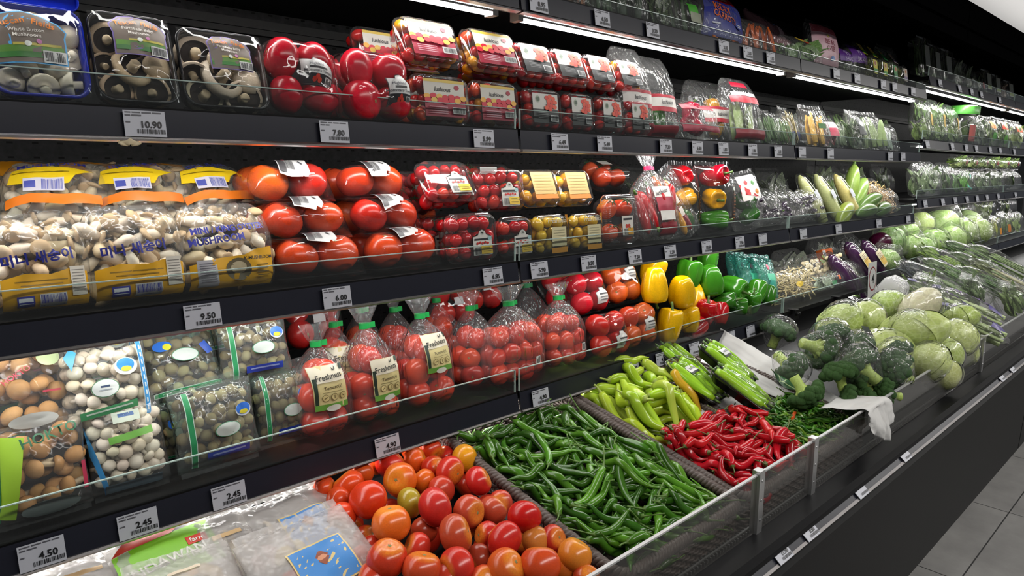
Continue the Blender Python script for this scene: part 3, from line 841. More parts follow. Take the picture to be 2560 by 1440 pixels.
def clamshell(name, label, loc, lean, w, h, d, cols, size, elems=None, group=None, seed=0, calyx=False, yaw=0.0, n=None, ribbed=False, big=None, cat='box', lab=(.80, .66), lz=0):
    """a hinged clear box standing on its edge, lid to the front; loc is the middle of its lower edge"""
    r = random.Random(900 + seed)
    t = thing(name, label, cat, (loc[0], loc[1], loc[2] + d*.5*abs(math.sin(lean))), (lean, 0, yaw), group)
    link('clear_box', clam_me(w, h, d, ribbed), t, (0, 0, h/2))
    if big:
        for x, z, s in big:
            link('tomato', tomato_me(r.randrange(4)), t, (x*w, -d*.02, h/2 + z*h), (r.uniform(-.9, -.2), r.uniform(-.4, .4), r.random()*6), s, jit(r.choice(cols), r))
            cb = MB()
            for k in range(6): cb.tube([(0, 0, .004), (.010*math.cos(k), .010*math.sin(k), .006), (.020*math.cos(k+.2), .020*math.sin(k+.2), .0)], [.0014, .0018, .0005], 5)
            link('calyx', cb.mesh('calyx', [DSTALK]), t, (x*w, -d*.30, h/2 + z*h + s*.55), (r.uniform(.2, 1), 0, 0))
    else:
        nx, nz, ny = max(2, int(w*.86/(size*1.9))), max(2, int(h*.86/(size*1.85))), 2
        for k in range(ny):
            for j in range(nz):
                for i in range(nx):
                    if (i + j + k) % 9 == 8: continue
                    x = ((i + .5 + (.25 if j % 2 else -.25)*.6) / nx - .5) * w * .86; z = ((j + .5) / nz - .5) * h * .86
                    y = -d*.5 + size*1.25 + k * size * 1.8
                    if y > d*.4: continue
                    ii = r.randrange(3) + (3 if calyx and r.random() < .35 else 0)
                    link('cherry_tomato', cherry_me(ii), t, (x + r.uniform(-.003, .003), y + r.uniform(-.001, .003), h/2 + z + r.uniform(-.003, .003)),
                         (r.uniform(-1.6, .3), r.uniform(-1, 1), r.random()*6), size*r.uniform(.86, 1.02), jit(r.choice(cols), r))
    if elems: label_part('label', t, elems, lambda a, b, off: Vector((a, -d*.5 - off, h/2 + lz + b)), cell=.1, base=.0006)
    return t
def hull_film(parent, blobs, mat, grow=1.03, extra=()):
    """film pulled tight around ellipsoids (centre, radii): their convex hull"""
    bm = bmesh.new()
    for c, rd in blobs:
        for j in range(1, 9):
            f = PI * j / 9
            for i in range(12):
                th = 2*PI*i/12
                bm.verts.new((c[0] + rd[0]*grow*math.sin(f)*math.cos(th), c[1] + rd[1]*grow*math.sin(f)*math.sin(th), c[2] + rd[2]*grow*math.cos(f)))
    for p in extra: bm.verts.new(p)
    res = bmesh.ops.convex_hull(bm, input=bm.verts[:])
    bmesh.ops.delete(bm, geom=[v for v in bm.verts if not v.link_faces], context='VERTS')
    for f in bm.faces: f.smooth = True
    me = bpy.data.meshes.new('cling_film'); bm.to_mesh(me); bm.free(); me.materials.append(mat)
    return link('cling_film', me, parent)
def tomato_pack(label, loc, rot, cols, w, h, R0, elems, lab, group=None, seed=0, flatpack=False, name='tomato_pack', lrot=0.0):
    """four tomatoes in a clear tray under cling film; upright (facing -y) or lying flat. lab: (a, b) centre of the label"""
    r = random.Random(seed); t = thing(name, label, 'tomatoes', loc, rot, group); blobs = []
    for i in (-1, 1):
        for j in (-1, 1):
            s = R0 * r.uniform(.95, 1.05)
            if flatpack: c = Vector((i*w*.245, j*h*.245, .012 + s*.86)); e = (r.uniform(-.5, .5), r.uniform(-.5, .5), r.random()*6)
            else: c = Vector((i*w*.245, -s*.88 - .006, h/2 + j*h*.245)); e = (1.3 + r.uniform(-.5, .5), r.uniform(-.4, .4), r.random()*6)
            link('tomato', tomato_me(10 + r.randrange(6)), t, c, e, s, jit(r.choice(cols), r, .06))
            blobs.append((c, (s, s*.95, s*.9)))
    ex = []
    for sx in (-1, 1):
        for sy in (-1, 1):
            ex.append((sx*w*.5, sy*h*.5, .006) if flatpack else (sx*w*.47, -.004, h/2 + sy*h*.48))
    hull_film(t, blobs, FWRAP, 1.02, ex)
    mb = MB()
    loft(mb, [(0, w*.86, h*.86, .02), (-.004, w*.9, h*.9, .02), (-.010, w*.98, h*.98, .022), (-.010, w*1.04, h*1.04, .026), (-.012, w*1.04, h*1.04, .026)], 0, True, False)
    tr = link('tray', mb.mesh('tray', [FCLAM]), t, (0, 0, 0) if flatpack else (0, 0, h/2), (-PI/2, 0, 0) if flatpack else (0, 0, 0))
    cl, sl = math.cos(lrot), math.sin(lrot)
    def fn(a, b, off):
        a, b = lab[0] + a*cl - b*sl, lab[1] + a*sl + b*cl
        if flatpack:
            cy, rz, cz = -h*.245, R0*1.0, .012 + R0*.86
            q = b - cy
            z = cz + rz * (math.sqrt(max(.02, 1 - (q/(R0*1.05))**2)) if q < 0 else 1)
            return Vector((a, b - (.004 if q < 0 else 0), z + .003 + off))
        y = -R0*1.90 - .007 + .5*((a - lab[0])**2 + (b - lab[1])**2)/.03
        return Vector((a, y - .002 - off, h/2 + b))
    label_part('label', t, elems, fn, cell=.006)
    return t
def tray_me(w, h, d, mat, name='tray'):
    mb = MB()
    loft(mb, [(-.002, w, h, .024), (-.004, w*.985, h*.985, .024), (-.003, w*.94, h*.94, .022), (d*.3, w*.90, h*.90, .022), (d*.9, w*.82, h*.82, .022), (d*.93, w*.7, h*.7, .02)], 0, False, True)
    loft(mb, [(-.002, w, h, .024), (.004, w*.99, h*.99, .024), (.005, w*.95, h*.95, .022), (d*.95, w*.84, h*.84, .022), (d, w*.7, h*.7, .02)], 0, False, True)
    return mb.mesh(name, [mat])
def tray_film(parent, w, h, bulge, mat, seed=0):
    o = Vector((seed*3.3, 1.7, seed))
    def z(a, b):
        u, v = a/(w*.48), b/(h*.48)
        k = max(0, 1 - abs(u)**3) * max(0, 1 - abs(v)**3)
        return -.004 - k * (bulge + .006 * noise.noise(Vector((a*30, b*30, 0)) + o) + .004*abs(noise.noise(Vector((a*70, b*40, 2)) + o)))
    mb = MB(); mb.grid(lambda i, j: Vector(((i-.5)*w*.96, z((i-.5)*w*.96, (j-.5)*h*.96), (j-.5)*h*.96)), 30, 30)
    link('cling_film', mb.mesh('cling_film', [mat]), parent, (0, 0, h/2))
    return lambda a, b, off: Vector((a, z(a, b) - off - .001, h/2 + b))
def film_bag(name, label, loc, bag, mat, rot=(-.2, 0, 0), cat='bag', group=None):
    t = thing(name, label, cat, (loc[0], loc[1], loc[2] + bag.D*.34*abs(math.sin(rot[0])) + (.003 if bag.kind in ('pillow', 'flat') else .001)), rot, group)
    link('film_bag', bag.mesh(mat), t)
    return t
def tie(parent, bag, col, w=.30):
    """the tape round a bag's neck"""
    v = bag.neck; mb = MB(); rx = bag.W/2*.13 + .003; ry = bag.D/2*.10 + .004
    mb.grid(lambda u, q: Vector((rx*1.05*math.cos(2*PI*u), ry*1.4*math.sin(2*PI*u), (q - .5)*.012)), 16, 1, 0, True, True)
    mb.box((rx*.9, -.0015, -.006), (rx*.9 + .016, .0015, .006))
    o = link('neck_tape', mb.mesh('neck_tape', [ink(col)]), parent, (0, 0, v*bag.H)); return o
def veg_bag(name, label, loc, W, H, D, kind, content, col, mat=None, rot=(-.25, 0, 0), seed=0, group=None, cat='bag', idx=0, frac=.85, elems=None, pname=None, crk=.004):
    """bag of greens: content is one of leaves, stalks, tangle, beans"""
    b = Bag(W, H, D, kind, seed, crk); t = film_bag(name, label, loc, b, mat or FBAG, rot, cat, group); r = random.Random(seed)
    me = {'leaves': leaves_me, 'stalks': stalks_me, 'tangle': tangle_me, 'beans': kernels_me}[content](idx)
    cols = col if isinstance(col, list) else [col]
    k = len(cols)
    for q, c in enumerate(cols):
        link(pname or {'leaves': 'leafy_greens', 'stalks': 'stalks', 'tangle': 'sprouts', 'beans': 'beans'}[content], me, t, (0, 0, .006 + (H*frac*q/k)), (0, 0, r.uniform(-.3, .3)),
             (W*.86, D*.80, H*frac/k*(1.08 if k > 1 else 1)), srgb(c))
    if elems: label_part('label', t, elems, b.front, cell=.008)
    return t
def px_x(px0, px1, py, y):
    a, b = at_y(px0, py, y).x, at_y(px1, py, y).x
    return (a + b)/2, b - a
# ================================================================ second shelf: trays, boxes, bags
def XA(px, y=1.225): return at_y(px, 290, y).x
def XB(px, y=1.225): return at_y(px, 640, y).x
def XC(px, y=1.225): return at_y(px, 960, y).x
def XT(px, y=1.225): return at_y(px, 110, y).x
za, zb, zc, zt = ZA + .001, ZB + .001, ZC + .001, ZT + .001

def field_label(w, h, line, border):
    out = [(-w*.44, -h*.5), (w*.47, -h*.5), (w*.47, h*.02), (w*.5, h*.14), (w*.40, h*.30), (w*.18, h*.44), (-w*.05, h*.5), (-w*.30, h*.44), (-w*.48, h*.22), (-w*.44, 0)]
    sc = lambda k: [(x*k, y*k) for x, y in out]
    el = [('p', out, border), ('p', sc(.95), '#71665d'), ('r', 0.01*w, -h*.24, w*.84, h*.13, '#5f8f3e'), ('r', 0.01*w, -h*.34, w*.84, h*.10, '#3f7d3c'), ('r', w*.1, -h*.155, w*.6, h*.05, '#b9b04e'),
          ('t', 'Tuscan', -w*.215, h*.27, h*.165, '#d9791c', .16), ('t', 'Fields', w*.20, h*.26, h*.165, '#d9791c', -.2),
          ('t', line[0], -w*.02, h*.12, h*.10, '#d8d4cc'), ('t', line[1], -w*.02, h*.02, h*.10, '#d8d4cc'),
          ('e', -w*.02, -h*.15, w*.045, h*.05, '#d9e0d8'), ('e', w*.12, -h*.10, w*.035, h*.045, '#b06a9a'), ('r', w*.30, -h*.37, w*.30, h*.22, '#cfd0cf'), ('b', w*.30, -h*.37, w*.26, h*.17, '#333338')]
    return el
def mush_tray(label, x0, x1, h, tray_mat, kind, line, border, lean, seed, lw, lpos, y=1.228):
    w = x1 - x0; r = random.Random(seed)
    t = thing('mushroom_tray', label, 'mushrooms', ((x0+x1)/2, y + .012, za + .012), (lean, 0, 0), 'mushroom trays')
    link('tray', tray_me(w, h, .055, tray_mat), t, (0, 0, h/2))
    if kind == 'button':
        spots = [(-.31, .17, .165), (.02, .13, .175), (.31, .19, .17), (-.15, .32, .15), (.18, .36, .15), (-.34, .45, .16), (.02, .50, .16), (.33, .50, .17), (-.2, .66, .16), (.16, .68, .16), (.35, .74, .15), (-.36, .78, .15), (0, .84, .15)]
        for q, (u, v, s) in enumerate(spots):
            link('button_mushroom', button_me(0), t, (u*w, .016 + r.uniform(-.004, .004), v*h), (1.2 + r.uniform(-.6, .5), r.uniform(-.5, .5), r.random()*6), s*w, jit('#d8cdb8', r, .05))
    else:
        spots = [(-.24, .18, .23, 0), (.20, .17, .23, 0), (-.02, .42, .28, 0), (.30, .45, .2, 1), (-.33, .45, .18, 2), (-.26, .72, .24, 0), (.22, .74, .24, 1), (.0, .66, .18, 2)]
        for q, (u, v, s, back) in enumerate(spots):
            if kind == 'porto2' and q in (1, 0): back = 0
            ang = PI/2 + r.uniform(-.35, .35) + (PI if back == 1 else .6 if back == 2 else 0)
            link('portobello', porto_me((q + seed) % 3), t, (u*w, .018 + r.uniform(-.008, .006), v*h), (ang, r.uniform(-.4, .4), r.uniform(-.4, .4)), s*w*.98, jit('#b9a284' if kind == 'porto' else '#cdbfa6', r, .08))
    fn = tray_film(t, w, h, .022, FWRAP, seed)
    label_part('label', t, [tuple([e[0]] + ([(lpos[0] + e[1]*1, lpos[1] + e[2]*1)] if False else list(e[1:]))) for e in shift(field_label(lw, lw*.80, line, border), *lpos)], fn, cell=.007)
    return t
def shift(el, dx, dy):
    out = []
    for e in el:
        e = list(e)
        if e[0] == 'p': e[1] = [(x + dx, y + dy) for x, y in e[1]]
        elif e[0] == 't': e[2] += dx; e[3] += dy
        else: e[1] += dx; e[2] += dy
        out.append(tuple(e))
    return out
BTRAY = flat('black_plastic_tray', (0.008, 0.008, 0.009), 0.2, 0, 0.2, 50)
mush_tray('blue plastic tray of white button mushrooms under clear film', XA(-8), XA(244), .138, FBLUE, 'button', ('White Button', 'Mushroom'), '#55a6dd', -.22, 3, .098, (-.014, .010))
mb = MB(); bw = XA(244) - XA(-8)
tt = bpy.data.objects['mushroom_tray']
loft(mb, [(.0, bw*.98, .034, .016), (-.008, bw, .036, .016), (-.010, bw*.97, .032, .014), (.03, bw*.95, .03, .014), (.034, bw*.9, .028, .012)], 0, True, True)
link('tray_lip', mb.mesh('tray_lip', [FBLUE]), tt, (0, .006, .152))
mush_tray('black tray of open brown mushrooms nearest the blue tray', XA(256), XA(464), .146, BTRAY, 'porto', ('Portobello Baby', 'Mushroom'), '#7a6aa8', -.26, 5, .088, (.006, .030))
mush_tray('black tray of pale brown mushrooms beside the red tomato packs', XA(474), XA(690), .138, BTRAY, 'porto2', ('Portobello Baby', 'Mushroom'), '#7a6aa8', -.26, 8, .080, (.004, .022))

# pink-red tomato packs standing upright
def momo_label(w, h):
    out = [(-w*.5, -h*.5), (w*.5, -h*.5), (w*.48, h*.2), (w*.30, h*.28), (w*.16, h*.5), (-w*.12, h*.44), (-w*.2, h*.32), (-w*.5, h*.36)]
    sc = [(x*.94, y*.94) for x, y in out]
    return [('p', out, '#26262a'), ('p', sc, '#cfd0cf'), ('t', 'Highland', -w*.08, h*.16, h*.13, '#6a6a70'), ('r', -w*.02, h*.04, w*.52, h*.06, '#222226'), ('t', 'Momotaro Tomato', 0, -h*.07, h*.12, '#3c3c42'),
            ('r', 0, -h*.32, w*.95, h*.30, '#2b2c30'), ('e', -w*.06, -h*.26, w*.06, h*.08, '#c33a2c'), ('e', -w*.14, -h*.34, w*.06, h*.08, '#b93326'), ('e', 0, -h*.36, w*.06, h*.08, '#c8402e'), ('r', w*.30, -h*.34, w*.26, h*.20, '#d8d8d8'), ('b', w*.30, -h*.34, w*.22, h*.16, '#222226')]
PINK = ['#c3102a', '#b50f26', '#c81a30']
tomato_pack('pack of four pink-red tomatoes beside the black mushroom tray', ((XA(692)+XA(848))/2, 1.275, za), (-.25, 0, .0), PINK, .136, .138, .038, momo_label(.066, .058), (.022, .006), 'pink tomato packs', 1, lrot=-.12)
tomato_pack('pack of four pink-red tomatoes beside the mixed cherry tomato boxes', ((XA(856)+XA(1035))/2, 1.268, za), (-.18, 0, .0), PINK, .150, .134, .040, momo_label(.052, .066), (.036, -.012), 'pink tomato packs', 2)
tomato_pack('pack of four pink-red tomatoes standing behind the other two', ((XA(805)+XA(930))/2 + .02, 1.39, za), (-.2, 0, .0), PINK, .13, .130, .036, [], (0, 0), 'pink tomato packs', 3) if False else None
t = tomato_pack('pack of pink-red tomatoes half hidden behind the front two packs', (XA(850, 1.37), 1.385, za + .01), (-.2, 0, 0), PINK, .134, .130, .037, [('r', 0, 0, .05, .03, '#c6c6c6')], (.02, .0), 'pink tomato packs', 3)

# mixed cherry tomato boxes
def lush_label(w, h):
    r = random.Random(int(w*1e4)); el = [('r', 0, 0, w, h, '#c6c2b8'), ('r', 0, h*.46, w, h*.08, '#cdb04a'), ('r', 0, -h*.22, w, h*.56, '#a01535'), ('t', 'lushious', -w*.06, h*.24, h*.17, '#1e1e22', 0, .2), ('e', w*.30, h*.31, w*.065, h*.065, '#9a1430')]
    for k in range(13):
        el.append(('e', -w*.44 + (k % 7)*w*.145 + r.uniform(-.01, .01)*w, h*.03 - (k // 7)*h*.12 + r.uniform(-.03, .03)*h, w*.08, h*.072, ['#e0a53a', '#c9182f', '#d8b04c'][k % 3] if k % 2 == 0 else '#c4132f'))
    for k in range(4): el.append(('r', -w*.2, -h*.25 - k*h*.055, w*.44, h*.018, '#d4a0ac'))
    el += [('r', w*.30, -h*.33, w*.32, h*.18, '#d9d9d6'), ('b', w*.30, -h*.33, w*.28, h*.14, '#2c2c30')]
    return el
MIX = ['#c8201c', '#d8961a', '#d58a12', '#b91a1a', '#d8461a']
lw = 'clear box of mixed cherry tomatoes '
bx = [(1046, 1190), (1192, 1312)]
for k, (a, b) in enumerate(bx):
    w = XA(b) - XA(a)
    clamshell('tomato_box', lw + ['standing at the front beside the pink tomatoes', 'standing at the front by the rail seam'][k], ((XA(a)+XA(b))/2, 1.262, za), -.12, w, .108, .066, MIX, .0145, lush_label(w*.70, .080), 'mixed cherry tomato boxes', 10 + k)
for k, (a, b, py) in enumerate([(1018, 1176, 200), (1186, 1322, 212)]):
    w = XA(b) - XA(a) - .006
    clamshell('tomato_box', lw + ['tilted back on top, nearest the pink tomatoes', 'tilted back on top, beside the red cherry boxes'][k], ((XA(a)+XA(b))/2 + .015, 1.275, za + .112), -.42, w, .112, .066, MIX, .0145, lush_label(w*.72, .084), 'mixed cherry tomato boxes', 12 + k)
for k, (px, z, lb) in enumerate([(900, .112, 'in the second row on top, farthest left'), (985, .112, 'in the second row on top behind the tilted box'), (1010, 0, 'low in the second row behind the pink tomatoes'), (1165, .112, 'in the second row between the two tilted boxes')]):
    clamshell('tomato_box', lw + lb, (XA(px, 1.40) + .06, 1.41, za + z), -.2, .138, .108, .062, MIX, .0145, lush_label(.098, .078), 'mixed cherry tomato boxes', 14 + k)

# red cherry tomato boxes with black and white sleeves
def sleeve(w, h, dark='#1c1d1f'):
    el = [('r', 0, h*.22, w, h*.54, '#c0beb8'), ('r', 0, -h*.26, w, h*.46, dark), ('e', -w*.30, h*.30, w*.09, h*.11, '#8d9a86'), ('e', -w*.30, h*.30, w*.06, h*.07, '#4a5a4a')]
    for x, y in ((.05, .36), (.18, .40), (.30, .34), (.12, .25), (.25, .22), (.36, .22), (.10, .12), (.22, .08), (.33, .06), (.0, .02), (.14, -.02)):
        el.append(('e', w*x, h*y, w*.085, h*.072, '#c8301c' if (x*100) % 3 else '#d64a28'))
    for k in range(4): el.append(('r', -w*.16, -h*.16 - k*h*.055, w*.4, h*.018, '#6a6c6c'))
    el += [('r', w*.28, -h*.33, w*.30, h*.22, '#d4d5d5'), ('b', w*.28, -h*.33, w*.26, h*.18, '#26262a')]
    return el
REDC = ['#b3161a', '#c22018', '#a81520', '#c93020']
px = [(1322, 1420), (1424, 1500), (1504, 1574), (1578, 1640)]
pt_ = [(1306, 1410), (1396, 1492), (1480, 1560), (1556, 1630)]
nm = ['beside the mixed cherry tomatoes', 'second from the mixed cherry tomatoes', 'third from the mixed cherry tomatoes', 'next to the bagged green pepper']
for k in range(4):
    for j, (a, b) in enumerate((px[k], pt_[k])):
        w = XA(b) - XA(a) - .004
        cols = REDC if k < 3 else REDC + ['#dd8a1c', '#dd8a1c']
        clamshell('tomato_box', 'clear box of red cherry tomatoes %s, %s' % (['at the bottom', 'tilted on top'][j], nm[k]), ((XA(a)+XA(b))/2 + .012*j, 1.262 + .01*j, za + j*.106), -.12 - .30*j, w, .104, .064, cols, .0155,
                  sleeve(w*.66, .074), 'red cherry tomato boxes', 30 + 2*k + j)

# bags to the right
def lush_band(w, y, h, script='lushious', col='#b5122e'):
    return [('r', 0, y, w, h, '#d6d2cc'), ('r', 0, y + h*.62, w, h*.30, col), ('r', 0, y - h*.72, w, h*.46, col), ('t', script, 0, y, h*.62, '#26262a', 0.02, .25)]
def pepper_bag(label, a, b, H, y, col, band, seed, lean=-.18, cols=1, zoff=0):
    w = XA(b, y) - XA(a, y); B = Bag(w, H, .085, 'sack', seed, .005)
    t = film_bag('pepper_bag', label, ((XA(a, y)+XA(b, y))/2, y + .05, za + zoff), B, FBAG, (lean, 0, 0), 'bag', 'bagged peppers on the second shelf')
    r = random.Random(seed)
    for z, c in col: link('bell_pepper', pepper_me(r.randrange(4)), t, (r.uniform(-.008, .008), -.004, z), (r.uniform(-.3, .3), r.uniform(-.5, .5), r.random()*6), .036, jit(c, r))
    label_part('label', t, band(w), B.front, cell=.008)
pepper_bag('tall clear bag of green peppers next to the last red cherry tomato box', 1572, 1662, .262, 1.225, [(.055, '#2f6a1c'), (.12, '#5a9a2a')], lambda w: lush_band(w*.8, .105, .030) + [('r', 0, .016, w*.8, .030, '#8e1224')], 41)
pepper_bag('tall clear bag of green peppers beside the crinkled pink bag', 1640, 1722, .252, 1.24, [(.055, '#2f6a1c')], lambda w: lush_band(w*.8, .102, .030) + [('r', 0, .016, w*.8, .030, '#8e1224')], 42)
pepper_bag('short crinkled bag of pinkish-red vegetables before the yellow peppers', 1716, 1832, .135, 1.225, [(.045, '#b01a3c'), (.085, '#c02a48')], lambda w: [('r', 0, .095, w*.66, .020, '#c2183a'), ('r', 0, .02, w*.8, .022, '#a8183a')], 43, -.35)
pepper_bag('clear bag of yellow peppers with a red and cream band', 1765, 1885, .225, 1.29, [(.05, '#e0a008'), (.115, '#e0980a')], lambda w: lush_band(w*.7, .088, .034), 44, -.3)
B = Bag(XA(1948) - XA(1862), .240, .07, 'sack', 45, .004)
t = film_bag('celery_bag', 'clear bag of trimmed pale green stalks with red top band', ((XA(1948)+XA(1862))/2, 1.28, za), B, FBAG, (-.30, 0, 0))
link('stalks', stalks_me(1), t, (0, 0, .006), (0, 0, 0), (B.W*.85, .055, .15), srgb('#93a86a'))
label_part('label', t, [('r', 0, .212, B.W*.45, .022, '#c01838'), ('r', 0, .150, B.W*.8, .026, '#b5122e'), ('r', -.0, .172, B.W*.66, .014, '#dcd6d0'), ('r', .0, .022, B.W*.85, .034, '#8e1224')], B.front, cell=.008)
# asparagus, sweetcorn, cucumbers
GRN = '#4d7a3a'
for k, (a, b, H, c, kind, ct, lb) in enumerate([
    (1945, 1986, .120, '#5d7f48', 'pillow', 'stalks', 'low bag of thin green beans next to the red banded stalk bag'),
    (1980, 2025, .115, '#6c8f52', 'pillow', 'stalks', 'low bag of thin green beans beside the baby corn'),
    (2015, 2062, .150, '#cdbd8c', 'pillow', 'stalks', 'crinkled milky bag of pale stalks leaning by the baby corn'),
    (2052, 2108, .165, '#dcae4e', 'pillow', 'stalks', 'bag of yellow baby corn with green sticker'),
    (2104, 2140, .120, '#b04a5c', 'pillow', 'leaves', 'small pink printed bag right of the baby corn'),
    (2118, 2180, .105, '#7c8f6c', 'pillow', 'stalks', 'grey-green bag of cucumbers lying low behind the price rail'),
    (2160, 2205, .170, '#34542c', 'pillow', 'leaves', 'dark green printed leaf bag among the cucumber bags'),
    (2186, 2255, .180, '#8ba06a', 'pillow', 'stalks', 'milky green cucumber bag next to the tall pak choi'),
    (2230, 2296, .130, '#9fb0a0', 'pillow', 'stalks', 'pale milky bag at the end of the second shelf')]):
    w = XA(b) - XA(a)
    veg_bag('vegetable_bag', lb, ((XA(a)+XA(b))/2, 1.27 + .02*(k % 3), za), w*.88, H, .07, kind, ct, c, FBAG if k % 3 else FBAG, (-.35, 0, random.Random(k).uniform(-.2, .2)), 60 + k, 'vegetable bags on the second shelf', idx=(2 if k < 2 else 1 if k in (3,) else 0),
            elems=[('r', 0, H*.45, w*.25, .022, '#3c6a36')] if k == 3 else [('r', 0, .03, w*.7, .030, '#20306a')] if k == 2 else [('r', 0, H*.5, w*.5, .05, '#c24a60'), ('r', 0, H*.75, w*.6, .03, '#e2d0d0')] if k == 4 else [('r', 0, H*.55, w*.5, .08, '#23282c'), ('e', 0, H*.62, w*.18, .014, '#c8ccc8')] if k == 6 else None)
for k, (px, c) in enumerate([(2130, '#6f9050'), (2190, '#8aa65c'), (2235, '#4f7038'), (2010, '#1f2f1a'), (2070, '#22341c')]):
    veg_bag('vegetable_bag', ['long cucumber bag lying across the top of the row', 'pale green cucumber bag lying behind the dark leaf bag', 'leafy bag behind the end of the second shelf', 'dark bag at the back behind the green beans', 'dark bag at the back behind the baby corn'][k],
            (XA(px, 1.42), 1.45, za + (.03 if k > 2 else .05)), .24, .15, .08, 'pillow', 'stalks' if k < 2 else 'leaves', c, FBAG, (-.5, 0, 0), 80 + k, 'vegetable bags on the second shelf')
# ================================================================ third shelf: mushroom bags, tomato packs, yellow and red boxes
BLU = '#2a2f8e'
def oyster_front(n, W, H):
    y = '#dca41c'
    ko = [('p', [(-W*.42, H*.02), (W*.42, H*.02), (W*.42, H*.36), (W*.22, H*.40), (W*.05, H*.36), (-W*.2, H*.38), (-W*.42, H*.33)], y), ('t', '미니 새송이', -W*.06, H*.53, H*.128, BLU, .10, 0, 1, .035), ('r', -W*.05, H*.30, W*.5, H*.012, '#8a6a18'), ('r', -W*.05, H*.26, W*.4, H*.012, '#8a6a18'),
          ('r', -W*.22, H*.10, W*.16, H*.11, BLU), ('r', -W*.22, H*.105, W*.13, H*.06, '#cfd2d8'), ('r', W*.04, H*.10, W*.26, H*.13, '#c9c6c4'), ('b', W*.04, H*.10, W*.24, H*.11, BLU),
          ('r', W*.31, H*.27, W*.16, H*.30, '#cfc9bd')] + [('r', W*.31, H*(.38 - .03*k), W*.13, H*.009, '#77736c') for k in range(8)]
    en = [('t', 'MINI / KING OYSTER', 0, H*.70, H*.10, BLU, .05, 0, .9, .035), ('t', 'MUSHROOM', -W*.14, H*.575, H*.112, BLU, .08, 0, .95, .035), ('p', [(-W*.42, H*.02), (W*.42, H*.02), (W*.42, H*.46), (W*.24, H*.44), (W*.1, H*.38), (-W*.18, H*.36), (-W*.42, H*.30)], y), ('r', -W*.27, H*.20, W*.18, H*.30, '#aaa7ad'),
          ('e', W*.03, H*.22, W*.13, H*.13, '#5d5236'), ('e', W*.03, H*.24, W*.08, H*.07, '#b5a888'), ('t', 'K-MUSHROOM', W*.25, H*.34, H*.055, '#2a2a2a')] + [('r', -W*.27, H*(.31 - .025*k), W*.14, H*.008, '#66636c') for k in range(9)] + [('r', W*.28, H*(.25 - .04*k), W*.14, H*.010, '#5a4a1c') for k in range(4)]
    return en if n == 2 else ko
def oyster_back(W, H, n):
    return [('p', [(-W*.40, H*.50), (-W*.36, H*.70), (-W*.1, H*.75), (W*.36, H*.68), (W*.2, H*.58), (W*.14, H*.47), (-W*.1, H*.44)], '#e6c21c'), ('p', [(-W*.42, H*.30), (-W*.2, H*.345), (W*.1, H*.33), (W*.42, H*.36), (W*.43, H*.24), (W*.1, H*.19), (-W*.2, H*.22), (-W*.42, H*.18)], '#e0761a'), ('t', ['MUSHROOM', '미니 새송이', '미니 새송이'][n], -W*.02, H*.79, H*.12, BLU, [.1, .15, .2][n]),
            ('r', -W*.08, H*.46, W*.36, H*.17, '#c9c5cf'), ('b', -W*.01, H*.46, W*.18, H*.13, '#5a62a8'), ('r', -W*.20, H*.46, W*.10, H*.09, '#4a52a0'), ('r', -W*.1, H*.63, W*.5, H*.012, '#8a741c')]
def oyster_bag(label, x, w, H, y, z, lean, front, seed, yaw=0, grp='yellow printed mushroom bags'):
    B = Bag(w, H, .095, 'sack', seed, .005); t = film_bag('mushroom_bag', label, (x, y, z), B, FBAG, (lean, 0, yaw), 'mushrooms', grp)
    r = random.Random(seed); B.fill(t, 'mushroom', [king_me(k) for k in range(4)], 46, .0155, ['#e6d8bd', '#eadfc8', '#d6c29c'], r, v1=.86, inset=2.4)
    label_part('print', t, front, B.front, cell=.006, base=.004)
nm = ['at the near end of the front row', 'in the middle of the front row', 'with English print in front beside the tomato packs']
for k, (a, b, H) in enumerate([(-28, 238, .150), (214, 482, .158), (455, 705, .156)]):
    oyster_bag('yellow printed king oyster mushroom bag ' + nm[k], (XB(a)+XB(b))/2, XB(b) - XB(a), H, 1.268, zb, -.14, oyster_front(k, XB(b) - XB(a), H), 100 + k)
for k, (px, py, H) in enumerate([(120, 585, .15), (345, 585, .15), (540, 560, .15)]):
    p = at_y(px, py, 1.37); W = .165
    oyster_bag('orange-banded mushroom bag lying back on top of the row, ' + ['nearest the picture edge', 'in the middle', 'next to the tomato packs'][k], p.x + .02, W, H, 1.40, zb + .092, -.62, oyster_back(W, H, k), 110 + k, [-.25, -.1, .1][k])
for k, px in enumerate([60, 240, 420]):
    oyster_bag('mushroom bag at the very back with orange top, %s' % ['beside the picture edge', 'behind the gap of two bags', 'behind the bag by the tomatoes'][k], at_y(px, 500, 1.60).x, .15, .13, 1.62, zb + .11, -.5, [('r', 0, .09, .10, .04, '#c9851c'), ('e', .01, .09, .02, .012, '#b8a890')], 120 + k)

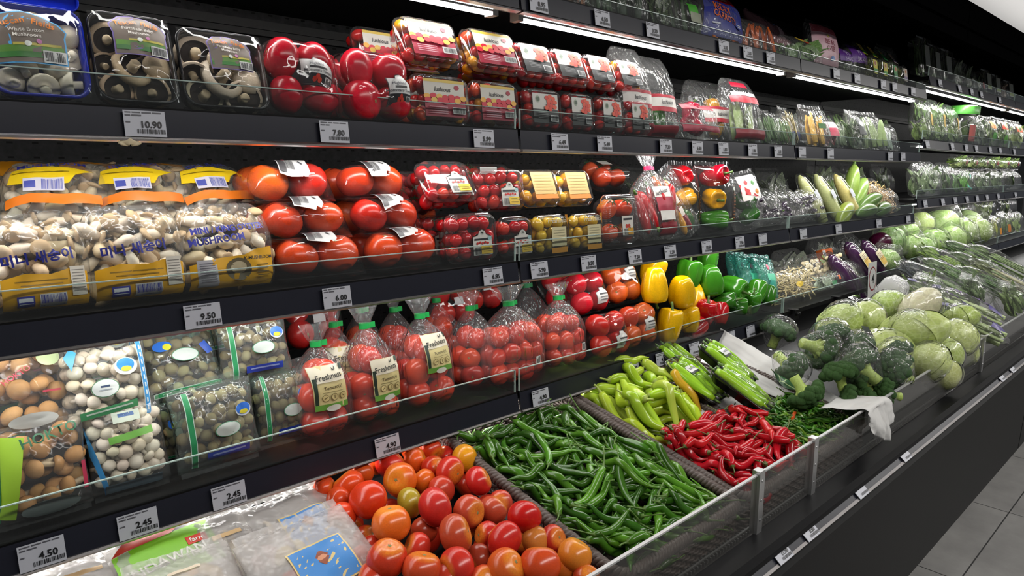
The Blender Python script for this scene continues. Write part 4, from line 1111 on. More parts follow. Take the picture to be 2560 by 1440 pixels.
# orange-red tomato packs lying flat in three layers
OR = ['#d2451a', '#cf3f1c', '#d85a1e', '#c93a1e']
def silver_label(w, h): return [('p', [(-w*.5, -h*.5), (w*.2, -h*.5), (w*.27, -h*.40), (w*.4, -h*.44), (w*.5, -h*.3), (w*.46, h*.1), (w*.5, h*.42), (w*.3, h*.5), (-w*.5, h*.5)], '#b2b1b0'), ('r', -w*.36, 0, w*.22, h*.9, '#3a383a'), ('b', -w*.12, -h*.1, w*.28, h*.5, '#2c2c30'), ('r', -w*.25, h*.3, w*.1, h*.2, '#8c1c28'), ('r', w*.25, 0, w*.06, h*.25, '#3a3a40', .6)]
lay = ['bottom', 'middle', 'top']
for j in range(3):
    for i, (a, b) in enumerate([((695, 912), (660, 885), (640, 845)), ((918, 1100), (888, 1058), (862, 1022))][q][j] for q in range(2)):
        x0, x1 = XB(a, 1.25 + .035*j), XB(b, 1.25 + .035*j); w = min(.19, x1 - x0)
        tomato_pack('%s pack of orange-red tomatoes in the stack %s' % (lay[j], ['next to the mushroom bags', 'next to the red cherry tomato boxes'][i]), ((x0+x1)/2, 1.31 + .037*j, zb + .001 + .0735*j), (-.05, 0, .06 if i else -.04), [OR[(i + j) % 4], OR[(i*2 + j) % 4], '#c4281c' if (i + j) == 2 else OR[0]],
                    w*.94, .155, .0405 + .001*(2 - j), silver_label(.062, .044), (.0, -.155*.245 - .014 - .004*j), 'orange-red tomato packs', 130 + 3*i + j, True, lrot=.1 if i else -.12)
for k, (px, z) in enumerate([(640, .12), (960, .12), (1010, .06), (905, .02)]):
    tomato_pack('orange-red tomato pack at the back, %s' % ['behind the top pack by the mushrooms', 'between the two top packs', 'behind the middle pack by the cherry boxes', 'on the shelf between the two stacks'][k], (at_y(px, 520, 1.52).x, 1.54, zb + .001 + z), (0, 0, .1*k), OR, .17, .15, .038, [('r', 0, 0, .03, .02, '#c4c3c2')], (0, 0), 'orange-red tomato packs', 140 + k, True)

# cherry tomato boxes with arch topped card
def arch_card(w, h, dark=False):
    out = [(-w*.5, -h*.5), (w*.5, -h*.5), (w*.5, h*.22), (w*.22, h*.26)] + [(w*.20*math.cos(q), h*.30 + h*.20*math.sin(q)) for q in (0.2, .8, 1.57, 2.3, 2.9)] + [(-w*.22, h*.26), (-w*.5, h*.22)]
    el = [('p', out, '#2b2b2e'), ('p', [(x*.96, y*.965) for x, y in out], '#cdcbc4'), ('e', 0, h*.36, w*.11, h*.09, '#b4b5ae'), ('e', -.02*w, h*.37, w*.03, h*.03, '#2a332a'), ('e', .03*w, h*.36, w*.03, h*.03, '#2a332a'), ('r', -w*.06, h*.12, w*.72, h*.07, '#26282c'), ('e', w*.36, h*.15, w*.10, h*.08, '#8fb5b8')]
    for k in range(5): el.append(('e', -w*.28 + k*w*.13, -h*.03 + (k % 2)*h*.03, w*.06, h*.045, '#b8261e'))
    el += [('b', -w*.30, -h*.31, w*.26, h*.28, '#2a2a2e'), ('r', w*.17, -h*.20, w*.58, h*.12, '#d9b93a'), ('r', w*.17, -h*.36, w*.58, h*.16, '#d8b440'), ('r', w*.15, -h*.2, w*.35, h*.02, '#6a5a20'), ('r', w*.18, -h*.34, w*.40, h*.02, '#6a5a20')]
    return el
CH = ['#b3141a', '#c01c1c', '#a81018', '#c8301e']
def cbox(label, a, b, y, z, lean, h, el, cols, seed, size=.0165, calyx=True, grp='cherry tomato boxes on the third shelf', yaw=0, lz=0, **kw):
    w = XB(b, y) - XB(a, y) - .004
    return clamshell('tomato_box', label, ((XB(a, y)+XB(b, y))/2, y + .032, zb + z), lean, w, h, .066, cols, size, el(w), grp, seed, calyx, yaw, lz=lz, **kw)
ac = lambda w: shift(arch_card(.060, .062), w*.12, -.012)
cbox('clear box of red cherry tomatoes at the front beside the tomato packs', 1128, 1256, 1.228, 0, -.10, .118, ac, CH, 150)
cbox('clear box of red cherry tomatoes at the front beside the yellow tomatoes', 1258, 1340, 1.232, 0, -.10, .104, ac, CH, 151)
cbox('red cherry tomato box tilted flat on top of the front box', 1085, 1215, 1.25, .122, -.62, .110, ac, CH, 152)
cbox('upright red cherry tomato box on top, left of the yellow ones', 1200, 1325, 1.27, .112, -.16, .108, ac, CH, 153)
cbox('red cherry tomato box standing behind with its card half hidden', 1070, 1190, 1.34, 0, -.1, .11, lambda w: shift(arch_card(.06, .062), -w*.15, -.012), CH, 154)
cbox('red cherry tomato box on top at the back, nearest the tomato packs', 1000, 1120, 1.38, .105, -.2, .108, lambda w: [('r', 0, .02, .03, .03, '#c4c4c0')], CH, 155)
cbox('red cherry tomato box at the back behind the upright one', 1160, 1290, 1.40, .125, -.1, .11, lambda w: [('r', 0, .02, .06, .05, '#c4c4c0')], CH, 156)
cbox('red cherry tomato box on the shelf at the back beside the tomato packs', 1010, 1100, 1.39, 0, -.1, .10, lambda w: [('r', 0, .02, .03, .03, '#c4c4c0')], CH, 157)
YL = ['#e0a010', '#dd9408', '#e2aa20', '#d58a0a']; YG = ['#cfa81c', '#c4a428', '#d8a818']
fr = lambda w: [('t', 'Freshness', w*.08, .036, .018, '#cfc9bb'), ('r', w*.12, -.006, w*.42, .05, '#d3c9a0'), ('r', w*.12, -.042, w*.46, .014, '#c98a2a'), ('p', [(w*.3, .05), (w*.38, .05), (w*.38, .02)], '#c9851c')] + [('r', w*.12, .01 - k*.007, w*.32, .0012, '#9a9478') for k in range(5)]
tp = lambda w: [('r', w*.06, .008, w*.56, .062, '#c6a768'), ('r', w*.06, -.03, w*.58, .012, '#d8812a')] + [('r', w*.06, .03 - k*.008, w*.44, .0014, '#b59a60') for k in range(6)]
cbox('clear box of yellow cherry tomatoes at the front, nearer one', 1344, 1432, 1.228, 0, -.08, .104, fr, YG, 158, .0155, False, 'yellow cherry tomato boxes')
cbox('clear box of yellow cherry tomatoes at the front next to the big tomato box', 1436, 1516, 1.228, 0, -.08, .102, fr, YG, 159, .0155, False, 'yellow cherry tomato boxes')
cbox('orange-yellow cherry tomato box tilted back on top, nearer one', 1318, 1416, 1.25, .108, -.40, .106, tp, YL, 160, .0165, False, 'yellow cherry tomato boxes')
cbox('orange-yellow cherry tomato box tilted back on top beside the lying box', 1402, 1494, 1.26, .108, -.34, .106, tp, YL, 161, .0165, False, 'yellow cherry tomato boxes')
BT = ['#cf4a26', '#c8421e', '#d0522a']
sm = lambda w: [('r', w*.10, -.02, w*.36, .062, '#2a2a2c'), ('r', w*.10, -.02, w*.33, .059, '#cfccc4'), ('r', w*.10, .0, w*.26, .006, '#222226'), ('e', w*.06, -.02, .006, .006, '#b83a2a'), ('e', w*.13, -.02, .006, .006, '#b83a2a'), ('b', w*.04, -.036, w*.12, .018, '#333'), ('r', w*.17, -.036, w*.16, .020, '#c9922a')]
cbox('large ribbed clear box of vine tomatoes standing at the front', 1520, 1604, 1.228, 0, -.12, .150, sm, BT, 162, big=[(-.24, -.25, .030), (.22, -.26, .030), (-.24, .22, .031), (.20, .22, .032)], ribbed=True, grp='vine tomato boxes')
t = clamshell('tomato_box', 'clear box of vine tomatoes lying on top behind the large ribbed box', ((XB(1498, 1.36)+XB(1590, 1.36))/2, 1.37, zb + .150), -1.2, .15, .13, .075, BT, .02, [('r', 0, .01, .05, .03, '#cfccc4')], 'vine tomato boxes', 163, big=[(-.24, -.2, .031), (.22, -.22, .031), (-.2, .24, .03), (.22, .22, .03)])

# bags and pepper packs to the right
def XBw(a, b, y): return (XB(a, y)+XB(b, y))/2, XB(b, y) - XB(a, y)
x, w = XBw(1602, 1716, 1.24); B = Bag(w*.95, .285, .075, 'tied', 170, .004, .80)
t = film_bag('chilli_bag', 'tied clear bag of large red chillies with pink neck tape', (x, 1.27, zb), B, FTIE, (-.20, 0, 0)); tie(t, B, '#e01e5a')
r = random.Random(170)
for k in range(6): link('red_chilli', gourd_me(2), t, ((k - 2.5)*w*.12, -.012 - .006*(k % 2), .085 + .012*(k % 3)), (r.uniform(-.2, .2), r.uniform(-.35, .35) + PI*(k % 2), r.random()*6), .068, jit('#b01018', r))
label_part('label', t, [('r', .012, .148, .085, .034, '#d4d0ca'), ('t', 'lushious', .008, .148, .020, '#26262a', .2, .25), ('r', .016, .108, .085, .044, '#9a1230'), ('r', .022, .072, .085, .030, '#d4d0ca'), ('r', .024, .03, .09, .040, '#7e1020')], B.front, cell=.008)
x, w = XBw(1668, 1785, 1.24); B = Bag(w*.62, .225, .055, 'pillow', 171, .004)
t = film_bag('carrot_bag', 'slim leaning bag of orange and yellow vegetables beside the red chilli bag', (x + .01, 1.27, zb), B, FBAG, (-.3, -.42, 0))
for k, (xx, z, c) in enumerate([(-.018, .12, '#e07a20'), (.014, .15, '#e8842a'), (.0, .055, '#e0a020'), (.02, .06, '#8a2434'), (-.02, .19, '#e06a1c')]): link('snack_pepper', gourd_me(1), t, (xx, -.006, z), (.1, .1*k - .2, k), .052, srgb(c))
label_part('label', t, [('r', 0, .14, .028, .05, '#d9d0c4'), ('r', .0, .085, .02, .03, '#d9d0c4')], B.front, cell=.008)
def tri(label, a, b, y, seed, cols, side, H=.235):
    x, w = XBw(a, b, y); B = Bag(w*.9, H, .092, 'pillow', seed, .003); t = film_bag('pepper_pack', label, (x, y + .05, zb), B, FWRAP, (-.10, 0, 0), 'peppers', 'three-colour pepper packs'); r = random.Random(seed)
    for k, c in enumerate(cols): link('bell_pepper', pepper_me((seed + k) % 4), t, (r.uniform(-.006, .006), -.002, .046 + .076*k), (PI/2 + r.uniform(-.5, .3), r.uniform(-.3, .3), r.random()*6), .044, jit(c, r, .05))
    label_part('label', t, side(B.W, H), B.front, cell=.008)
dk = lambda W, H: [('p', [(W*.24, H*.12), (W*.44, H*.10), (W*.46, H*.60), (W*.30, H*.62), (W*.22, H*.45)], '#2a1412'), ('e', W*.33, H*.64, W*.07, H*.03, '#c9cfc8')] + [('r', W*.34, H*(.2 + .05*k), W*.12, H*.012, '#a86a3a') for k in range(8)]
tri('pack of red, yellow and green peppers half hidden behind the carrot bag', 1706, 1772, 1.26, 175, ['#2f6a1c', '#dd9a0a', '#b40e18'], dk)
tri('pack of red, yellow and green peppers with dark side label at the front', 1766, 1862, 1.235, 176, ['#3a7a1e', '#e2a00c', '#b30c22'], dk)
x, w = XBw(1850, 1935, 1.25); B = Bag(w*.8, .205, .08, 'pillow', 177, .004)
t = film_bag('pepper_pack', 'pack of green peppers under a white and red printed header', (x, 1.29, zb), B, FBAG, (-.22, -.1, 0), 'peppers')
for z in (.045, .10): link('bell_pepper', pepper_me(1), t, (.005, -.002, z), (1.2, .3, z*30), .040, srgb('#2a641a'))
label_part('label', t, [('r', 0, .150, B.W*.62, .095, '#dcd8d2'), ('p', [(-B.W*.31, .13), (-B.W*.31, .17), (B.W*.2, .11), (B.W*.31, .103)], '#c01a22'), ('e', B.W*.12, .165, .012, .009, '#3f7a34'), ('e', B.W*.18, .13, .012, .010, '#d8801c'), ('e', -B.W*.1, .17, .012, .009, '#c8202a')], B.front, cell=.008)
for k, (a, b, c, H, lb) in enumerate([(1888, 1960, '#2a1830', .150, 'crinkled bag of small dark aubergines nearest the green peppers'), (1950, 2010, '#34203c', .145, 'crinkled bag of small aubergines, middle of three'), (2000, 2062, '#2e1c36', .140, 'crinkled bag of small aubergines beside the sweetcorn')]):
    x, w = XBw(a, b, 1.26); B = Bag(w*.92, H, .09, 'sack', 180 + k, .006); t = film_bag('aubergine_bag', lb, (x, 1.28, zb), B, FBAG, (-.3, 0, 0), 'bag', 'small aubergine bags'); r = random.Random(k)
    for q in range(7): link('aubergine', gourd_me(3 + q % 2), t, (r.uniform(-.3, .3)*w, -.012, .03 + .012*q), (r.uniform(-.4, .4), 1.4 + r.uniform(-.5, .5), r.random()*6), .034, jit(c, r))
for k, (px, py, L, c, lb) in enumerate([(2035, 490, .26, '#b7bd7c', 'long pale green wrapped gourd nearest the aubergine bags'), (2075, 490, .27, '#bcc486', 'long pale green wrapped gourd, middle of three'), (2122, 492, .27, '#d3c77a', 'long yellow-green wrapped gourd beside the pale cucumbers')]):
    p = at_y(px, py, 1.30); t = thing('wrapped_gourd', lb, 'gourd', (p.x, 1.31, zb + .10), (-.42, -.30, 0), 'long wrapped gourds')
    link('gourd', corn_me(0), t, (0, 0, 0), (0, 0, 0), (L*.46*.82, L*.46*.82, L*.46), srgb(c))
    hull_film(t, [((0, 0, 0), (.034, .034, L*.5))], FWRAP, 1.03)
    label_part('label', t, [('r', 0, 0, .03, .04, '#b8bcc4')], lambda a, b, off: Vector((a, -.0365 - off + a*a*12, b + .01)), cell=.01)
for k, (px, py, y, ry, rz, lb) in enumerate([(2130, 465, 1.34, .25, .3, 'pale green cucumber standing up at the back of the cucumber pile'), (2150, 478, 1.32, .95, .2, 'pale green cucumber slanting across the top of the pile'), (2172, 505, 1.27, 1.25, -.1, 'darker green cucumber lying across the front of the pile'), (2205, 528, 1.26, 1.45, .1, 'darker green cucumber at the bottom of the pile beside the sprouts'), (2165, 535, 1.25, 1.5, .0, 'green cucumber at the bottom front of the pile'), (2112, 535, 1.25, 1.2, .2, 'yellow-green cucumber low beside the wrapped gourds')]):
    p = at_y(px, py, y)
    link('cucumber', gourd_me(0), None, (p.x, y, max(p.z, zb + .036)), (0, ry, rz), .115, srgb(['#8fab4e', '#86a64c', '#5f7f3c', '#5c7a3c', '#587636', '#8a9a3c'][k]))
    tag(COL.objects[-1], lb, 'cucumber', 'loose pale cucumbers')
for k, (a, b, y, H, c, kind, ct, mt, lb) in enumerate([
    (2160, 2222, 1.30, .185, '#d9b878', 'sack', 'tangle', 0, 'clear bag of yellowish bean sprouts leaning behind the cucumbers'),
    (2205, 2280, 1.24, .130, '#c9a878', 'sack', 'tangle', 0, 'clear bag of bean sprouts at the end of the third shelf'),
    (2205, 2270, 1.36, .215, '#7fa552', 'pillow', 'stalks', 0, 'bunch of spring onions in a clear sleeve leaning back'),
    (2240, 2320, 1.34, .200, '#8fb060', 'pillow', 'stalks', 0, 'clear sleeve of leeks reaching past the end of the shelf')]):
    x, w = XBw(a, b, y)
    x = min(x, 3.99 - min(w, .26)*.5 - (.06 if k > 1 else 0) - (.17 if k == 2 else 0))
    veg_bag('vegetable_bag', lb, (x, y + .04, zb), min(w, .26), H, .085, kind, ct, c, FBAG, (-.45 if k > 1 else -.25, -.3 if k > 1 else 0, 0), 190 + k, 'vegetable bags on the third shelf', idx=k % 3)
for k, (px, c) in enumerate([(2080, '#4f6a2a'), (2160, '#5a7434'), (2230, '#46602c'), (1960, '#20301a'), (1640, '#26361e')]):
    veg_bag('vegetable_bag', 'bag of dark leaves behind on the third shelf, ' + ['above the long gourds', 'above the pale cucumbers', 'above the leeks', 'above the aubergine bags', 'behind the tied red chilli bag'][k], (at_y(px, 430, 1.55).x, 1.57, zb + (.08 if k < 3 else .05)), .24, .17, .10, 'pillow', 'leaves', c, FBAG, (-.4, 0, 0), 200 + k, 'vegetable bags on the third shelf')
# ================================================================ lowest shelf: shimeji bags, tied tomato bags, peppers
def shimeji_print(W, H, edge, strip, blue=True):
    el = [('r', W*.40, H*.5, W*.07, H*.86, '#d6dcda'), ('r', W*.40, H*.5, W*.055, H*.86, edge)]
    for k in range(9): el.append(('r', W*.40, H*(.14 + .09*k), W*.02, H*.05, '#cfe0e6'))
    el += [('p', [(-W*.42, H*.86), (-W*.34, H*.95), (-W*.28, H*.9), (-W*.36, H*.7)], edge),
           ('e', W*.20, H*.66, W*.13, H*.10, '#cfd9cf'), ('e', W*.20, H*.68, W*.10, H*.075, '#2f86cf'), ('e', W*.20, H*.63, W*.06, H*.03, '#d8cf3a'),
           ('e', -W*.06, H*.45, W*.15, H*.105, '#4a7f5a'), ('e', -W*.06, H*.45, W*.142, H*.097, '#cdd3d0'), ('r', -W*.06, H*.47, W*.10, H*.02, '#3a4a6a'), ('r', -W*.06, H*.43, W*.14, H*.012, '#8a929a'),
           ('r', -W*.04, H*.20, W*.62, H*.085, strip, .09), ('r', -W*.04, H*.205, W*.5, H*.018, '#cfe0d2', .09)]
    return el
SW = ['#d6cdb8', '#dcd4c2', '#cfc4ac']; SB = ['#8d6f4a', '#a58560', '#7a5e3e', '#b89a72']; SO = ['#b88a52', '#c89a62', '#a87a46']
def mush_bag(label, a, b, H, y, z, lean, cols, prints, seed, yaw=0, mat=None, n=46, size=.011, mes=(0, 1), D=.075, grp='shimeji mushroom bags', roll=0):
    x, w = (XC(a, y)+XC(b, y))/2, XC(b, y) - XC(a, y)
    B = Bag(w, H, D, 'pillow', seed, .0045); t = film_bag('mushroom_bag', label, (x, y + D*.5, zc + z), B, mat or FBAG, (lean, roll, yaw), 'mushrooms', grp)
    r = random.Random(seed); B.fill(t, 'mushroom', [shimeji_me(k) for k in mes], n, size, cols, r, rot=((1.35, .35), (0, .4)), v0=.10, v1=.92, inset=1.2, uu=.84)
    label_part('print', t, prints(w, H), B.front, cell=.007, base=.0025)
wp = lambda W, H: shimeji_print(W, H, '#3f95d2', '#4f9f6a'); gp = lambda W, H: shimeji_print(W, H, '#2f8f5a', '#2450b0')
gp2 = lambda W, H: [('r', 0, H*.10, W*.84, H*.06, '#cfe0d6', .05), ('r', 0, H*.10, W*.82, H*.045, '#2f8f5a', .05), ('e', -W*.22, H*.72, W*.11, H*.08, '#2f6fcf'), ('e', -W*.17, H*.70, W*.05, H*.05, '#d8d83a'), ('e', W*.02, H*.55, W*.17, H*.10, '#4a8f6a'), ('e', W*.02, H*.55, W*.16, H*.09, '#c5cec8'), ('r', W*.30, H*.62, W*.10, H*.18, '#2450b0', .5)]
gp3 = lambda W, H: [('r', -W*.34, H*.5, W*.07, H*.9, '#cfe0d6'), ('r', -W*.34, H*.5, W*.055, H*.9, '#2f8f5a'), ('e', W*.28, H*.62, W*.11, H*.085, '#cfd9e6'), ('e', W*.28, H*.63, W*.10, H*.075, '#2f6fcf'), ('e', W*.28, H*.59, W*.06, H*.03, '#d8cf3a'), ('e', W*.05, H*.43, W*.16, H*.09, '#4a8f6a'), ('e', W*.05, H*.43, W*.15, H*.082, '#c5cec8'), ('r', W*.05, H*.15, W*.52, H*.09, '#2340a8'), ('r', W*.05, H*.155, W*.40, H*.02, '#8fa0d0')]
hk = lambda W, H: [('t', 'HOKTO', W*.12, H*.86, H*.15, '#2f6a4a', .18), ('p', [(-W*.48, H*.95), (-W*.12, H*.88), (-W*.30, H*.05), (-W*.48, H*.1)], '#9ec73a'), ('p', [(-W*.40, H*.95), (-W*.34, H*.94), (-W*.44, H*.05), (-W*.48, H*.08)], '#2a7a4a'), ('e', W*.05, H*.10, W*.30, H*.09, '#7f8886'), ('r', W*.42, H*.35, W*.05, H*.3, '#b0304a')]
hk2 = lambda W, H: [('e', -W*.14, H*.92, W*.28, H*.07, '#b8bcb8'), ('t', 'HOKTO', -W*.06, H*.66, H*.075, '#b83a4a', .5), ('e', W*.30, H*.80, W*.13, H*.09, '#a8b88a'), ('e', W*.05, H*.20, W*.26, H*.07, '#b9bbb6'), ('r', W*.28, H*.46, W*.20, H*.02, '#a83a4a'), ('r', -W*.2, H*.06, W*.30, H*.07, '#2f6a4a', .1)]
mush_bag('bag of light brown shimeji at the bottom near corner with green striped print', -60, 215, .150, 1.225, 0, -.20, SO, hk, 210, n=26, size=.0165, mes=(2, 3))
mush_bag('bag of light brown shimeji leaning on top at the near end', -70, 190, .165, 1.27, .105, -.35, SO, hk2, 211, n=26, size=.0165, mes=(2, 3))
mush_bag('brown shimeji bag at the back near the picture edge', -40, 150, .14, 1.42, .12, -.3, SO, hk2, 212, n=20, size=.0155, mes=(2, 3))
mush_bag('bag of white shimeji with blue edge strips on top, facing out', 158, 398, .150, 1.262, .105, -.30, SW, wp, 213, yaw=.0, n=60, size=.0118)
mush_bag('bag of white shimeji at the bottom front, behind the glass', 210, 424, .150, 1.232, 0, -.25, SW, lambda W, H: [('r', -W*.42, H*.4, W*.06, H*.8, '#3f95d2', .2), ('r', W*.02, H*.62, W*.55, H*.08, '#6fae4a', .1), ('r', 0, H*.84, W*.34, H*.12, '#b9c4b4'), ('r', 0, H*.86, W*.2, H*.04, '#4a6a9a'), ('r', 0, H*.06, W*.7, H*.10, '#6a7c88')], 214, n=56, size=.0118)
mush_bag('bag of white shimeji in the back row, mostly hidden', 160, 370, .14, 1.40, .125, -.35, SW, wp, 215, n=34)
mush_bag('green-edged bag of brown shimeji lying back on top beside the white ones', 375, 585, .140, 1.30, .108, -.55, SB, gp2, 216, mat=FGREEN, mes=(2, 3), n=50, size=.0115)
mush_bag('green-edged bag of brown shimeji standing at the bottom front', 440, 662, .152, 1.232, 0, -.22, SB, gp3, 217, mat=FGREEN, mes=(2, 3), n=54, size=.0118, yaw=.05)
mush_bag('green-edged bag of brown shimeji on top beside the tomato bags', 574, 752, .140, 1.285, .128, -.32, SB, gp3, 218, mat=FGREEN, mes=(2, 3), n=50, size=.0115, yaw=-.05)
mush_bag('green-edged bag of brown shimeji at the bottom beside the tomato bags', 652, 800, .145, 1.262, 0, -.2, SB, gp3, 219, mat=FGREEN, mes=(2, 3), n=50, size=.0118)
mush_bag('brown shimeji bag in the dark back row above the others', 400, 600, .13, 1.45, .145, -.4, SB, gp2, 220, mat=FGREEN, mes=(2, 3), n=30)
mush_bag('brown shimeji bag squeezed low between the white and brown bags', 408, 470, .10, 1.31, 0, -.2, SB, gp2, 221, mat=FGREEN, mes=(2, 3), n=20)

def fresh_label(w, h):
    out = [(-w*.5, -h*.5), (-w*.5, h*.46), (-w*.3, h*.5), (w*.5, h*.47), (w*.5, -h*.46)]
    return [('p', out, '#cdbf86'), ('r', 0, h*.30, w*.99, h*.36, '#d6cfb9'), ('r', -w*.43, -h*.12, w*.10, h*.70, '#1f3326'), ('r', 0, -h*.43, w, h*.13, '#5f9436'), ('e', w*.02, -h*.47, w*.22, h*.07, '#d0d0c4'),
            ('t', 'Freshness', .0, h*.25, h*.185, '#222018', .06, 0, .88), ('p', [(w*.14, h*.36), (w*.13, h*.44), (w*.19, h*.37)], '#222018'), ('p', [(w*.18, h*.36), (w*.23, h*.46), (w*.25, h*.39)], '#222018'), ('r', w*.44, h*.42, w*.10, h*.12, '#1f3326'),
            ('t', 'Tomato(s)', w*.06, h*.0, h*.105, '#4a4024', .04), ('r', w*.06, -h*.10, w*.66, h*.008, '#7a6c40')] + [q for k in range(3) for q in (('e', -w*.20 + k*w*.26, -h*.22, w*.10, h*.082, '#6a5c34'), ('e', -w*.20 + k*w*.26, -h*.22, w*.088, h*.070, '#c4b57c'), ('r', -w*.20 + k*w*.26, -h*.22, w*.10, h*.02, '#6a5c34', .5 + k))]
TR = ['#c8321e', '#cf3c20', '#c02c1e', '#d2461f']
def tied_tomatoes(label, a, b, H, y, seed, lab=None, n=9, R0=.032, tape='#1f9a4a', lean=-.10, z=0, D=.11, yaw=0, grp='tied tomato bags', extra=None):
    x, w = (XC(a, y)+XC(b, y))/2, XC(b, y) - XC(a, y)
    B = Bag(w, H, D, 'tied', seed, .004, .82); t = film_bag('tomato_bag', label, (x, y + D*.5, zc + z), B, FTIE, (lean, 0, yaw), 'tomatoes', grp); r = random.Random(seed)
    nx = max(1, round(w / (R0*1.95))); k = 0; zz = R0*.95
    while k < n and zz < H*.66:
        cnt = nx if zz < H*.45 else max(1, nx - 1)
        for i in range(cnt):
            wf = B.prof(zz/H)[0]
            xx = ((i + .5)/cnt - .5) * max(0.01, (w*wf - R0*.6)) * .92 + r.uniform(-.003, .003)
            for yy in (-D*.14, D*.24):
                link('tomato', tomato_me(10 + r.randrange(6)), t, (xx, yy + r.uniform(-.006, .006), zz + r.uniform(-.004, .004)), (r.random()*6, r.random()*6, 0), R0*r.uniform(.9, 1.05), jit(r.choice(TR), r, .08)); k += 1
        zz += R0*1.62
    tie(t, B, tape)
    if lab: label_part('label', t, shift(fresh_label(.072, .090), lab[0], lab[1]), B.front, cell=.006, base=.005)
    elif extra: label_part('sticker', t, extra, B.front, cell=.02, base=.0025)
    return t
FL = 'tied clear tomato bag with cream label '
tied_tomatoes(FL + 'at the front beside the brown shimeji', 762, 905, .235, 1.228, 230, (-.004, .108))
tied_tomatoes(FL + 'at the front, middle of the three front ones', 893, 1026, .258, 1.232, 231, (.012, .098))
tied_tomatoes(FL + 'at the front end of the labelled row', 1036, 1160, .255, 1.245, 232, (.006, .125))
tied_tomatoes(FL + 'half hidden between the first two front bags', 832, 925, .245, 1.335, 233, (.0, .11))
for k, (a, b, y, lb) in enumerate([(985, 1075, 1.37, 'peeping out between the second and third labelled bags'), (900, 990, 1.42, 'at the back behind the middle labelled bag'), (1090, 1180, 1.40, 'at the back behind the last labelled bag')]):
    tied_tomatoes('green-taped tomato bag without visible label ' + lb, a, b, .25, y, 234 + k)
stk = lambda w: [('r', w*.28, .05, .018, .022, '#d6d6d4'), ('b', w*.28, .05, .014, .018, '#2a2a2c')]
tied_tomatoes('tied bag of loose small tomatoes next to the last labelled bag', 1172, 1272, .245, 1.27, 240, R0=.029, n=16, extra=stk(.12))
tied_tomatoes('tied bag of small tomatoes at the front over the glass corner', 1246, 1388, .250, 1.232, 241, R0=.029, n=22, extra=stk(.16))
tied_tomatoes('tied bag of small tomatoes beside the wrapped red tomato packs', 1388, 1488, .235, 1.245, 242, R0=.029, n=16, extra=stk(.14))
tied_tomatoes('tied bag of small tomatoes behind, its crumpled top showing', 1312, 1400, .255, 1.39, 243, R0=.029, n=12, tape='#1f7a4a')
for k, (px, py, y) in enumerate([(775, 815, 1.50), (1190, 735, 1.52), (1120, 770, 1.50)]):
    p = at_y(px, py, y)
    tomato_pack('wrapped red tomato pack in the back row, %s' % ['behind the first labelled bag', 'behind the loose tomato bags', 'behind the third labelled bag'][k], (p.x, y, p.z - .05), (-.3, 0, 0), ['#b8201e', '#c02a20'], .15, .12, .034, [('r', 0, 0, .03, .02, '#c6c6c6')], (0, 0), 'wrapped packs on the lowest shelf', 250 + k)
arch = lambda: [('p', [(-.026, -.024), (.026, -.024), (.026, .012), (.014, .016), (.008, .026), (-.008, .026), (-.014, .016), (-.026, .012)], '#2c2c2e'), ('p', [(-.025, -.023), (.025, -.023), (.025, .0115), (.013, .015), (.008, .0245), (-.008, .0245), (-.013, .015), (-.025, .0115)], '#c9c9c6'), ('r', 0, .004, .034, .005, '#2a2a2c'), ('r', 0, -.006, .036, .003, '#77777a'), ('r', 0, -.014, .036, .003, '#77777a')]
for k, (a, b, y, z, cols, la, lb) in enumerate([
    (1488, 1580, 1.232, .006, ['#c22c1c', '#b8241c'], (.030, -.024), 'wrapped pack of four red tomatoes at the front beside the tied bags'),
    (1565, 1650, 1.245, .006, ['#c84a20', '#c23c1e', '#cc5a26'], (.030, .0), 'wrapped pack of four orange-red tomatoes at the front beside yellow peppers'),
    (1440, 1535, 1.31, .118, ['#c01426', '#ba1022'], (.030, -.022), 'wrapped pack of four pinkish red tomatoes leaning on top'),
    (1516, 1622, 1.32, .128, ['#d8641c', '#d4581a'], (.026, .025), 'wrapped pack of four bright orange tomatoes on top under the rail'),
    (1380, 1470, 1.40, .125, ['#b81a22', '#c02a22'], (.02, 0), 'wrapped red tomato pack behind, with crumpled white sticker')]):
    x, w = (XC(a, y)+XC(b, y))/2, XC(b, y) - XC(a, y)
    tomato_pack(lb, (x, y + .05, zc + z), (-.28 if k < 2 else -.42, 0, 0), cols, min(.155, w*.96), .122, .0355, arch(), la, 'wrapped packs on the lowest shelf', 260 + k)

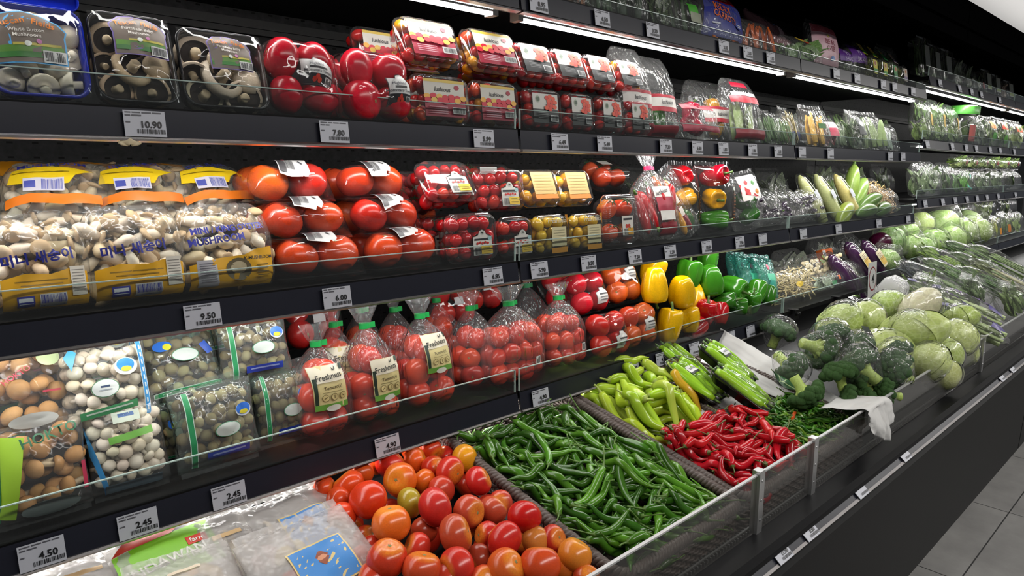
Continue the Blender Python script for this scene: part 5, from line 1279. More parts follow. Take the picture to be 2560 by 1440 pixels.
# loose bell peppers
def pep(px, py, y, R0, col, rot, label, grp, i=0):
    p = at_y(px, py, y); o = thing('bell_pepper', label, 'pepper', p, rot, grp)
    link('flesh', pepper_me(i), o, (0, 0, 0), (0, 0, 0), R0*1.14, jit(col, random.Random(px), .05))
Y = '#e5b008'; G = '#3c861c'; RD = '#b8101a'
gy, gg, gr = 'loose yellow peppers', 'loose green peppers', 'loose red peppers'
for a in [(1637, 712, 1.275, .046, Y, (3.05, .05, .4), 'tall yellow pepper standing upside down beside orange tomatoes', gy, 0), (1703, 728, 1.27, .047, Y, (3.0, -.15, 1.2), 'large yellow pepper upside down in the middle of the yellow pile', gy, 1),
          (1674, 815, 1.245, .045, Y, (.15, .05, .9), 'yellow pepper upright with dark green stalk at the front', gy, 2), (1722, 800, 1.25, .040, Y, (.2, .1, 2.2), 'yellow pepper at the front beside the red peppers', gy, 3),
          (1632, 676, 1.35, .044, Y, (.3, .2, .2), 'yellow pepper at the back right under the rail', gy, 1), (1735, 745, 1.31, .042, Y, (2.9, .3, .2), 'yellow pepper wedged behind the large yellow one and red ones', gy, 2),
          (1765, 782, 1.25, .040, RD, (.15, -.1, .5), 'red pepper with curved green stalk at the front', gr, 1), (1800, 785, 1.25, .032, RD, (.4, .3, 1.5), 'small red pepper touching the green peppers', gr, 2), (1748, 733, 1.34, .036, RD, (1.8, .2, .5), 'red pepper peeping out behind the yellow pile', gr, 3), (1738, 822, 1.245, .036, '#a80e16', (1.2, .2, 1.5), 'red pepper low behind the glass', gr, 0),
          (1720, 690, 1.33, .047, G, (.1, .1, .4), 'dull green pepper at the back above the yellow ones', gg, 0), (1774, 700, 1.30, .050, G, (3.0, -.1, .7), 'tall shiny green pepper upside down in the pile', gg, 1), (1768, 655, 1.36, .042, G, (.1, .2, .7), 'green pepper on top right under the rail', gg, 2),
          (1832, 718, 1.28, .045, G, (1.9, .4, .2), 'shiny folded green pepper beside the teal bags', gg, 3), (1893, 730, 1.26, .040, G, (.2, .6, .6), 'green pepper with upright stalk at the end of the pile', gg, 1), (1920, 738, 1.27, .032, '#2f7016', (.5, .3, 1.6), 'small green pepper farthest along the glass', gg, 0),
          (1880, 757, 1.245, .034, G, (.2, -.2, .1), 'light green pepper at the front by the glass', gg, 2), (1840, 765, 1.245, .036, '#33701a', (1.6, .1, .6), 'dark green pepper low at the front behind the glass', gg, 3), (1812, 755, 1.255, .036, '#2d6818', (1.3, .2, .3), 'dark green pepper low beside the small red one', gg, 0)]: pep(*a)

# teal bags, sprouts, beans, aubergines
for k, (a, b, y, H, lb) in enumerate([(1838, 1893, 1.36, .19, 'teal printed film bag, rearmost of the row'), (1862, 1915, 1.32, .185, 'teal printed film bag, second from the back'), (1893, 1960, 1.28, .180, 'teal and green film bag in front beside the sprouts')]):
    x, w = (XC(a, y)+XC(b, y))/2, XC(b, y) - XC(a, y)
    veg_bag('salad_bag', lb, (x, y + .03, zc + .02), min(w, .16), H, .06, 'pillow', 'leaves', '#5fb08a', FTEAL, (-.35, .12, 0), 270 + k, 'teal film bags', elems=[('e', -.01, H*.74, .012, .012, '#b83a5a'), ('e', .0, H*.3, .03, .03, '#2f9a8a'), ('r', 0, H*.5, .07, .03, '#4fc09a')])
for k, (a, b, y, H, c, ct, lb, el) in enumerate([
    (1950, 2040, 1.245, .150, '#d8c690', 'tangle', 'clear bag of pale bean sprouts with yellow tips in front', [('e', -.02, .06, .03, .012, '#d8b83a')]),
    (2004, 2112, 1.30, .165, '#d9c9a0', 'beans', 'clear bag of pale soybeans beside the sprouts', [('r', .03, .13, .035, .03, '#7f8a4a', .4), ('r', -.02, .12, .03, .02, '#6a7a44', .3)]),
    (2030, 2115, 1.24, .090, '#cfe0c8', 'leaves', 'clear bag with small green and orange vegetables low in front', [('r', .05, .05, .03, .02, '#d8642a'), ('r', -.02, .03, .05, .02, '#2f7a4a')]),
    (2090, 2160, 1.25, .120, '#8f968c', 'leaves', 'crinkled clear bag before the wrapped aubergines', None),
    (1945, 2030, 1.42, .18, '#7a7e78', 'leaves', 'crumpled grey clear bag in the back behind the sprouts', None), (2020, 2110, 1.46, .20, '#70746e', 'leaves', 'crumpled clear bag in the back behind the soybeans', None), (2080, 2170, 1.46, .20, '#6a6e6c', 'tangle', 'crumpled clear bag in the back behind the aubergines', None)]):
    x, w = (XC(a, y)+XC(b, y))/2, XC(b, y) - XC(a, y)
    veg_bag('vegetable_bag', lb, (x, y + .04, zc), min(w, .34), H, .09, 'sack', ct, c, FBAG, (-.35, 0, 0), 280 + k, 'vegetable bags on the lowest shelf', idx=k % 2, elems=el, crk=.006)
x = XC(2085, 1.32)
t = thing('sauce_pack', 'orange printed pack standing behind the soybean bag', 'pack', (x, 1.40, zc + .10), (-.3, 0, 0)); mb = MB(); mb.box((-.06, -.015, 0), (.06, .015, .075)); link('pack_body', mb.mesh('pack_body', [flat('orange_print', '#d8641c', .3, 0, .2, 30)]), t)
label_part('label', t, [('r', -.04, .04, .035, .06, '#c9ccd0'), ('r', .02, .045, .06, .02, '#5a2a14')], lambda a, b, o: Vector((a, -.015 - o, b)))
for k, (px, py, y, lb) in enumerate([(2105, 690, 1.28, 'wrapped purple aubergine beside the soybeans'), (2145, 655, 1.30, 'wrapped purple aubergine with yellow card, nearer one'), (2185, 650, 1.30, 'wrapped purple aubergine with yellow card, farther one'), (2132, 708, 1.26, 'wrapped purple aubergine lying low before the others')]):
    p = at_y(px, py, y); t = thing('wrapped_aubergine', lb, 'aubergine', p, (-.45, -.45, 0), 'wrapped aubergines')
    link('aubergine', gourd_me(4), t, (0, 0, 0), (PI, 0, 0), (.13, .13, .12), jit('#3a1040', random.Random(k))); hull_film(t, [((0, 0, 0), (.045, .045, .14))], FWRAP, 1.02)
    if k in (1, 2): label_part('label', t, [('r', 0, 0, .05, .09, '#d9cfae'), ('r', 0, -.015, .044, .04, '#d8b45a')] + [('r', 0, .03 - q*.008, .036, .002, '#7a5a2a') for q in range(5)], lambda a, b, o: Vector((a, -.048 - o + a*a*8, b)), cell=.01)
p = at_y(2200, 607, 1.36); t = thing('round_aubergine', 'round dark purple aubergine on top of the pile', 'aubergine', p, (2.6, .2, 0)); link('flesh', tomato_me(12), t, (0, 0, 0), (0, 0, 0), .062, srgb('#3c0a24'))
mb = MB(); mb.lathe([(.03, .045), (.016, .054), (.010, .075), (.002, .076)], 10, 0, lambda th, rr, z: Vector((rr*(1 + .3*math.cos(5*th))*math.cos(th), rr*(1 + .3*math.cos(5*th))*math.sin(th), z))); link('calyx', mb.mesh('calyx', [DSTALK]), t)
p = at_y(2228, 655, 1.28); t = thing('wrapped_aubergine', 'dark wrapped aubergine under the round one, next to the lettuces', 'aubergine', p, (1.2, .3, 0), 'wrapped aubergines'); link('aubergine', tomato_me(13), t, (0, 0, 0), (0, 0, 0), .055, srgb('#2c0a26')); hull_film(t, [((0, 0, 0), (.056, .056, .05))], FWRAP, 1.03)

# glass corner of the lowest shelf with its clips, and the round number sign
for k, px in enumerate([1985, 2092]):
    p = at_y(px, [775, 748][k], 1.20); mb = MB(); mb.box((-.018, -.012, -.02), (.018, .02, .02)); mb.tube([(-.01, -.012, 0), (-.01, -.022, .006)], .005, 8); mb.tube([(.02, -.006, .0), (.034, -.006, -.002)], .006, 8)
    o = link('glass_clip', mb.mesh('glass_clip', [BLACK]), None, (p.x, 1.198, zc - .012)); tag(o, 'black clip holding the glass guard %s' % ['below the bean sprouts', 'below the small vegetable bag'][k], 'clip')
p = at_y(2178, 705, 1.19); t = thing('number_sign', 'white hanging sign with a 4 in a red ring', 'sign', (p.x, 1.186, zc + .045), (-.06, 0, 0)); mb = MB(); mb.box((-.052, -.0008, -.085), (.052, .0008, .085)); link('card', mb.mesh('card', [ink('#d9d9d6')]), t)
label_part('print', t, [('e', 0, .005, .046, .058, '#8e1f2a'), ('e', 0, .005, .041, .052, '#d9d9d6'), ('t', '4', 0, .005, .062, '#222226')], lambda a, b, o: Vector((a, -.0006 - o, b)), cell=.1)

p = at_y(325, 366, 1.196); mb = MB(); mb.grid(lambda u, v: Vector(((u - .5)*.034*math.sin(PI*min(.98, v*.9 + .08))**.6 + .0, .001*math.sin(u*9), -.010*v + .003*math.cos((u - .5)*3) + .0025*noise.noise(Vector((u*4, v*4, 0))))), 10, 5)
o = link('dry_flake', mb.mesh('dry_flake', [ink('#d8c8a4')]), None, (p.x, 1.196, 1.549)); o.modifiers.new('thick', 'SOLIDIFY').thickness = .0012; tag(o, 'cream dry flake stuck to the rail below the 10.90 price tag', 'flake')
# ================================================================ top shelf
def tw(a, b, y): return (XT(a, y)+XT(b, y))/2, XT(b, y) - XT(a, y)
for k, (a, b, y, H, c, kind, ct, mat, lb, el) in enumerate([
    (1232, 1330, 1.25, .15, '#1d3a1c', 'sack', 'leaves', None, 'dark leafy bag on the top shelf above the 8.95 tag', None),
    (1330, 1432, 1.25, .16, '#24402a', 'sack', 'leaves', None, 'dark leafy bag on the top shelf left of the brownish orange bag', None),
    (1438, 1512, 1.26, .13, '#a85a34', 'sack', 'leaves', None, 'brownish orange bag on the top shelf above the 6.50 tag', None),
    (1500, 1560, 1.25, .15, '#33502c', 'sack', 'stalks', None, 'dark green stalk bag on the top shelf right of the orange bag', None),
    (1556, 1650, 1.24, .13, '#1f3a1e', 'pillow', 'stalks', None, 'clear pack of dark green courgettes on the top shelf', None),
    (1644, 1722, 1.25, .14, '#25402a', 'sack', 'leaves', None, 'dark green wrapped vegetable bag beside the green label bag', None),
    (1700, 1792, 1.24, .135, '#3a5434', 'sack', 'stalks', None, 'clear greens bag with bright green label left of the blue carrot bag', [('r', -.01, .075, .05, .035, '#4fae3a'), ('r', .0, .05, .06, .03, '#9aa08a')]),
    (1768, 1884, 1.235, .17, '#d8741c', 'sack', 'stalks', None, 'blue and red printed bag of small carrots', 'kiddi'),
    (1866, 1964, 1.25, .125, '#d2601c', 'sack', 'stalks', None, 'clear bag of orange carrots beside the blue printed bag', None),
    (1972, 2084, 1.24, .105, '#5f8f3c', 'sack', 'leaves', None, 'clear bag of bright salad leaves with red and yellow header', [('r', .03, .085, .06, .02, '#c83a1e'), ('r', -.03, .088, .05, .018, '#d8b83a')]),
    (2054, 2126, 1.245, .185, '#b05a6c', 'pillow', 'leaves', FTEAL if False else None, 'tall pink printed bag standing on the top shelf', 'pink'),
    (2112, 2160, 1.24, .115, '#4a6a34', 'sack', 'leaves', None, 'short purple printed salad bag beside the tall pink bag', 'purple'),
    (2142, 2196, 1.26, .155, '#4a6a34', 'sack', 'leaves', None, 'taller purple printed salad bag beside the yellow sleeves', 'purple'),
    (2268, 2312, 1.28, .20, '#3f6a2c', 'pillow', 'stalks', None, 'upright clear sleeve of green herbs after the yellow sleeves', None)]):
    x, w = tw(a, b, y)
    if x + w/2 > 3.99: x = 3.99 - w/2
    if el == 'kiddi':
        el = [('p', [(-w*.46, .01), (w*.46, .01), (w*.40, .115), (w*.1, .14), (-w*.36, .13)], '#1f2a86'), ('r', 0, .145, w*.62, .028, '#b81c2a'), ('t', 'KIDDI', -w*.08, .108, .036, '#d8642a', -.1), ('t', 'CARROTS', -w*.04, .078, .030, '#d8642a', -.15),
              ('t', 'rhubarbs', .01, .148, .018, '#d8c8b8'), ('e', w*.26, .06, .028, .014, '#3a469a'), ('r', w*.26, .062, .036, .004, '#c8ccd8'), ('r', w*.26, .055, .030, .004, '#c8ccd8'), ('r', -w*.24, .052, .04, .005, '#c8ccd8')]
    elif el == 'pink': el = [('r', 0, .09, w*.86, .17, '#c9a0aa'), ('r', 0, .16, w*.84, .035, '#a8505c'), ('t', 'BEE & C', .0, .105, .030, '#8a3a4a'), ('t', 'C-TEI', .0, .078, .030, '#8a3a4a'), ('e', -.01, .13, .012, .008, '#c8b86a'), ('e', .02, .04, .02, .010, '#6a8ac0')]
    elif el == 'purple': el = [('r', 0, H*.66, w*.7, H*.55, '#5a2a86'), ('t', 'PS', 0, H*.72, .035, '#c8b8dc'), ('t', 'SALAD', 0, H*.50, .026, '#c8b8dc')]
    veg_bag('vegetable_bag', lb, (x, y + .045, zt), w*.95, H, .08, kind, ct, c, mat, (-.2, 0, 0), 300 + k, 'bags on the top shelf', idx=k % 3, elems=el)
x, w = tw(1912, 2024, 1.32); B = Bag(w, .12, .07, 'pillow', 320, .004)
t = film_bag('printed_bag', 'pink printed bag lying on its side behind the salad leaves', (x, 1.37, zt + .06), B, film('pink_printed_film', (.7, .3, .35), .8, .15, 30, .6, 1, base=.03, hcol=(.42, .22, .25)), (-.5, .15, 0)); link('leafy_greens', leaves_me(0), t, (0, 0, .01), (0, 0, 0), (w*.8, .05, .1), srgb('#a04050'))
label_part('label', t, [('r', .02, .06, .05, .05, '#d0b0b8'), ('e', -.03, .08, .012, .008, '#4a6aa8')], B.front, cell=.01)
for row in range(2):
    for k in range(4):
        px = (2186 if row else 2168) + k*26; p = at_y(px, 150, 1.24 + .05*(1 - row)); W, H = .085, .085
        t = thing('salad_sleeve', ('%s yellow and green sleeve of sprouts in the %s row' % (['nearest', 'second', 'third', 'last'][k], ['upper', 'lower'][row])), 'pack', (p.x, 1.25 + .06*(1 - row), zt + .012 + .09*(1 - row)), (-.15 - .5*(1 - row), 0, .1), 'yellow sprout sleeves')
        mb = MB(); loft(mb, [(-.022, W*.9, H, .008), (-.02, W, H*1.02, .01), (.02, W, H*1.02, .01), (.024, W*.9, H, .008)]); link('pack_body', mb.mesh('pack_body', [FCLAM]), t, (0, 0, H/2)); link('sprouts', tangle_me(k % 2), t, (0, 0, 0), (0, 0, 0), (W*.8, .03, H*.9), srgb('#a8b060'))
        label_part('sleeve', t, [('r', 0, H*.5, W*.82, H*.72, ['#c9bf2a', '#c9b92a', '#3f8f4a', '#b8a8a0'][k]), ('e', 0, H*.68, W*.26, H*.14, '#c9c4a8'), ('e', 0, H*.68, W*.2, H*.10, '#b06a3a'), ('r', 0, H*.3, W*.8, H*.2, ['#3f8f3a', '#4a9a3a', '#2a7a4a', '#7a6a8a'][k])], lambda a, b, o: Vector((a, -.0225 - o, b)), cell=.1)
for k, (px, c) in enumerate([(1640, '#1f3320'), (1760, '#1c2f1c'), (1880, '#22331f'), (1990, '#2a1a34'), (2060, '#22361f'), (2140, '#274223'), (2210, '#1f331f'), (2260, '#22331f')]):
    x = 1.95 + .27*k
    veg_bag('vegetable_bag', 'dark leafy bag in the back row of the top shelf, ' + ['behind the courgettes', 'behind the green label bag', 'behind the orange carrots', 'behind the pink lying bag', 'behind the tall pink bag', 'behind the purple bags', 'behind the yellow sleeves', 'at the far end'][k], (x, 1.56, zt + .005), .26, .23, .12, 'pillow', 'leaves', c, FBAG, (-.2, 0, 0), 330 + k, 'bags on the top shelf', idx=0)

# ================================================================ far bay
def far(name, lb, px0, px1, py, z, H, y, kind, ct, c, mat=None, lean=-.2, seed=0, grp='packs in the far bay', **kw):
    a, b = at_y(px0, py, y).x, at_y(px1, py, y).x
    a = max(a, X1 + .03)
    return veg_bag(name, lb, ((a+b)/2, y + .05, z + .001), max(.10, (b - a)*.96), H, .10, kind, ct, c, mat, (lean, 0, 0), 400 + seed, grp, **kw)
# top: clear upright trays
for k, (px0, px1, H, c) in enumerate([(2318, 2346, .22, '#4a6a3a'), (2346, 2372, .20, '#7a8f6a'), (2372, 2402, .20, '#9aa890'), (2480, 2500, .17, '#8f8a6a'), (2502, 2524, .16, '#9a9484'), (2536, 2556, .15, '#a09a94')]):
    a, b = max(X1 + .03, at_y(px0, 170, 1.24).x), at_y(px1, 170, 1.24).x; w = min(.22, b - a)
    t = thing('clear_tray', 'upright clear tray of salad on the far top shelf, ' + ORD[k] + ' from the near end', 'pack', ((a+b)/2, 1.29, ZT2 + .012), (-.16, 0, 0), 'clear salad trays on the far top shelf')
    link('clear_box', clam_me(round(w, 2), H, .07, True), t, (0, 0, H/2)); link('leafy_greens', leaves_me(k % 2), t, (0, .0, .01), (0, 0, 0), (w*.8, .05, H*.9), srgb(c))
    label_part('label', t, [('r', 0, H*.5, w*.5, H*.6, '#b9bcb4'), ('r', 0, H*.3, w*.5, H*.14, '#8a9a4a')] if k > 2 else [('r', 0, H*.5, w*.42, H*.5, '#a8aca8')], lambda a, b, o: Vector((a, -.036 - o, b)), cell=.1)
for k, (px0, px1, H, c) in enumerate([(2400, 2430, .19, '#8a9484'), (2426, 2458, .18, '#7a8a6a'), (2450, 2482, .14, '#6a8a4a'), (2520, 2540, .13, '#a8786a')]):
    far('vegetable_bag', 'crinkled clear bag on the far top shelf, ' + ['right of the first trays', 'second of the crinkled ones', 'low one with a red mark', 'squeezed between the last trays'][k], px0, px1, 190, ZT2, H, 1.24, 'sack', 'leaves', c, seed=k, elems=[('e', 0, .04, .02, .02, '#b02a3a')] if k == 2 else None)
# second shelf: pak choi, tub, salad packs
for k, (px0, px1, H, y) in enumerate([(2318, 2350, .25, 1.25), (2348, 2384, .245, 1.24), (2378, 2420, .235, 1.24), (2330, 2372, .25, 1.38), (2380, 2420, .25, 1.38)]):
    far('pak_choi_bag', 'clear sleeve of pak choi on the far second shelf, ' + ['nearest one at the front', 'middle one at the front', 'farthest one at the front', 'nearest one behind', 'farther one behind'][k], px0, px1, 340, ZA2, H, y, 'sack', 'leaves', ['#8fae62', '#6f9a48'], seed=10 + k, grp='pak choi sleeves', elems=[('r', .02, H*.45, .03, H*.3, '#c9a84a')] if k < 3 else None)
x = XA(2424) ; p = at_y(2424, 350, 1.26)
t = thing('lidded_tub', 'clear tub with green ribbed lid and pink label on the far second shelf', 'tub', (p.x, 1.33, ZA2 + .001)); mb = MB(); mb.lathe([(.001, 0), (.085, 0), (.098, .19), (.001, .19)], 24); link('tub', mb.mesh('tub', [FCLAM]), t)
mb = MB(); mb.lathe([(.106, .19), (.108, .235), (.09, .245), (.001, .245)], 48, 0, lambda th, rr, z: Vector((rr*(1 + .015*math.cos(24*th))*math.cos(th), rr*(1 + .015*math.cos(24*th))*math.sin(th), z))); link('lid', mb.mesh('lid', [flat('green_ribbed_lid', '#5fb84a', .35)]), t)
label_part('label', t, [('r', 0, .075, .12, .10, '#b8605a'), ('r', 0, .15, .06, .03, '#c9cfc8')], lambda a, b, o: Vector((math.sin(a/.098)*(.092 + o + .05*b*.2), -math.cos(a/.098)*(.092 + o + .01*b), b)), cell=.01); link('leafy_greens', leaves_me(1), t, (0, 0, .01), (0, 0, 0), (.14, .14, .16), srgb('#6f8f5a'))
for k, (px0, px1, H, c, mat, el) in enumerate([(2446, 2478, .20, '#4a5a4a', None, None), (2474, 2512, .20, '#7a9a4a', None, [('r', 0, .14, .13, .05, '#d8801c'), ('e', 0, .06, .05, .03, '#4a8a3a')]), (2506, 2540, .21, '#7aa04a', None, [('r', 0, .15, .16, .06, '#c8401e'), ('e', .01, .15, .04, .02, '#3a6a2a'), ('e', 0, .05, .06, .03, '#5a9a3a')]), (2536, 2580, .21, '#8aa04a', None, [('r', 0, .15, .18, .06, '#c8501e'), ('e', .01, .15, .04, .02, '#3a6a2a')])]):
    far('salad_pack', ['dark shiny bag beside the lidded tub', 'salad pack with orange header beside the dark bag', 'salad pack with red header, nearer one', 'salad pack with red header at the picture edge'][k], px0, px1, 345, ZA2, H, 1.25, 'pillow', 'leaves', c, mat, seed=20 + k, elems=el)
# third shelf
for k, (px0, px1, H, y, c) in enumerate([(2306, 2372, .20, 1.24, '#6f8a5a'), (2364, 2408, .20, 1.28, '#3f6a2c'), (2404, 2452, .16, 1.25, '#5fae2a'), (2450, 2490, .15, 1.25, '#4f6a44'), (2486, 2524, .15, 1.25, '#55704a'), (2520, 2566, .15, 1.25, '#5a6f4c')]):
    far('leaf_bag', ['large milky bag of pale leaves on the far third shelf', 'dark leafy bag beside the large milky one', 'bright green leaf bag with teal edge on the far third shelf', 'clear pack of leaves right of the teal edged bag', 'clear pack of leaves, second right of the teal edged bag', 'clear pack of leaves on the far third shelf at picture edge'][k], px0, px1, 480, ZB2, H, y, 'sack', 'leaves', c, FTEAL if k == 2 and False else None, seed=30 + k, elems=[('r', .03, .10, .08, .012, '#4fc0a8', .5), ('r', -.03, .03, .10, .012, '#4fc0a8', -.3)] if k == 2 else None)
for k in range(6):
    px = 2420 + k*26; p = at_y(px, 405, 1.34)
    far('lettuce_pack', 'lettuce pack in the upper tier of the far third shelf, ' + ORD[k] + ' from the near end', px - 15, px + 15, 410, ZB2 + .155, .085, 1.32, 'pillow', 'leaves', ['#b8d06a', '#8fb84a'], seed=40 + k, grp='lettuce packs in the far upper tier', lean=-.3, elems=[('e', .02, .03, .02, .015, '#7a2a2a')])
# lettuces on the lowest shelf and beyond
def lettuce(px, py, y, R0, c, label, seed, grp='wrapped lettuces', zmin=None):
    p = at_y(px, py, y)
    if zmin: p.z = max(p.z, (ZC2 if p.x > 3.92 else zmin) + R0*1.02)
    r = random.Random(seed); t = thing('wrapped_lettuce', label, 'lettuce', p, (r.uniform(-.6, .6), r.uniform(-.6, .6), r.random()*6), grp)
    R0 *= .94; link('lettuce', cabbage_me(seed % 4), t, (0, 0, 0), (0, 0, 0), R0, jit(c, r))
    B = Bag(R0*2.2, R0*2.35, R0*2.1, 'sack', seed, .006); link('film_bag', B.mesh(FBAG), t, (0, 0, -R0*1.1))
LC = '#8fb455'
for k, a in enumerate([(2225, 600, 1.34, .085, '#6f9a4a', 'dark green wrapped lettuce right of the round aubergine'), (2215, 650, 1.27, .075, '#7fa24c', 'wrapped lettuce low beside the dark wrapped aubergine'), (2268, 640, 1.30, .085, LC, 'pale wrapped lettuce at the end of the glass guard'), (2262, 580, 1.40, .085, LC, 'pale wrapped lettuce high at the end of the lowest shelf'), (2300, 670, 1.26, .075, LC, 'wrapped lettuce low at the end, partly behind the glass'),
    (2352, 560, 1.36, .12, '#a0c46a', 'big pale lettuce on top in the far bay'), (2330, 615, 1.28, .09, LC, 'wrapped lettuce below the big pale one'), (2395, 590, 1.30, .11, LC, 'wrapped lettuce right of the big pale one'), (2378, 622, 1.26, .09, '#9aba62', 'wrapped lettuce low at the front beside the cut rail'), (2420, 555, 1.40, .11, '#b0cc80', 'pale wrapped lettuce on top beside the salad bottles'), (2440, 600, 1.27, .10, '#8fae5a', 'wrapped lettuce at the front before the salad packs'), (2300, 560, 1.40, .085, '#b8cc7a', 'yellow-green wrapped lettuce directly under the shelf end')]):
    lettuce(*a[:6], 60 + k, zmin=ZC)
for k, (px0, px1, py, H, c, el) in enumerate([(2462, 2496, 600, .15, '#7f9a5c', [('r', 0, .07, .10, .08, '#a8b4a0')]), (2494, 2516, 590, .18, '#b8c04a', [('r', 0, .05, .06, .05, '#c8842a')]), (2514, 2540, 580, .20, '#4f6a2c', [('r', 0, .06, .08, .06, '#b06a2a')]), (2538, 2575, 575, .18, '#8fa85a', None)]):
    far('salad_pack', 'salad pack on the far lowest shelf, ' + ['square one with pale label', 'narrow yellow-green one', 'narrow dark green one with orange base', 'last one at the picture edge'][k], px0, px1, py, ZC2, H, 1.25, 'sack', 'leaves', c, seed=80 + k, elems=el)
for k, (px, c) in enumerate([(2430, '#7f9a4c'), (2480, '#9ab05a'), (2530, '#8aa452')]):
    far('vegetable_bag', 'leafy bag in the back row of the far lowest shelf, ' + ORD[k] + ' from the near end', px - 25, px + 25, 540, ZC2 + .12, .16, 1.45, 'pillow', 'leaves', c, seed=90 + k)
# ================================================================ the bins: baskets, heaps, trays
def rimz(y): return .770 + (y - .72) * .225
def floorz(y): return rimz(y) - .100
WICK = flat('dark_wicker', '#5a4d47', 0.45, 0, 0.35, 120, 0.2)
def basket(label, x0, x1, y0, y1):
    t = thing('wicker_basket', label, 'basket')
    rc = .035
    def path(s):
        """rounded rectangle; s in 0..1 -> (x, y, outward normal)"""
        w, d = x1 - x0 - 2*rc, y1 - y0 - 2*rc; seg = [w, PI/2*rc, d, PI/2*rc, w, PI/2*rc, d, PI/2*rc]; L = sum(seg); q = (s % 1.0) * L
        cx = [(x0+rc, y0, 1, 0), None, (x1, y0+rc, 0, 1), None, (x1-rc, y1, -1, 0), None, (x0, y1-rc, 0, -1), None]
        cc = [None, (x1-rc, y0+rc, -PI/2), None, (x1-rc, y1-rc, 0), None, (x0+rc, y1-rc, PI/2), None, (x0+rc, y0+rc, PI)]
        for i, l in enumerate(seg):
            if q <= l or i == 7:
                if cx[i]: x, y, dx, dy = cx[i]; return x + dx*q, y + dy*q, dy, -dx
                ox, oy, a0 = cc[i]; a = a0 + q/rc; return ox + rc*math.cos(a), oy + rc*math.sin(a), math.cos(a), math.sin(a)
            q -= l
    L = 2*(x1-x0 + y1-y0); n = int(L/.0085); stakes = int(L/.034)*2
    mb = MB(); rows = 11
    for k in range(rows):
        pts = []
        for i in range(n + 1):
            s = i/n; x, y, nx, ny = path(s); o = .0042*math.sin(PI*stakes*s + PI*k)
            pts.append((x + nx*o, y + ny*o, floorz(y) + .006 + k*.0085))
        mb.tube(pts, .0042, 5, 0, False, .75)
    for i in range(stakes):
        x, y, nx, ny = path((i + .5)/stakes); mb.tube([(x, y, floorz(y)), (x, y, rimz(y))], .003, 5)
    link('woven_side', mb.mesh('woven_side', [WICK]), t)
    mb = MB(); tw = int(L/.030)
    for j in range(3):
        pts = []
        for i in range(n*2 + 1):
            s = i/(2*n); x, y, nx, ny = path(s); a = 2*PI*(tw*s + j/3)
            pts.append((x + nx*.0065*math.cos(a), y + ny*.0065*math.cos(a), rimz(y) + .002 + .0065*math.sin(a)))
        mb.tube(pts, .0068, 6, 0, False)
    link('braided_rim', mb.mesh('braided_rim', [WICK]), t)
    mb = MB(); mb.grid(lambda u, v: (x0 + .004 + (x1-x0-.008)*u, y0 + .004 + (y1-y0-.008)*v, floorz(y0 + (y1-y0)*v) + .003*math.sin(40*u)*math.sin(60*v)), 24, 40)
    link('woven_base', mb.mesh('woven_base', [WICK]), t)
basket('dark wicker basket holding the dark green chillies', .925, 1.350, .697, 1.30)
basket('dark wicker basket with light green peppers behind and red chillies in front', 1.372, 1.685, .697, 1.30)
basket('dark wicker basket with small thin green chillies and trays on paper', 1.705, 2.08, .697, 1.30)

class Heap:
    def __init__(s, x0, x1, y0, y1, base, cell=.004):
        s.x0, s.y0, s.c = x0, y0, cell; s.nx, s.ny = int((x1-x0)/cell) + 1, int((y1-y0)/cell) + 1
        s.h = [[base(x0 + i*cell, y0 + j*cell) for i in range(s.nx)] for j in range(s.ny)]
    def get(s, x, y):
        i, j = int((x - s.x0)/s.c), int((y - s.y0)/s.c)
        return s.h[min(s.ny-1, max(0, j))][min(s.nx-1, max(0, i))]
    def put(s, x, y, z, rad):
        m = int(rad/s.c) + 1; ci, cj = int((x - s.x0)/s.c), int((y - s.y0)/s.c)
        for j in range(max(0, cj-m), min(s.ny, cj+m+1)):
            for i in range(max(0, ci-m), min(s.nx, ci+m+1)):
                d2 = ((i-ci)*s.c)**2 + ((j-cj)*s.c)**2
                if d2 < rad*rad: s.h[j][i] = max(s.h[j][i], z + math.sqrt(rad*rad - d2)*.85)
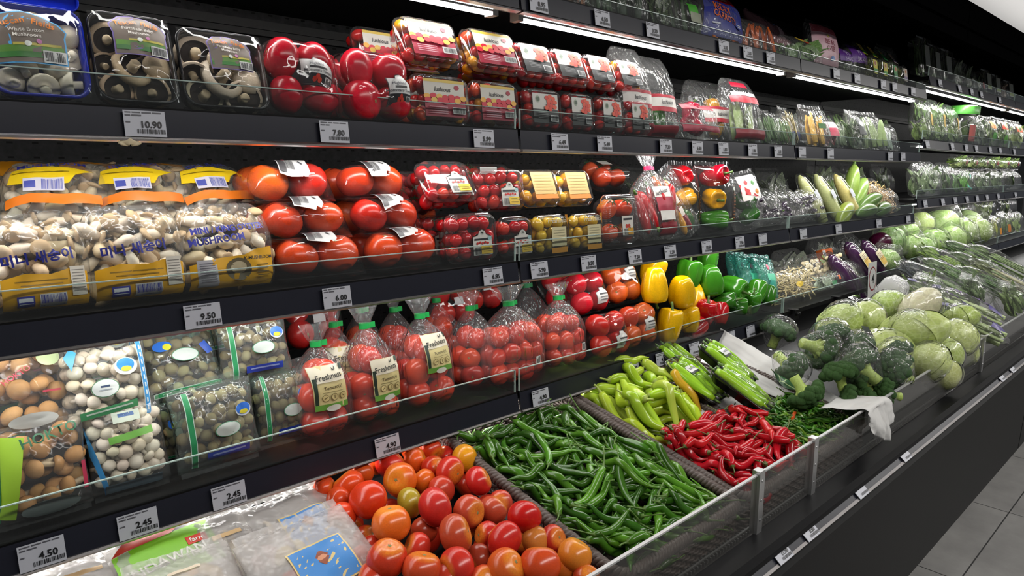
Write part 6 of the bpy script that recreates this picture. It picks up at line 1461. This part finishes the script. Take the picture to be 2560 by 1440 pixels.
def drape_pods(heap, n, x0, x1, y0, y1, L, rad, cols, name, label, cat, grp, seed, stem=(.4, .18), bend=.5, mats=None, fat=.35, sides=8, inside=None, special=None, prefer=None):
    """pods laid one after another on the heap, each bent over what lies under it"""
    r = random.Random(seed); made = 0; tries = 0
    while made < n and tries < n*12:
        tries += 1
        cand = [(r.uniform(x0, x1), r.uniform(y0, y1)) for _ in range(7)]
        if inside: cand = [q for q in cand if inside(*q)] or cand[:1]
        cx, cy = min(cand, key=lambda q: max(heap.get(q[0] + dx, q[1] + dy) for dx, dy in ((0, 0), (.012, 0), (-.012, 0), (0, .012), (0, -.012))) - rimz(q[1]))
        a = r.uniform(0, 2*PI) if not prefer or r.random() > .55 else r.gauss(prefer, .5)
        l = L * r.uniform(.75, 1.15); rd = rad * r.uniform(.82, 1.15); k = r.gauss(0, bend); k2 = r.gauss(0, bend*.8)
        N = 13; pts = []; x, y, th = 0, 0, a
        for i in range(N):
            pts.append((x, y)); u = i/(N-1); th += (k + k2*math.cos(u*3)*1.5) / N; x += l/(N-1)*math.cos(th); y += l/(N-1)*math.sin(th)
        mx, my = sum(p[0] for p in pts)/N, sum(p[1] for p in pts)/N
        pts = [(p[0]-mx+cx, p[1]-my+cy) for p in pts]
        if any(p[0] < x0 - .004 or p[0] > x1 + .004 or p[1] < y0 - .002 or p[1] > y1 + .004 for p in pts): continue
        radii = []
        for i in range(N):
            u = i/(N-1); radii.append(rd * max(.10, min(1, .74 + u*1.6) * (1 - max(0, (u-fat)/(1-fat))**1.6 * .93)))
        ct = [max(heap.get(p[0] + dx, p[1] + dy) for dx, dy in ((0, 0), (rd*.7, 0), (-rd*.7, 0), (0, rd*.7), (0, -rd*.7))) + radii[i]*.92 for i, p in enumerate(pts)]; zs = ct[:]
        for _ in range(10): zs = [max(ct[i], .5*(zs[max(0, i-1)] + zs[min(N-1, i+1)]) - .0028) for i in range(N)]
        for _ in range(3): zs = [max(ct[i] - .0025, .25*zs[max(0, i-1)] + .5*zs[i] + .25*zs[min(N-1, i+1)]) for i in range(N)]
        P = [Vector((p[0], p[1], z)) for p, z in zip(pts, zs)]
        for i in range(N): heap.put(P[i].x, P[i].y, P[i].z, radii[i])
        c = sum(P, Vector())/N
        mb = MB(); mb.tube([p - c for p in P], radii, sides, 0)
        d = (P[0] - P[1]).normalized(); q = P[0] - c; up = Vector((0, 0, 1)); sd = d.cross(up)*r.uniform(-.6, .6)
        sl = l*r.uniform(stem[0]*.6, stem[0]*1.1); sr = rd*stem[1]
        mb.tube([q - d*rd*.35, q + d*rd*.05, q + d*rd*.28, q + d*sl*.35 + up*sl*.12 + sd*sl*.1, q + d*sl*.7 + up*sl*.24 + sd*sl*.4, q + d*sl*.95 + up*sl*.32 + sd*sl*.8], [rd*.72, rd*.72, sr*1.8, sr*1.1, sr, sr*1.25], 6, 1)
        o = link(name, mb.mesh(name, mats), None, c, color=jit(r.choice(cols), r, .14))
        lb = label
        if special and made in special: lb, col = special[made]; o.color = srgb(col)
        tag(o, lb, cat, grp if lb == label else None); made += 1
PODM = [SKIN_CHI, STALK]
mound = lambda x, y: max(rimz(y) + .012 if x < .950 else 0, floorz(y) + .046 + .016*math.sin((y - .68)*5) * math.sin(max(0, min(PI, (x - .93)/.42*PI))) + .030*max(0, 1 - (x - .93)/.10) + .02*max(0, 1 - (y - .69)/.12))
H1 = Heap(.92, 1.345, .69, 1.28, mound)
drape_pods(H1, 215, .930, 1.338, .692, 1.225, .145, .0090, ['#47781e', '#365f18', '#558824', '#2f5716', '#3f6e1b'], 'green_chilli', 'glossy dark green chilli in the heap in the wicker basket', 'chilli', 'dark green chillies in the basket', 501, (.36, .17), .7, PODM)
md2 = lambda x, y: floorz(y) + .042 + .014*math.sin(max(0, min(PI, (y - .90)/.36*PI)))
H2 = Heap(1.38, 1.68, .90, 1.28, md2)
drape_pods(H2, 52, 1.388, 1.676, .935, 1.225, .140, .0150, ['#a9c832', '#b8d23e', '#9cc22a', '#b2c848', '#a2be30'], 'light_green_pepper', 'long light green pepper in the heap behind the red chillies', 'pepper', 'long light green peppers', 502, (.22, .20), .45, [produce('light_pepper_skin', .2, .5, lo=.88), flat('yellow_green_stalk', '#98a84a', .5)], .30, 10, None, {50: ('orange-tinted pepper among the light green ones', '#cfa32c')}, 5.2)
md3 = lambda x, y: max(rimz(y) + .012 if abs(x - 1.695) < .026 or x < 1.39 else 0, floorz(y) + .052 + .018*math.sin(max(0, min(PI, (y - .66)/.32*PI))))
H3 = Heap(1.38, 1.75, .69, .97, md3)
drape_pods(H3, 92, 1.384, 1.735, .694, .955, .112, .0105, ['#b3101c', '#c01524', '#a50e1a', '#c21c22'], 'red_chilli', 'glossy red chilli in the heap beside the metal post', 'chilli', 'red chillies in the basket', 503, (.30, .13), .9, [SKIN_CHI, flat('olive_stalk', '#55602a', .5)], .4, 9)
md4 = lambda x, y: max(floorz(y) + .080, rimz(y) + .012 if x < 1.72 or y < .715 else 0)
H4 = Heap(1.71, 2.08, .69, .96, md4)
drape_pods(H4, 230, 1.712, 2.070, .694, .925, .078, .0046, ['#376a1c', '#427a22', '#2b5917', '#528a2a', '#729a34'], 'small_green_chilli', 'small thin green chilli in the scattered heap before the broccoli', 'chilli', 'small thin green chillies', 504, (.35, .28), .35, PODM, .45, 6, None, {205: ('single orange-red small chilli lying among the green ones', '#c8501e')})

# crate of loose tomatoes with its metal edge
t = thing('tomato_crate', 'dark crate with grey metal edge under the loose tomatoes', 'crate'); mb = MB()
profile(mb, [(.672, floorz(.672) + .002), (1.30, floorz(1.30) + .002), (1.30, floorz(1.30) - .002), (.672, floorz(.672) - .002)], .06, .905)
for x in (.06, .896): profile(mb, [(.672, floorz(.672)), (1.30, floorz(1.30)), (1.30, rimz(1.30) - .05), (.672, rimz(.672) - .05)], x, x + .006)
link('crate_body', mb.mesh('crate_body', [BLACK]), t)
mb = MB(); profile(mb, [(.672, rimz(.672) - .050), (1.30, rimz(1.30) - .050), (1.30, rimz(1.30) - .044), (.672, rimz(.672) - .044)], .893, .915); link('metal_edge', mb.mesh('metal_edge', [flat('dull_metal_edge', (.25, .25, .26), .35, .8)]), t)
def at_slope(px, py, dz=0):
    d = ray(px, py); k = .13; return EYE + d * ((.805 - .70*k + dz - EYE.z) / (d.z - k*d.y))
TOMS = [(975,1161,78,'#cf2a1c',0),(1038,1150,66,'#e05a1c',0),(1076,1126,60,'#d8401c',0),(1112,1142,50,'#c8281c',-.02),(1161,1145,68,'#e39a1c',.005),(1084,1170,62,'#d0341c',0),(1125,1178,74,'#c83222',.02),(1196,1202,74,'#c02420',.02),
 (904,1183,52,'#dd5a20',0),(871,1213,80,'#e04a18',.01),(1000,1199,84,'#e2661c',.02),(1060,1202,60,'#dc661c',0),(920,1249,95,'#d83a18',.025),(846,1249,56,'#dc4a1c',0),(855,1290,72,'#d8401c',0),(1024,1257,74,'#a8922a',0),(1104,1224,68,'#c4402a',0),
 (1087,1268,95,'#c4302a',.03),(1172,1279,82,'#bf4a30',.015),(1232,1276,72,'#b84a30',0),(1251,1257,60,'#b8402e',-.01),(978,1309,98,'#dc6a22',.03),(1060,1325,68,'#a83c22',-.02),(1139,1336,97,'#bc4a2c',.03),(1218,1339,68,'#c02c22',-.01),
 (1262,1350,92,'#c42a22',.02),(1311,1292,86,'#c41c18',.03),(1339,1350,68,'#c87a34',0),(1382,1347,64,'#b83426',0),(1437,1388,87,'#d8802a',.015),(967,1396,101,'#c83a20',.03),(1043,1369,76,'#c83626',0),(929,1375,55,'#b8301c',-.02),(1054,1421,98,'#cc4a26',.025),
 (1142,1416,94,'#c42e22',.02),(1199,1394,62,'#a83e26',-.02),(1265,1421,98,'#d05a22',.02),(1350,1413,101,'#cc4a20',.025),(1412,1420,62,'#cf6a22',-.01),(1467,1447,66,'#c84a26',-.005),(915,1347,50,'#a83418',-.03),(905,1400,60,'#b83a1c',-.02),(812,1222,54,'#d8481c',0),(1120,1452,90,'#c03a22',.0),(1210,1460,90,'#c8401e',0),(930,1450,90,'#c0381e',0),(1030,1126,50,'#d84a1c',-.01),(940,1160,48,'#cf3a1c',-.01)]
SPEC = {4: 'yellow-orange tomato at the top right of the heap beside the wicker', 15: 'olive-yellow tomato in the middle of the heap', 21: 'orange tomato with star-shaped pale top near the plastic bags', 29: 'orange tomato showing its stem scar at the right front of the heap', 26: 'single red tomato lying highest against the green chillies',
        12: 'large red-orange tomato at the left of the heap', 17: 'large ribbed red tomato in the middle of the heap', 23: 'round brownish-red tomato in the centre front', 30: 'large red tomato at the front beside the plastic bags', 37: 'large orange-red tomato at the front right', 27: 'small pale orange-brown tomato between two red ones', 7: 'red tomato with scar turned right, beside the metal edge', 10: 'bright orange tomato near the top of the heap'}
ORI = {21: (-.2, .1, .3), 29: (.5, .15, 1), 33: (.3, -.1, 2), 7: (.6, 1.0, 0), 18: (1.3, .8, 0), 30: (.25, 0, .5), 0: (.1, .9, 0)}
tr_ = random.Random(77)
for k, (px, py, d, c, dz) in enumerate(TOMS):
    p = at_slope(px, py, dz); dist = (p - EYE).dot(FWD); R0 = max(.026, min(.041, d/2*dist/FPX*1.02))
    e = ORI.get(k, (tr_.uniform(-2.4, -.4), tr_.uniform(-.9, .9), tr_.random()*6))
    o = link('tomato', tomato_me(k % 8), None, p, e, R0, jit(c, tr_, .04))
    tag(o, SPEC.get(k, 'loose ripe tomato among the others in the big tomato heap'), 'tomato', 'loose tomatoes in the bin')
for k in range(34):                               # the layer below, seen in the gaps
    x, y = .45 + .09*(k % 7) + tr_.uniform(-.02, .02), .75 + .095*(k // 7) + tr_.uniform(-.015, .015)
    if x > .94: continue
    o = link('tomato', tomato_me(k % 8), None, (x, y, floorz(y) + .041), (tr_.random()*6, tr_.random()*6, 0), .034, jit('#b8301c', tr_)); tag(o, 'tomato in the lower layer of the heap, seen in a gap', 'tomato', 'tomatoes in the lower layer')

# milky bags at the near end of the crate
def milky(label, px, py, z, W, H, elems, seed, lean=-1.12, yaw=0, cont='#c9b898', D=.045):
    top = at_z(px, py, z); l = -lean
    a = Vector((-math.sin(yaw)*math.sin(l), math.cos(yaw)*math.sin(l), math.cos(l))); loc = top - a*H
    B = Bag(W, H, D, 'flat', seed, .005); t = film_bag('mushroom_bag', label, loc, B, FMILK, (lean, 0, yaw), 'mushrooms', 'milky bags in front of the tomatoes'); r = random.Random(seed)
    for k in range(9): link('oyster_mushroom', porto_me(k % 3), t, (W*r.uniform(-.36, .36), .010, H*r.uniform(.12, .8)), (PI/2 + r.uniform(-.3, .3), r.uniform(-.3, .3), r.random()*6), .019, jit(cont, r))
    label_part('print', t, elems(W, H), B.front, cell=.008, base=.002)
blue = lambda W, H: [('r', .02*W, H*.46, W*.50, H*.44, '#cdb67a'), ('r', .02*W, H*.46, W*.47, H*.41, '#3f7fc0'), ('p', [(.02*W, H*.60), (.09*W, H*.52), (.02*W, H*.44), (-.05*W, H*.52)], '#8a4a34'), ('p', [(.02*W, H*.57), (.065*W, H*.52), (.02*W, H*.47), (-.025*W, H*.52)], '#c98a6a')]
cend = lambda W, H: [('p', [(-W*.46, H*.30), (W*.46, H*.42), (W*.46, H*.88), (-W*.46, H*.80)], '#7fc02a'), ('p', [(-W*.46, H*.80), (W*.1, H*.84), (W*.2, H*.92), (-W*.3, H*.93)], '#b8341e'), ('r', W*.28, H*.68, W*.2, H*.09, '#c8301e'), ('t', 'farm', W*.28, H*.68, H*.07, '#e0e0d8'), ('t', 'CENDAWAN', -W*.12, H*.56, H*.13, '#e4e4dc', .08), ('t', 'TIRAM', W*.25, H*.54, H*.09, '#e4e4dc', .08), ('r', -W*.1, H*.35, W*.5, H*.06, '#d8a03a')]
milky('milky bag with blue label picture at the front, beside the tomatoes', 725, 1335, .885, .205, .19, blue, 520, -1.05, .10)
milky('milky bag with blue label picture lying behind the front one', 705, 1262, .860, .185, .19, blue, 521, -1.12, .05)
milky('bright green printed mushroom bag under the lowest shelf', 385, 1345, .868, .17, .20, cend, 522, -1.12, .05)
milky('pale milky bag squeezed between the green and blue printed bags', 535, 1315, .862, .10, .20, lambda W, H: [('r', 0, H*.7, W*.5, H*.05, '#c9a87a')], 523, -1.12)
milky('pale milky bag overlapping the green one at its front', 440, 1420, .880, .16, .18, lambda W, H: [('r', 0, H*.8, W*.3, H*.03, '#c9b8a0')], 525, -1.05)
milky('pale milky bag at the near corner of the bin, before the green one', 180, 1415, .862, .13, .18, lambda W, H: [('r', 0, H*.7, W*.5, H*.05, '#c9a87a')], 524, -1.12)

# trays of long peppers on white paper
def pepper_tray(label, px, py, z, yaw, seed, lean=-1.05, lab=True):
    p = at_z(px, py, z); W, H = .115, .19; r = random.Random(seed); t = thing('pepper_tray', label, 'peppers', (p.x, p.y - .05, z - .03), (lean, 0, yaw), 'black trays of long green peppers')
    link('tray', tray_me(W, H, .026, BTRAY), t, (0, 0, H/2))
    for k in range(6):
        mb = MB(); l = .16*r.uniform(.85, 1.05); n = 11; x0 = (k - 2.5)*.0165; b = r.uniform(-.01, .01)
        mb.tube([(x0 + b*math.sin(PI*i/(n-1)), -.006 - .004*(k % 2), -l/2 + l*i/(n-1)) for i in range(n)], [.0125*max(.15, (1 - max(0, (i/(n-1) - .45)/.55)**1.7*.9)*min(1, .7 + i*.2)) for i in range(n)], 9); mb.tube([(x0, -.006, -l/2), (x0 + .003, -.008, -l/2 - .02)], [.004, .003], 6, 1)
        link('long_pepper', mb.mesh('long_pepper', PODM), t, (0, 0, H/2), (0, PI if k % 2 else 0, 0), None, jit('#8fbf2c', r, .08))
    fn = tray_film(t, W, H, .016, FWRAP, seed)
    if lab: label_part('label', t, [('r', 0, H*.12, .055, .030, '#26282a'), ('r', 0, H*.14, .055, .024, '#d4d4d2'), ('r', 0, H*.15, .04, .003, '#77777a'), ('r', 0, H*.13, .04, .003, '#77777a')], fn, cell=.008)
pepper_tray('black tray of long green peppers with white sticker, lower left one', 1768, 965, .882, .15, 530)
pepper_tray('black tray of long green peppers on top with white sticker at its back', 1846, 925, .905, .2, 531, -1.0)
pepper_tray('black tray of long green peppers lying nearest the white paper', 1890, 985, .875, .25, 532, -1.05, False)
pepper_tray('black tray of long green peppers at the back left, under the shelf', 1735, 925, .89, .05, 533, -1.05, False)
PAPERM = flat('white_wrapping_paper', (0.60, 0.595, 0.58), 0.8, 0, 0.08, 20)
def sheet(label, fn, nu=26, nv=26):
    mb = MB(); mb.grid(lambda u, v: fn(u, v), nu, nv); o = link('paper_sheet', mb.mesh('paper_sheet', [PAPERM]))
    md = o.modifiers.new('thick', 'SOLIDIFY'); md.thickness = .0006
    return tag(o, label, 'paper')
cr = lambda u, v, k: .006*noise.noise(Vector((u*4, v*4, k))) + .004*abs(noise.noise(Vector((u*11, v*9, k))))
sheet('white paper sheet standing between the pepper trays and the broccoli', lambda u, v: (2.02 + .12*u + .10*(1 - v)*0 + cr(u, v, 1), .76 + .46*v, floorz(.76 + .46*v) + .075 + .10*(u)*(0.35 + .65*v) + cr(u, v, 2)))
sheet('white printed paper edge between the red chillies and the pepper trays', lambda u, v: (1.60 + .34*u, .985 - .10*u + .10*v - .03*math.sin(u*4), rimz(.95) - .022 + .03*v + cr(u, v, 5) + .010*math.sin(u*5)))
def flap(u, v):
    x = 1.90 + .17*u + .03*v*math.sin(u*5); s = v * .24
    if s < .12: return (x, .765 - s*.92, .838 + .026*(s/.12) + cr(u, v, 7)*.9)
    if s < .145: q = (s - .12)/.025; return (x, .655 - .024*q, .864 + .003*math.sin(PI*q))
    return (x + .02*(u - .5), .628 - .016*math.sin((s - .145)*12) + cr(u, v, 7)*2.2, .862 - (s - .145)*(.55 + .55*math.sin(u*3)))
sheet('white crumpled paper hanging over the front glass below the broccoli', flap, 30, 40)

# broccoli
def broc(px, py, z, R0, rot, label, wrapped=False, seed=0, c='#3f6a32'):
    p = at_z(px, py, z); r = random.Random(seed); t = thing('broccoli', label, 'broccoli', p, rot, 'wrapped broccoli' if wrapped else 'unwrapped broccoli')
    link('crown', crown_me(seed % 3), t, (0, 0, 0), (0, 0, 0), R0, jit(c, r, .06)); link('stem', bstem_me(0), t, (0, 0, 0), (0, 0, 0), R0*.98, srgb('#a9bf62'))
    if wrapped:
        hull_film(t, [((0, 0, R0*.2), (R0*1.0, R0*1.0, R0*.8)), ((0, 0, -R0*.9), (R0*.3, R0*.3, R0*.2))], film('wrinkled_cling', (.99, .99, .99), .03, .08, 40, .9, 1.1, base=.035), 1.05)
        if seed % 3 == 0: label_part('label', t, [('r', 0, 0, .03, .045, '#b9bcc0'), ('b', 0, -.008, .026, .02, '#26262a')], lambda a, b, o: Vector((a, -R0*1.03 - o + a*a*6, R0*.35 + b)), cell=.01)
for k, (px, py, z, R0, rot, lb) in enumerate([(2012, 985, .85, .060, (2.5, .2, .3), 'bare broccoli head-down at the corner next to small chillies, with a dark leaf'), (2097, 935, .90, .056, (-.35, .1, .2), 'bare broccoli standing on its pale stem in the middle'), (2160, 968, .85, .050, (-1.3, .3, .2), 'bare broccoli lying right of the upright one'), (2130, 1000, .835, .048, (-1.6, -.2, .4), 'bare broccoli low in front below the upright stem'), (2212, 985, .84, .050, (-1.4, .2, .8), 'bare broccoli with yellow spot at the front by the glass'), (2168, 1005, .825, .044, (-1.5, .1, 1.2), 'small bare broccoli at the very front by the glass')]): broc(px, py, z, R0, rot, lb, False, k)
for k, (px, py, z, R0, rot, lb) in enumerate([(1975, 918, .895, .062, (2.2, .5, .2), 'wrapped broccoli with stem showing beside the white paper'), (2050, 872, .94, .068, (1.9, -.2, .8), 'wrapped pale broccoli lying stem up on top'), (2078, 845, .96, .065, (-.5, .3, 0), 'wrapped dark broccoli at the top back of the pile'), (2150, 915, .915, .070, (-.9, .2, .3), 'wrapped dark broccoli with sticker in the centre'), (2235, 925, .89, .068, (-1.0, .1, .9), 'wrapped frosted broccoli next to the front glass'), (2240, 890, .92, .060, (-.8, .2, .4), 'wrapped dark broccoli behind the frosted one'), (2145, 870, .94, .058, (-.6, .1, 1.1), 'wrapped broccoli with white label below the pale cabbage'), (1945, 830, .92, .065, (.3, .2, .4), 'wrapped broccoli in the dark back corner under the shelf')]): broc(px, py, z, R0, rot, lb, True, k + 3, '#4a6f45')
mb = MB(); mb.grid(lambda u, v: Vector(((u - .5)*.035*math.sin(PI*min(1, .1 + v)) , -.10*v, .012*math.sin(v*4) + .2*(u - .5)**2*.1)), 6, 10)
link('leaf', mb.mesh('leaf', [SKIN_LEAF]), bpy.data.objects['broccoli'], (.02, .0, -.02), (1.2, .4, .6), None, srgb('#2f5a34'))

# cabbages
CB = '#b3c46e'
for k, (px, py, z, R0, sc, c, lb) in enumerate([(2098, 808, .945, .080, (.85, .85, 1.2), '#a8bd66', 'tall wrapped cabbage at the left of the cabbage pile'), (2166, 800, .945, .080, (.9, .9, 1.05), CB, 'round wrapped cabbage, second at the back'), (2222, 765, .96, .075, (1, 1, .9), '#a6c060', 'bright green cabbage at the back below the number sign'), (2298, 765, .975, .085, (1.35, 1, .75), '#d3cfae', 'pale cream wrapped cabbage with black strip label'), (2282, 828, .945, .080, (1.75, 1, .95), '#bccd78', 'long wrapped cabbage pair lying across the top'),
    (2205, 868, .90, .080, (1.3, 1, .85), CB, 'wrapped cabbage below the long one beside the broccoli'), (2322, 905, .87, .070, (.9, .9, 1.1), '#c3cf84', 'pale cabbage at the front against the glass'), (2362, 885, .86, .062, (1, 1, 1), '#a8bc68', 'cabbage behind the front pale one, mostly hidden'), (2392, 845, .885, .072, (1, 1, 1), '#c2cf80', 'round cabbage right of the long one by the glass'), (2400, 795, .915, .070, (1, 1, .85), '#a9bf60', 'green cabbage at the back right beside the celery'), (2268, 885, .87, .065, (1, 1, 1), CB, 'cabbage low in the gap under the long one'), (2350, 930, .80, .07, (1, 1, 1), '#b8c078', 'cabbage pressed behind the front glass'), (2400, 880, .80, .07, (1, 1, 1), '#b0bc70', 'second cabbage seen through the front glass')]):
    p = at_z(px, py, z); r = random.Random(600 + k); o = thing('cabbage', lb, 'cabbage', p, (r.uniform(-.5, .5), r.uniform(-.4, .4), r.uniform(-.4, .4)), 'wrapped cabbages')
    link('leafy_head', cabbage_me(k % 4), o, (0, 0, 0), (.5, .2, k), [R0*q for q in sc], jit(c, r, .04))
    hull_film(o, [((0, 0, 0), (R0*sc[0], R0*sc[1], R0*sc[2]))], FWRAP if k % 2 else film('wrinkled_cling', (.99, .99, .99), .03, .08, 40, .9, 1.1, base=.035), 1.05)
p = at_z(2238, 735, .98); B = Bag(.15, .12, .12, 'sack', 610, .01); t = film_bag('crumpled_bag', 'crumpled white bag behind the green cabbage below the sign', (p.x, p.y, .93), B, film('white_poly', (.9, .9, .9), .6, .2, 40, .9, 1, base=.04, hcol=(.7, .7, .7)), (-.2, 0, 0)); link('leafy_greens', leaves_me(0), t, (0, 0, .01), (0, 0, 0), (.1, .09, .09), srgb('#c8c8b8'))

# celery and other greens beyond the cabbages
def lay(label, px, py, z, L, W, cols, seed, yaw, pitch=1.25, el=None, ct='stalks', idx=1):
    p = at_z(px, py, z) + Vector((.0, .10, -.01)); L *= .82; t = thing('celery_bag', label, 'celery', p, (pitch, 0, yaw), 'long bags beyond the cabbages'); B = Bag(W, L, W*.75, 'pillow', seed, .005); link('film_bag', B.mesh(FBAG), t, (0, 0, -L/2))
    for q, c in enumerate(cols): link(['stalks', 'leafy_greens'][q], [stalks_me(idx), leaves_me(0)][q], t, (0, 0, -L/2 + .01 + L*.55*q), (0, 0, 0), (W*.85, W*.6, L*(.62 if q == 0 else .4)), srgb(c))
    if el: label_part('print', t, [shift([e], 0, -L/2)[0] for e in el], lambda a, b, o: B.front(a, b + L/2, o) - Vector((0, 0, L/2)), cell=.01)
pur = lambda L, W: [('r', 0, L*.12, W*.7, L*.16, '#3a2a7a'), ('t', 'CELERY', 0, L*.40, .05, '#5a3a7a', 1.57), ('r', 0, L*.70, W*.6, L*.08, '#2f2a6a')]
lay('purple printed celery bag nearest the cabbages', 2405, 750, .96, .42, .13, ['#a9bc82', '#7f9a58'], 620, .35, -1.15, pur(.42, .13))
lay('purple printed celery bag lying in front with large letters', 2470, 765, .93, .42, .14, ['#b3c48c', '#7f9a58'], 621, .3, -1.2, pur(.42, .14))
lay('purple printed celery bag at the front by the glass', 2490, 810, .90, .36, .13, ['#a9bc82', '#6f8a50'], 622, .2, -1.2, pur(.36, .13))
lay('celery bag with dark purple tips high under the far shelf', 2385, 700, 1.0, .40, .14, ['#6f8a54', '#3a3a5a'], 623, .35, -1.1, None)
for k, (px, py, z, c, c2) in enumerate([(2440, 690, 1.0, '#6f8f5a', '#5f7f4a'), (2500, 670, 1.0, '#7f9a5c', '#55743c'), (2545, 650, 1.02, '#8aa464', '#6a8a44'), (2530, 710, .96, '#5f7f4c', '#4f6f3c'), (2555, 690, .97, '#b3b08a', '#7f8a5a'), (2420, 655, 1.03, '#8fb04a', '#9ac04a'), (2480, 640, 1.04, '#6f8f4a', '#4f7a34')]):
    lay('long bag of leafy greens in the far bin, ' + ['right of the purple tipped celery', 'behind the celery bags', 'at the picture edge under the shelf', 'by the front right of the celery', 'pale one at the picture edge', 'bright green one under the shelf rail', 'dark one high under the shelf'][k], px, py, z, .40, .125, [c, c2], 630 + k, .3, -1.1, None, idx=k % 3)
for k, (px, py, z, c) in enumerate([(2350, 720, .99, '#5f7a2c'), (2460, 720, .96, '#4f6f34'), (2560, 740, .93, '#7f9a58')]):
    p = at_z(px, py, z); veg_bag('vegetable_bag', 'bag of leaves filling the far bin, ' + ['dark green one left of the celery tips', 'under the celery bags', 'at the picture edge by the glass'][k], (p.x, p.y, z - .12), .3, .18, .14, 'sack', 'leaves', c, FBAG, (-.6, 0, .2), 640 + k, 'leaf bags in the far bin')
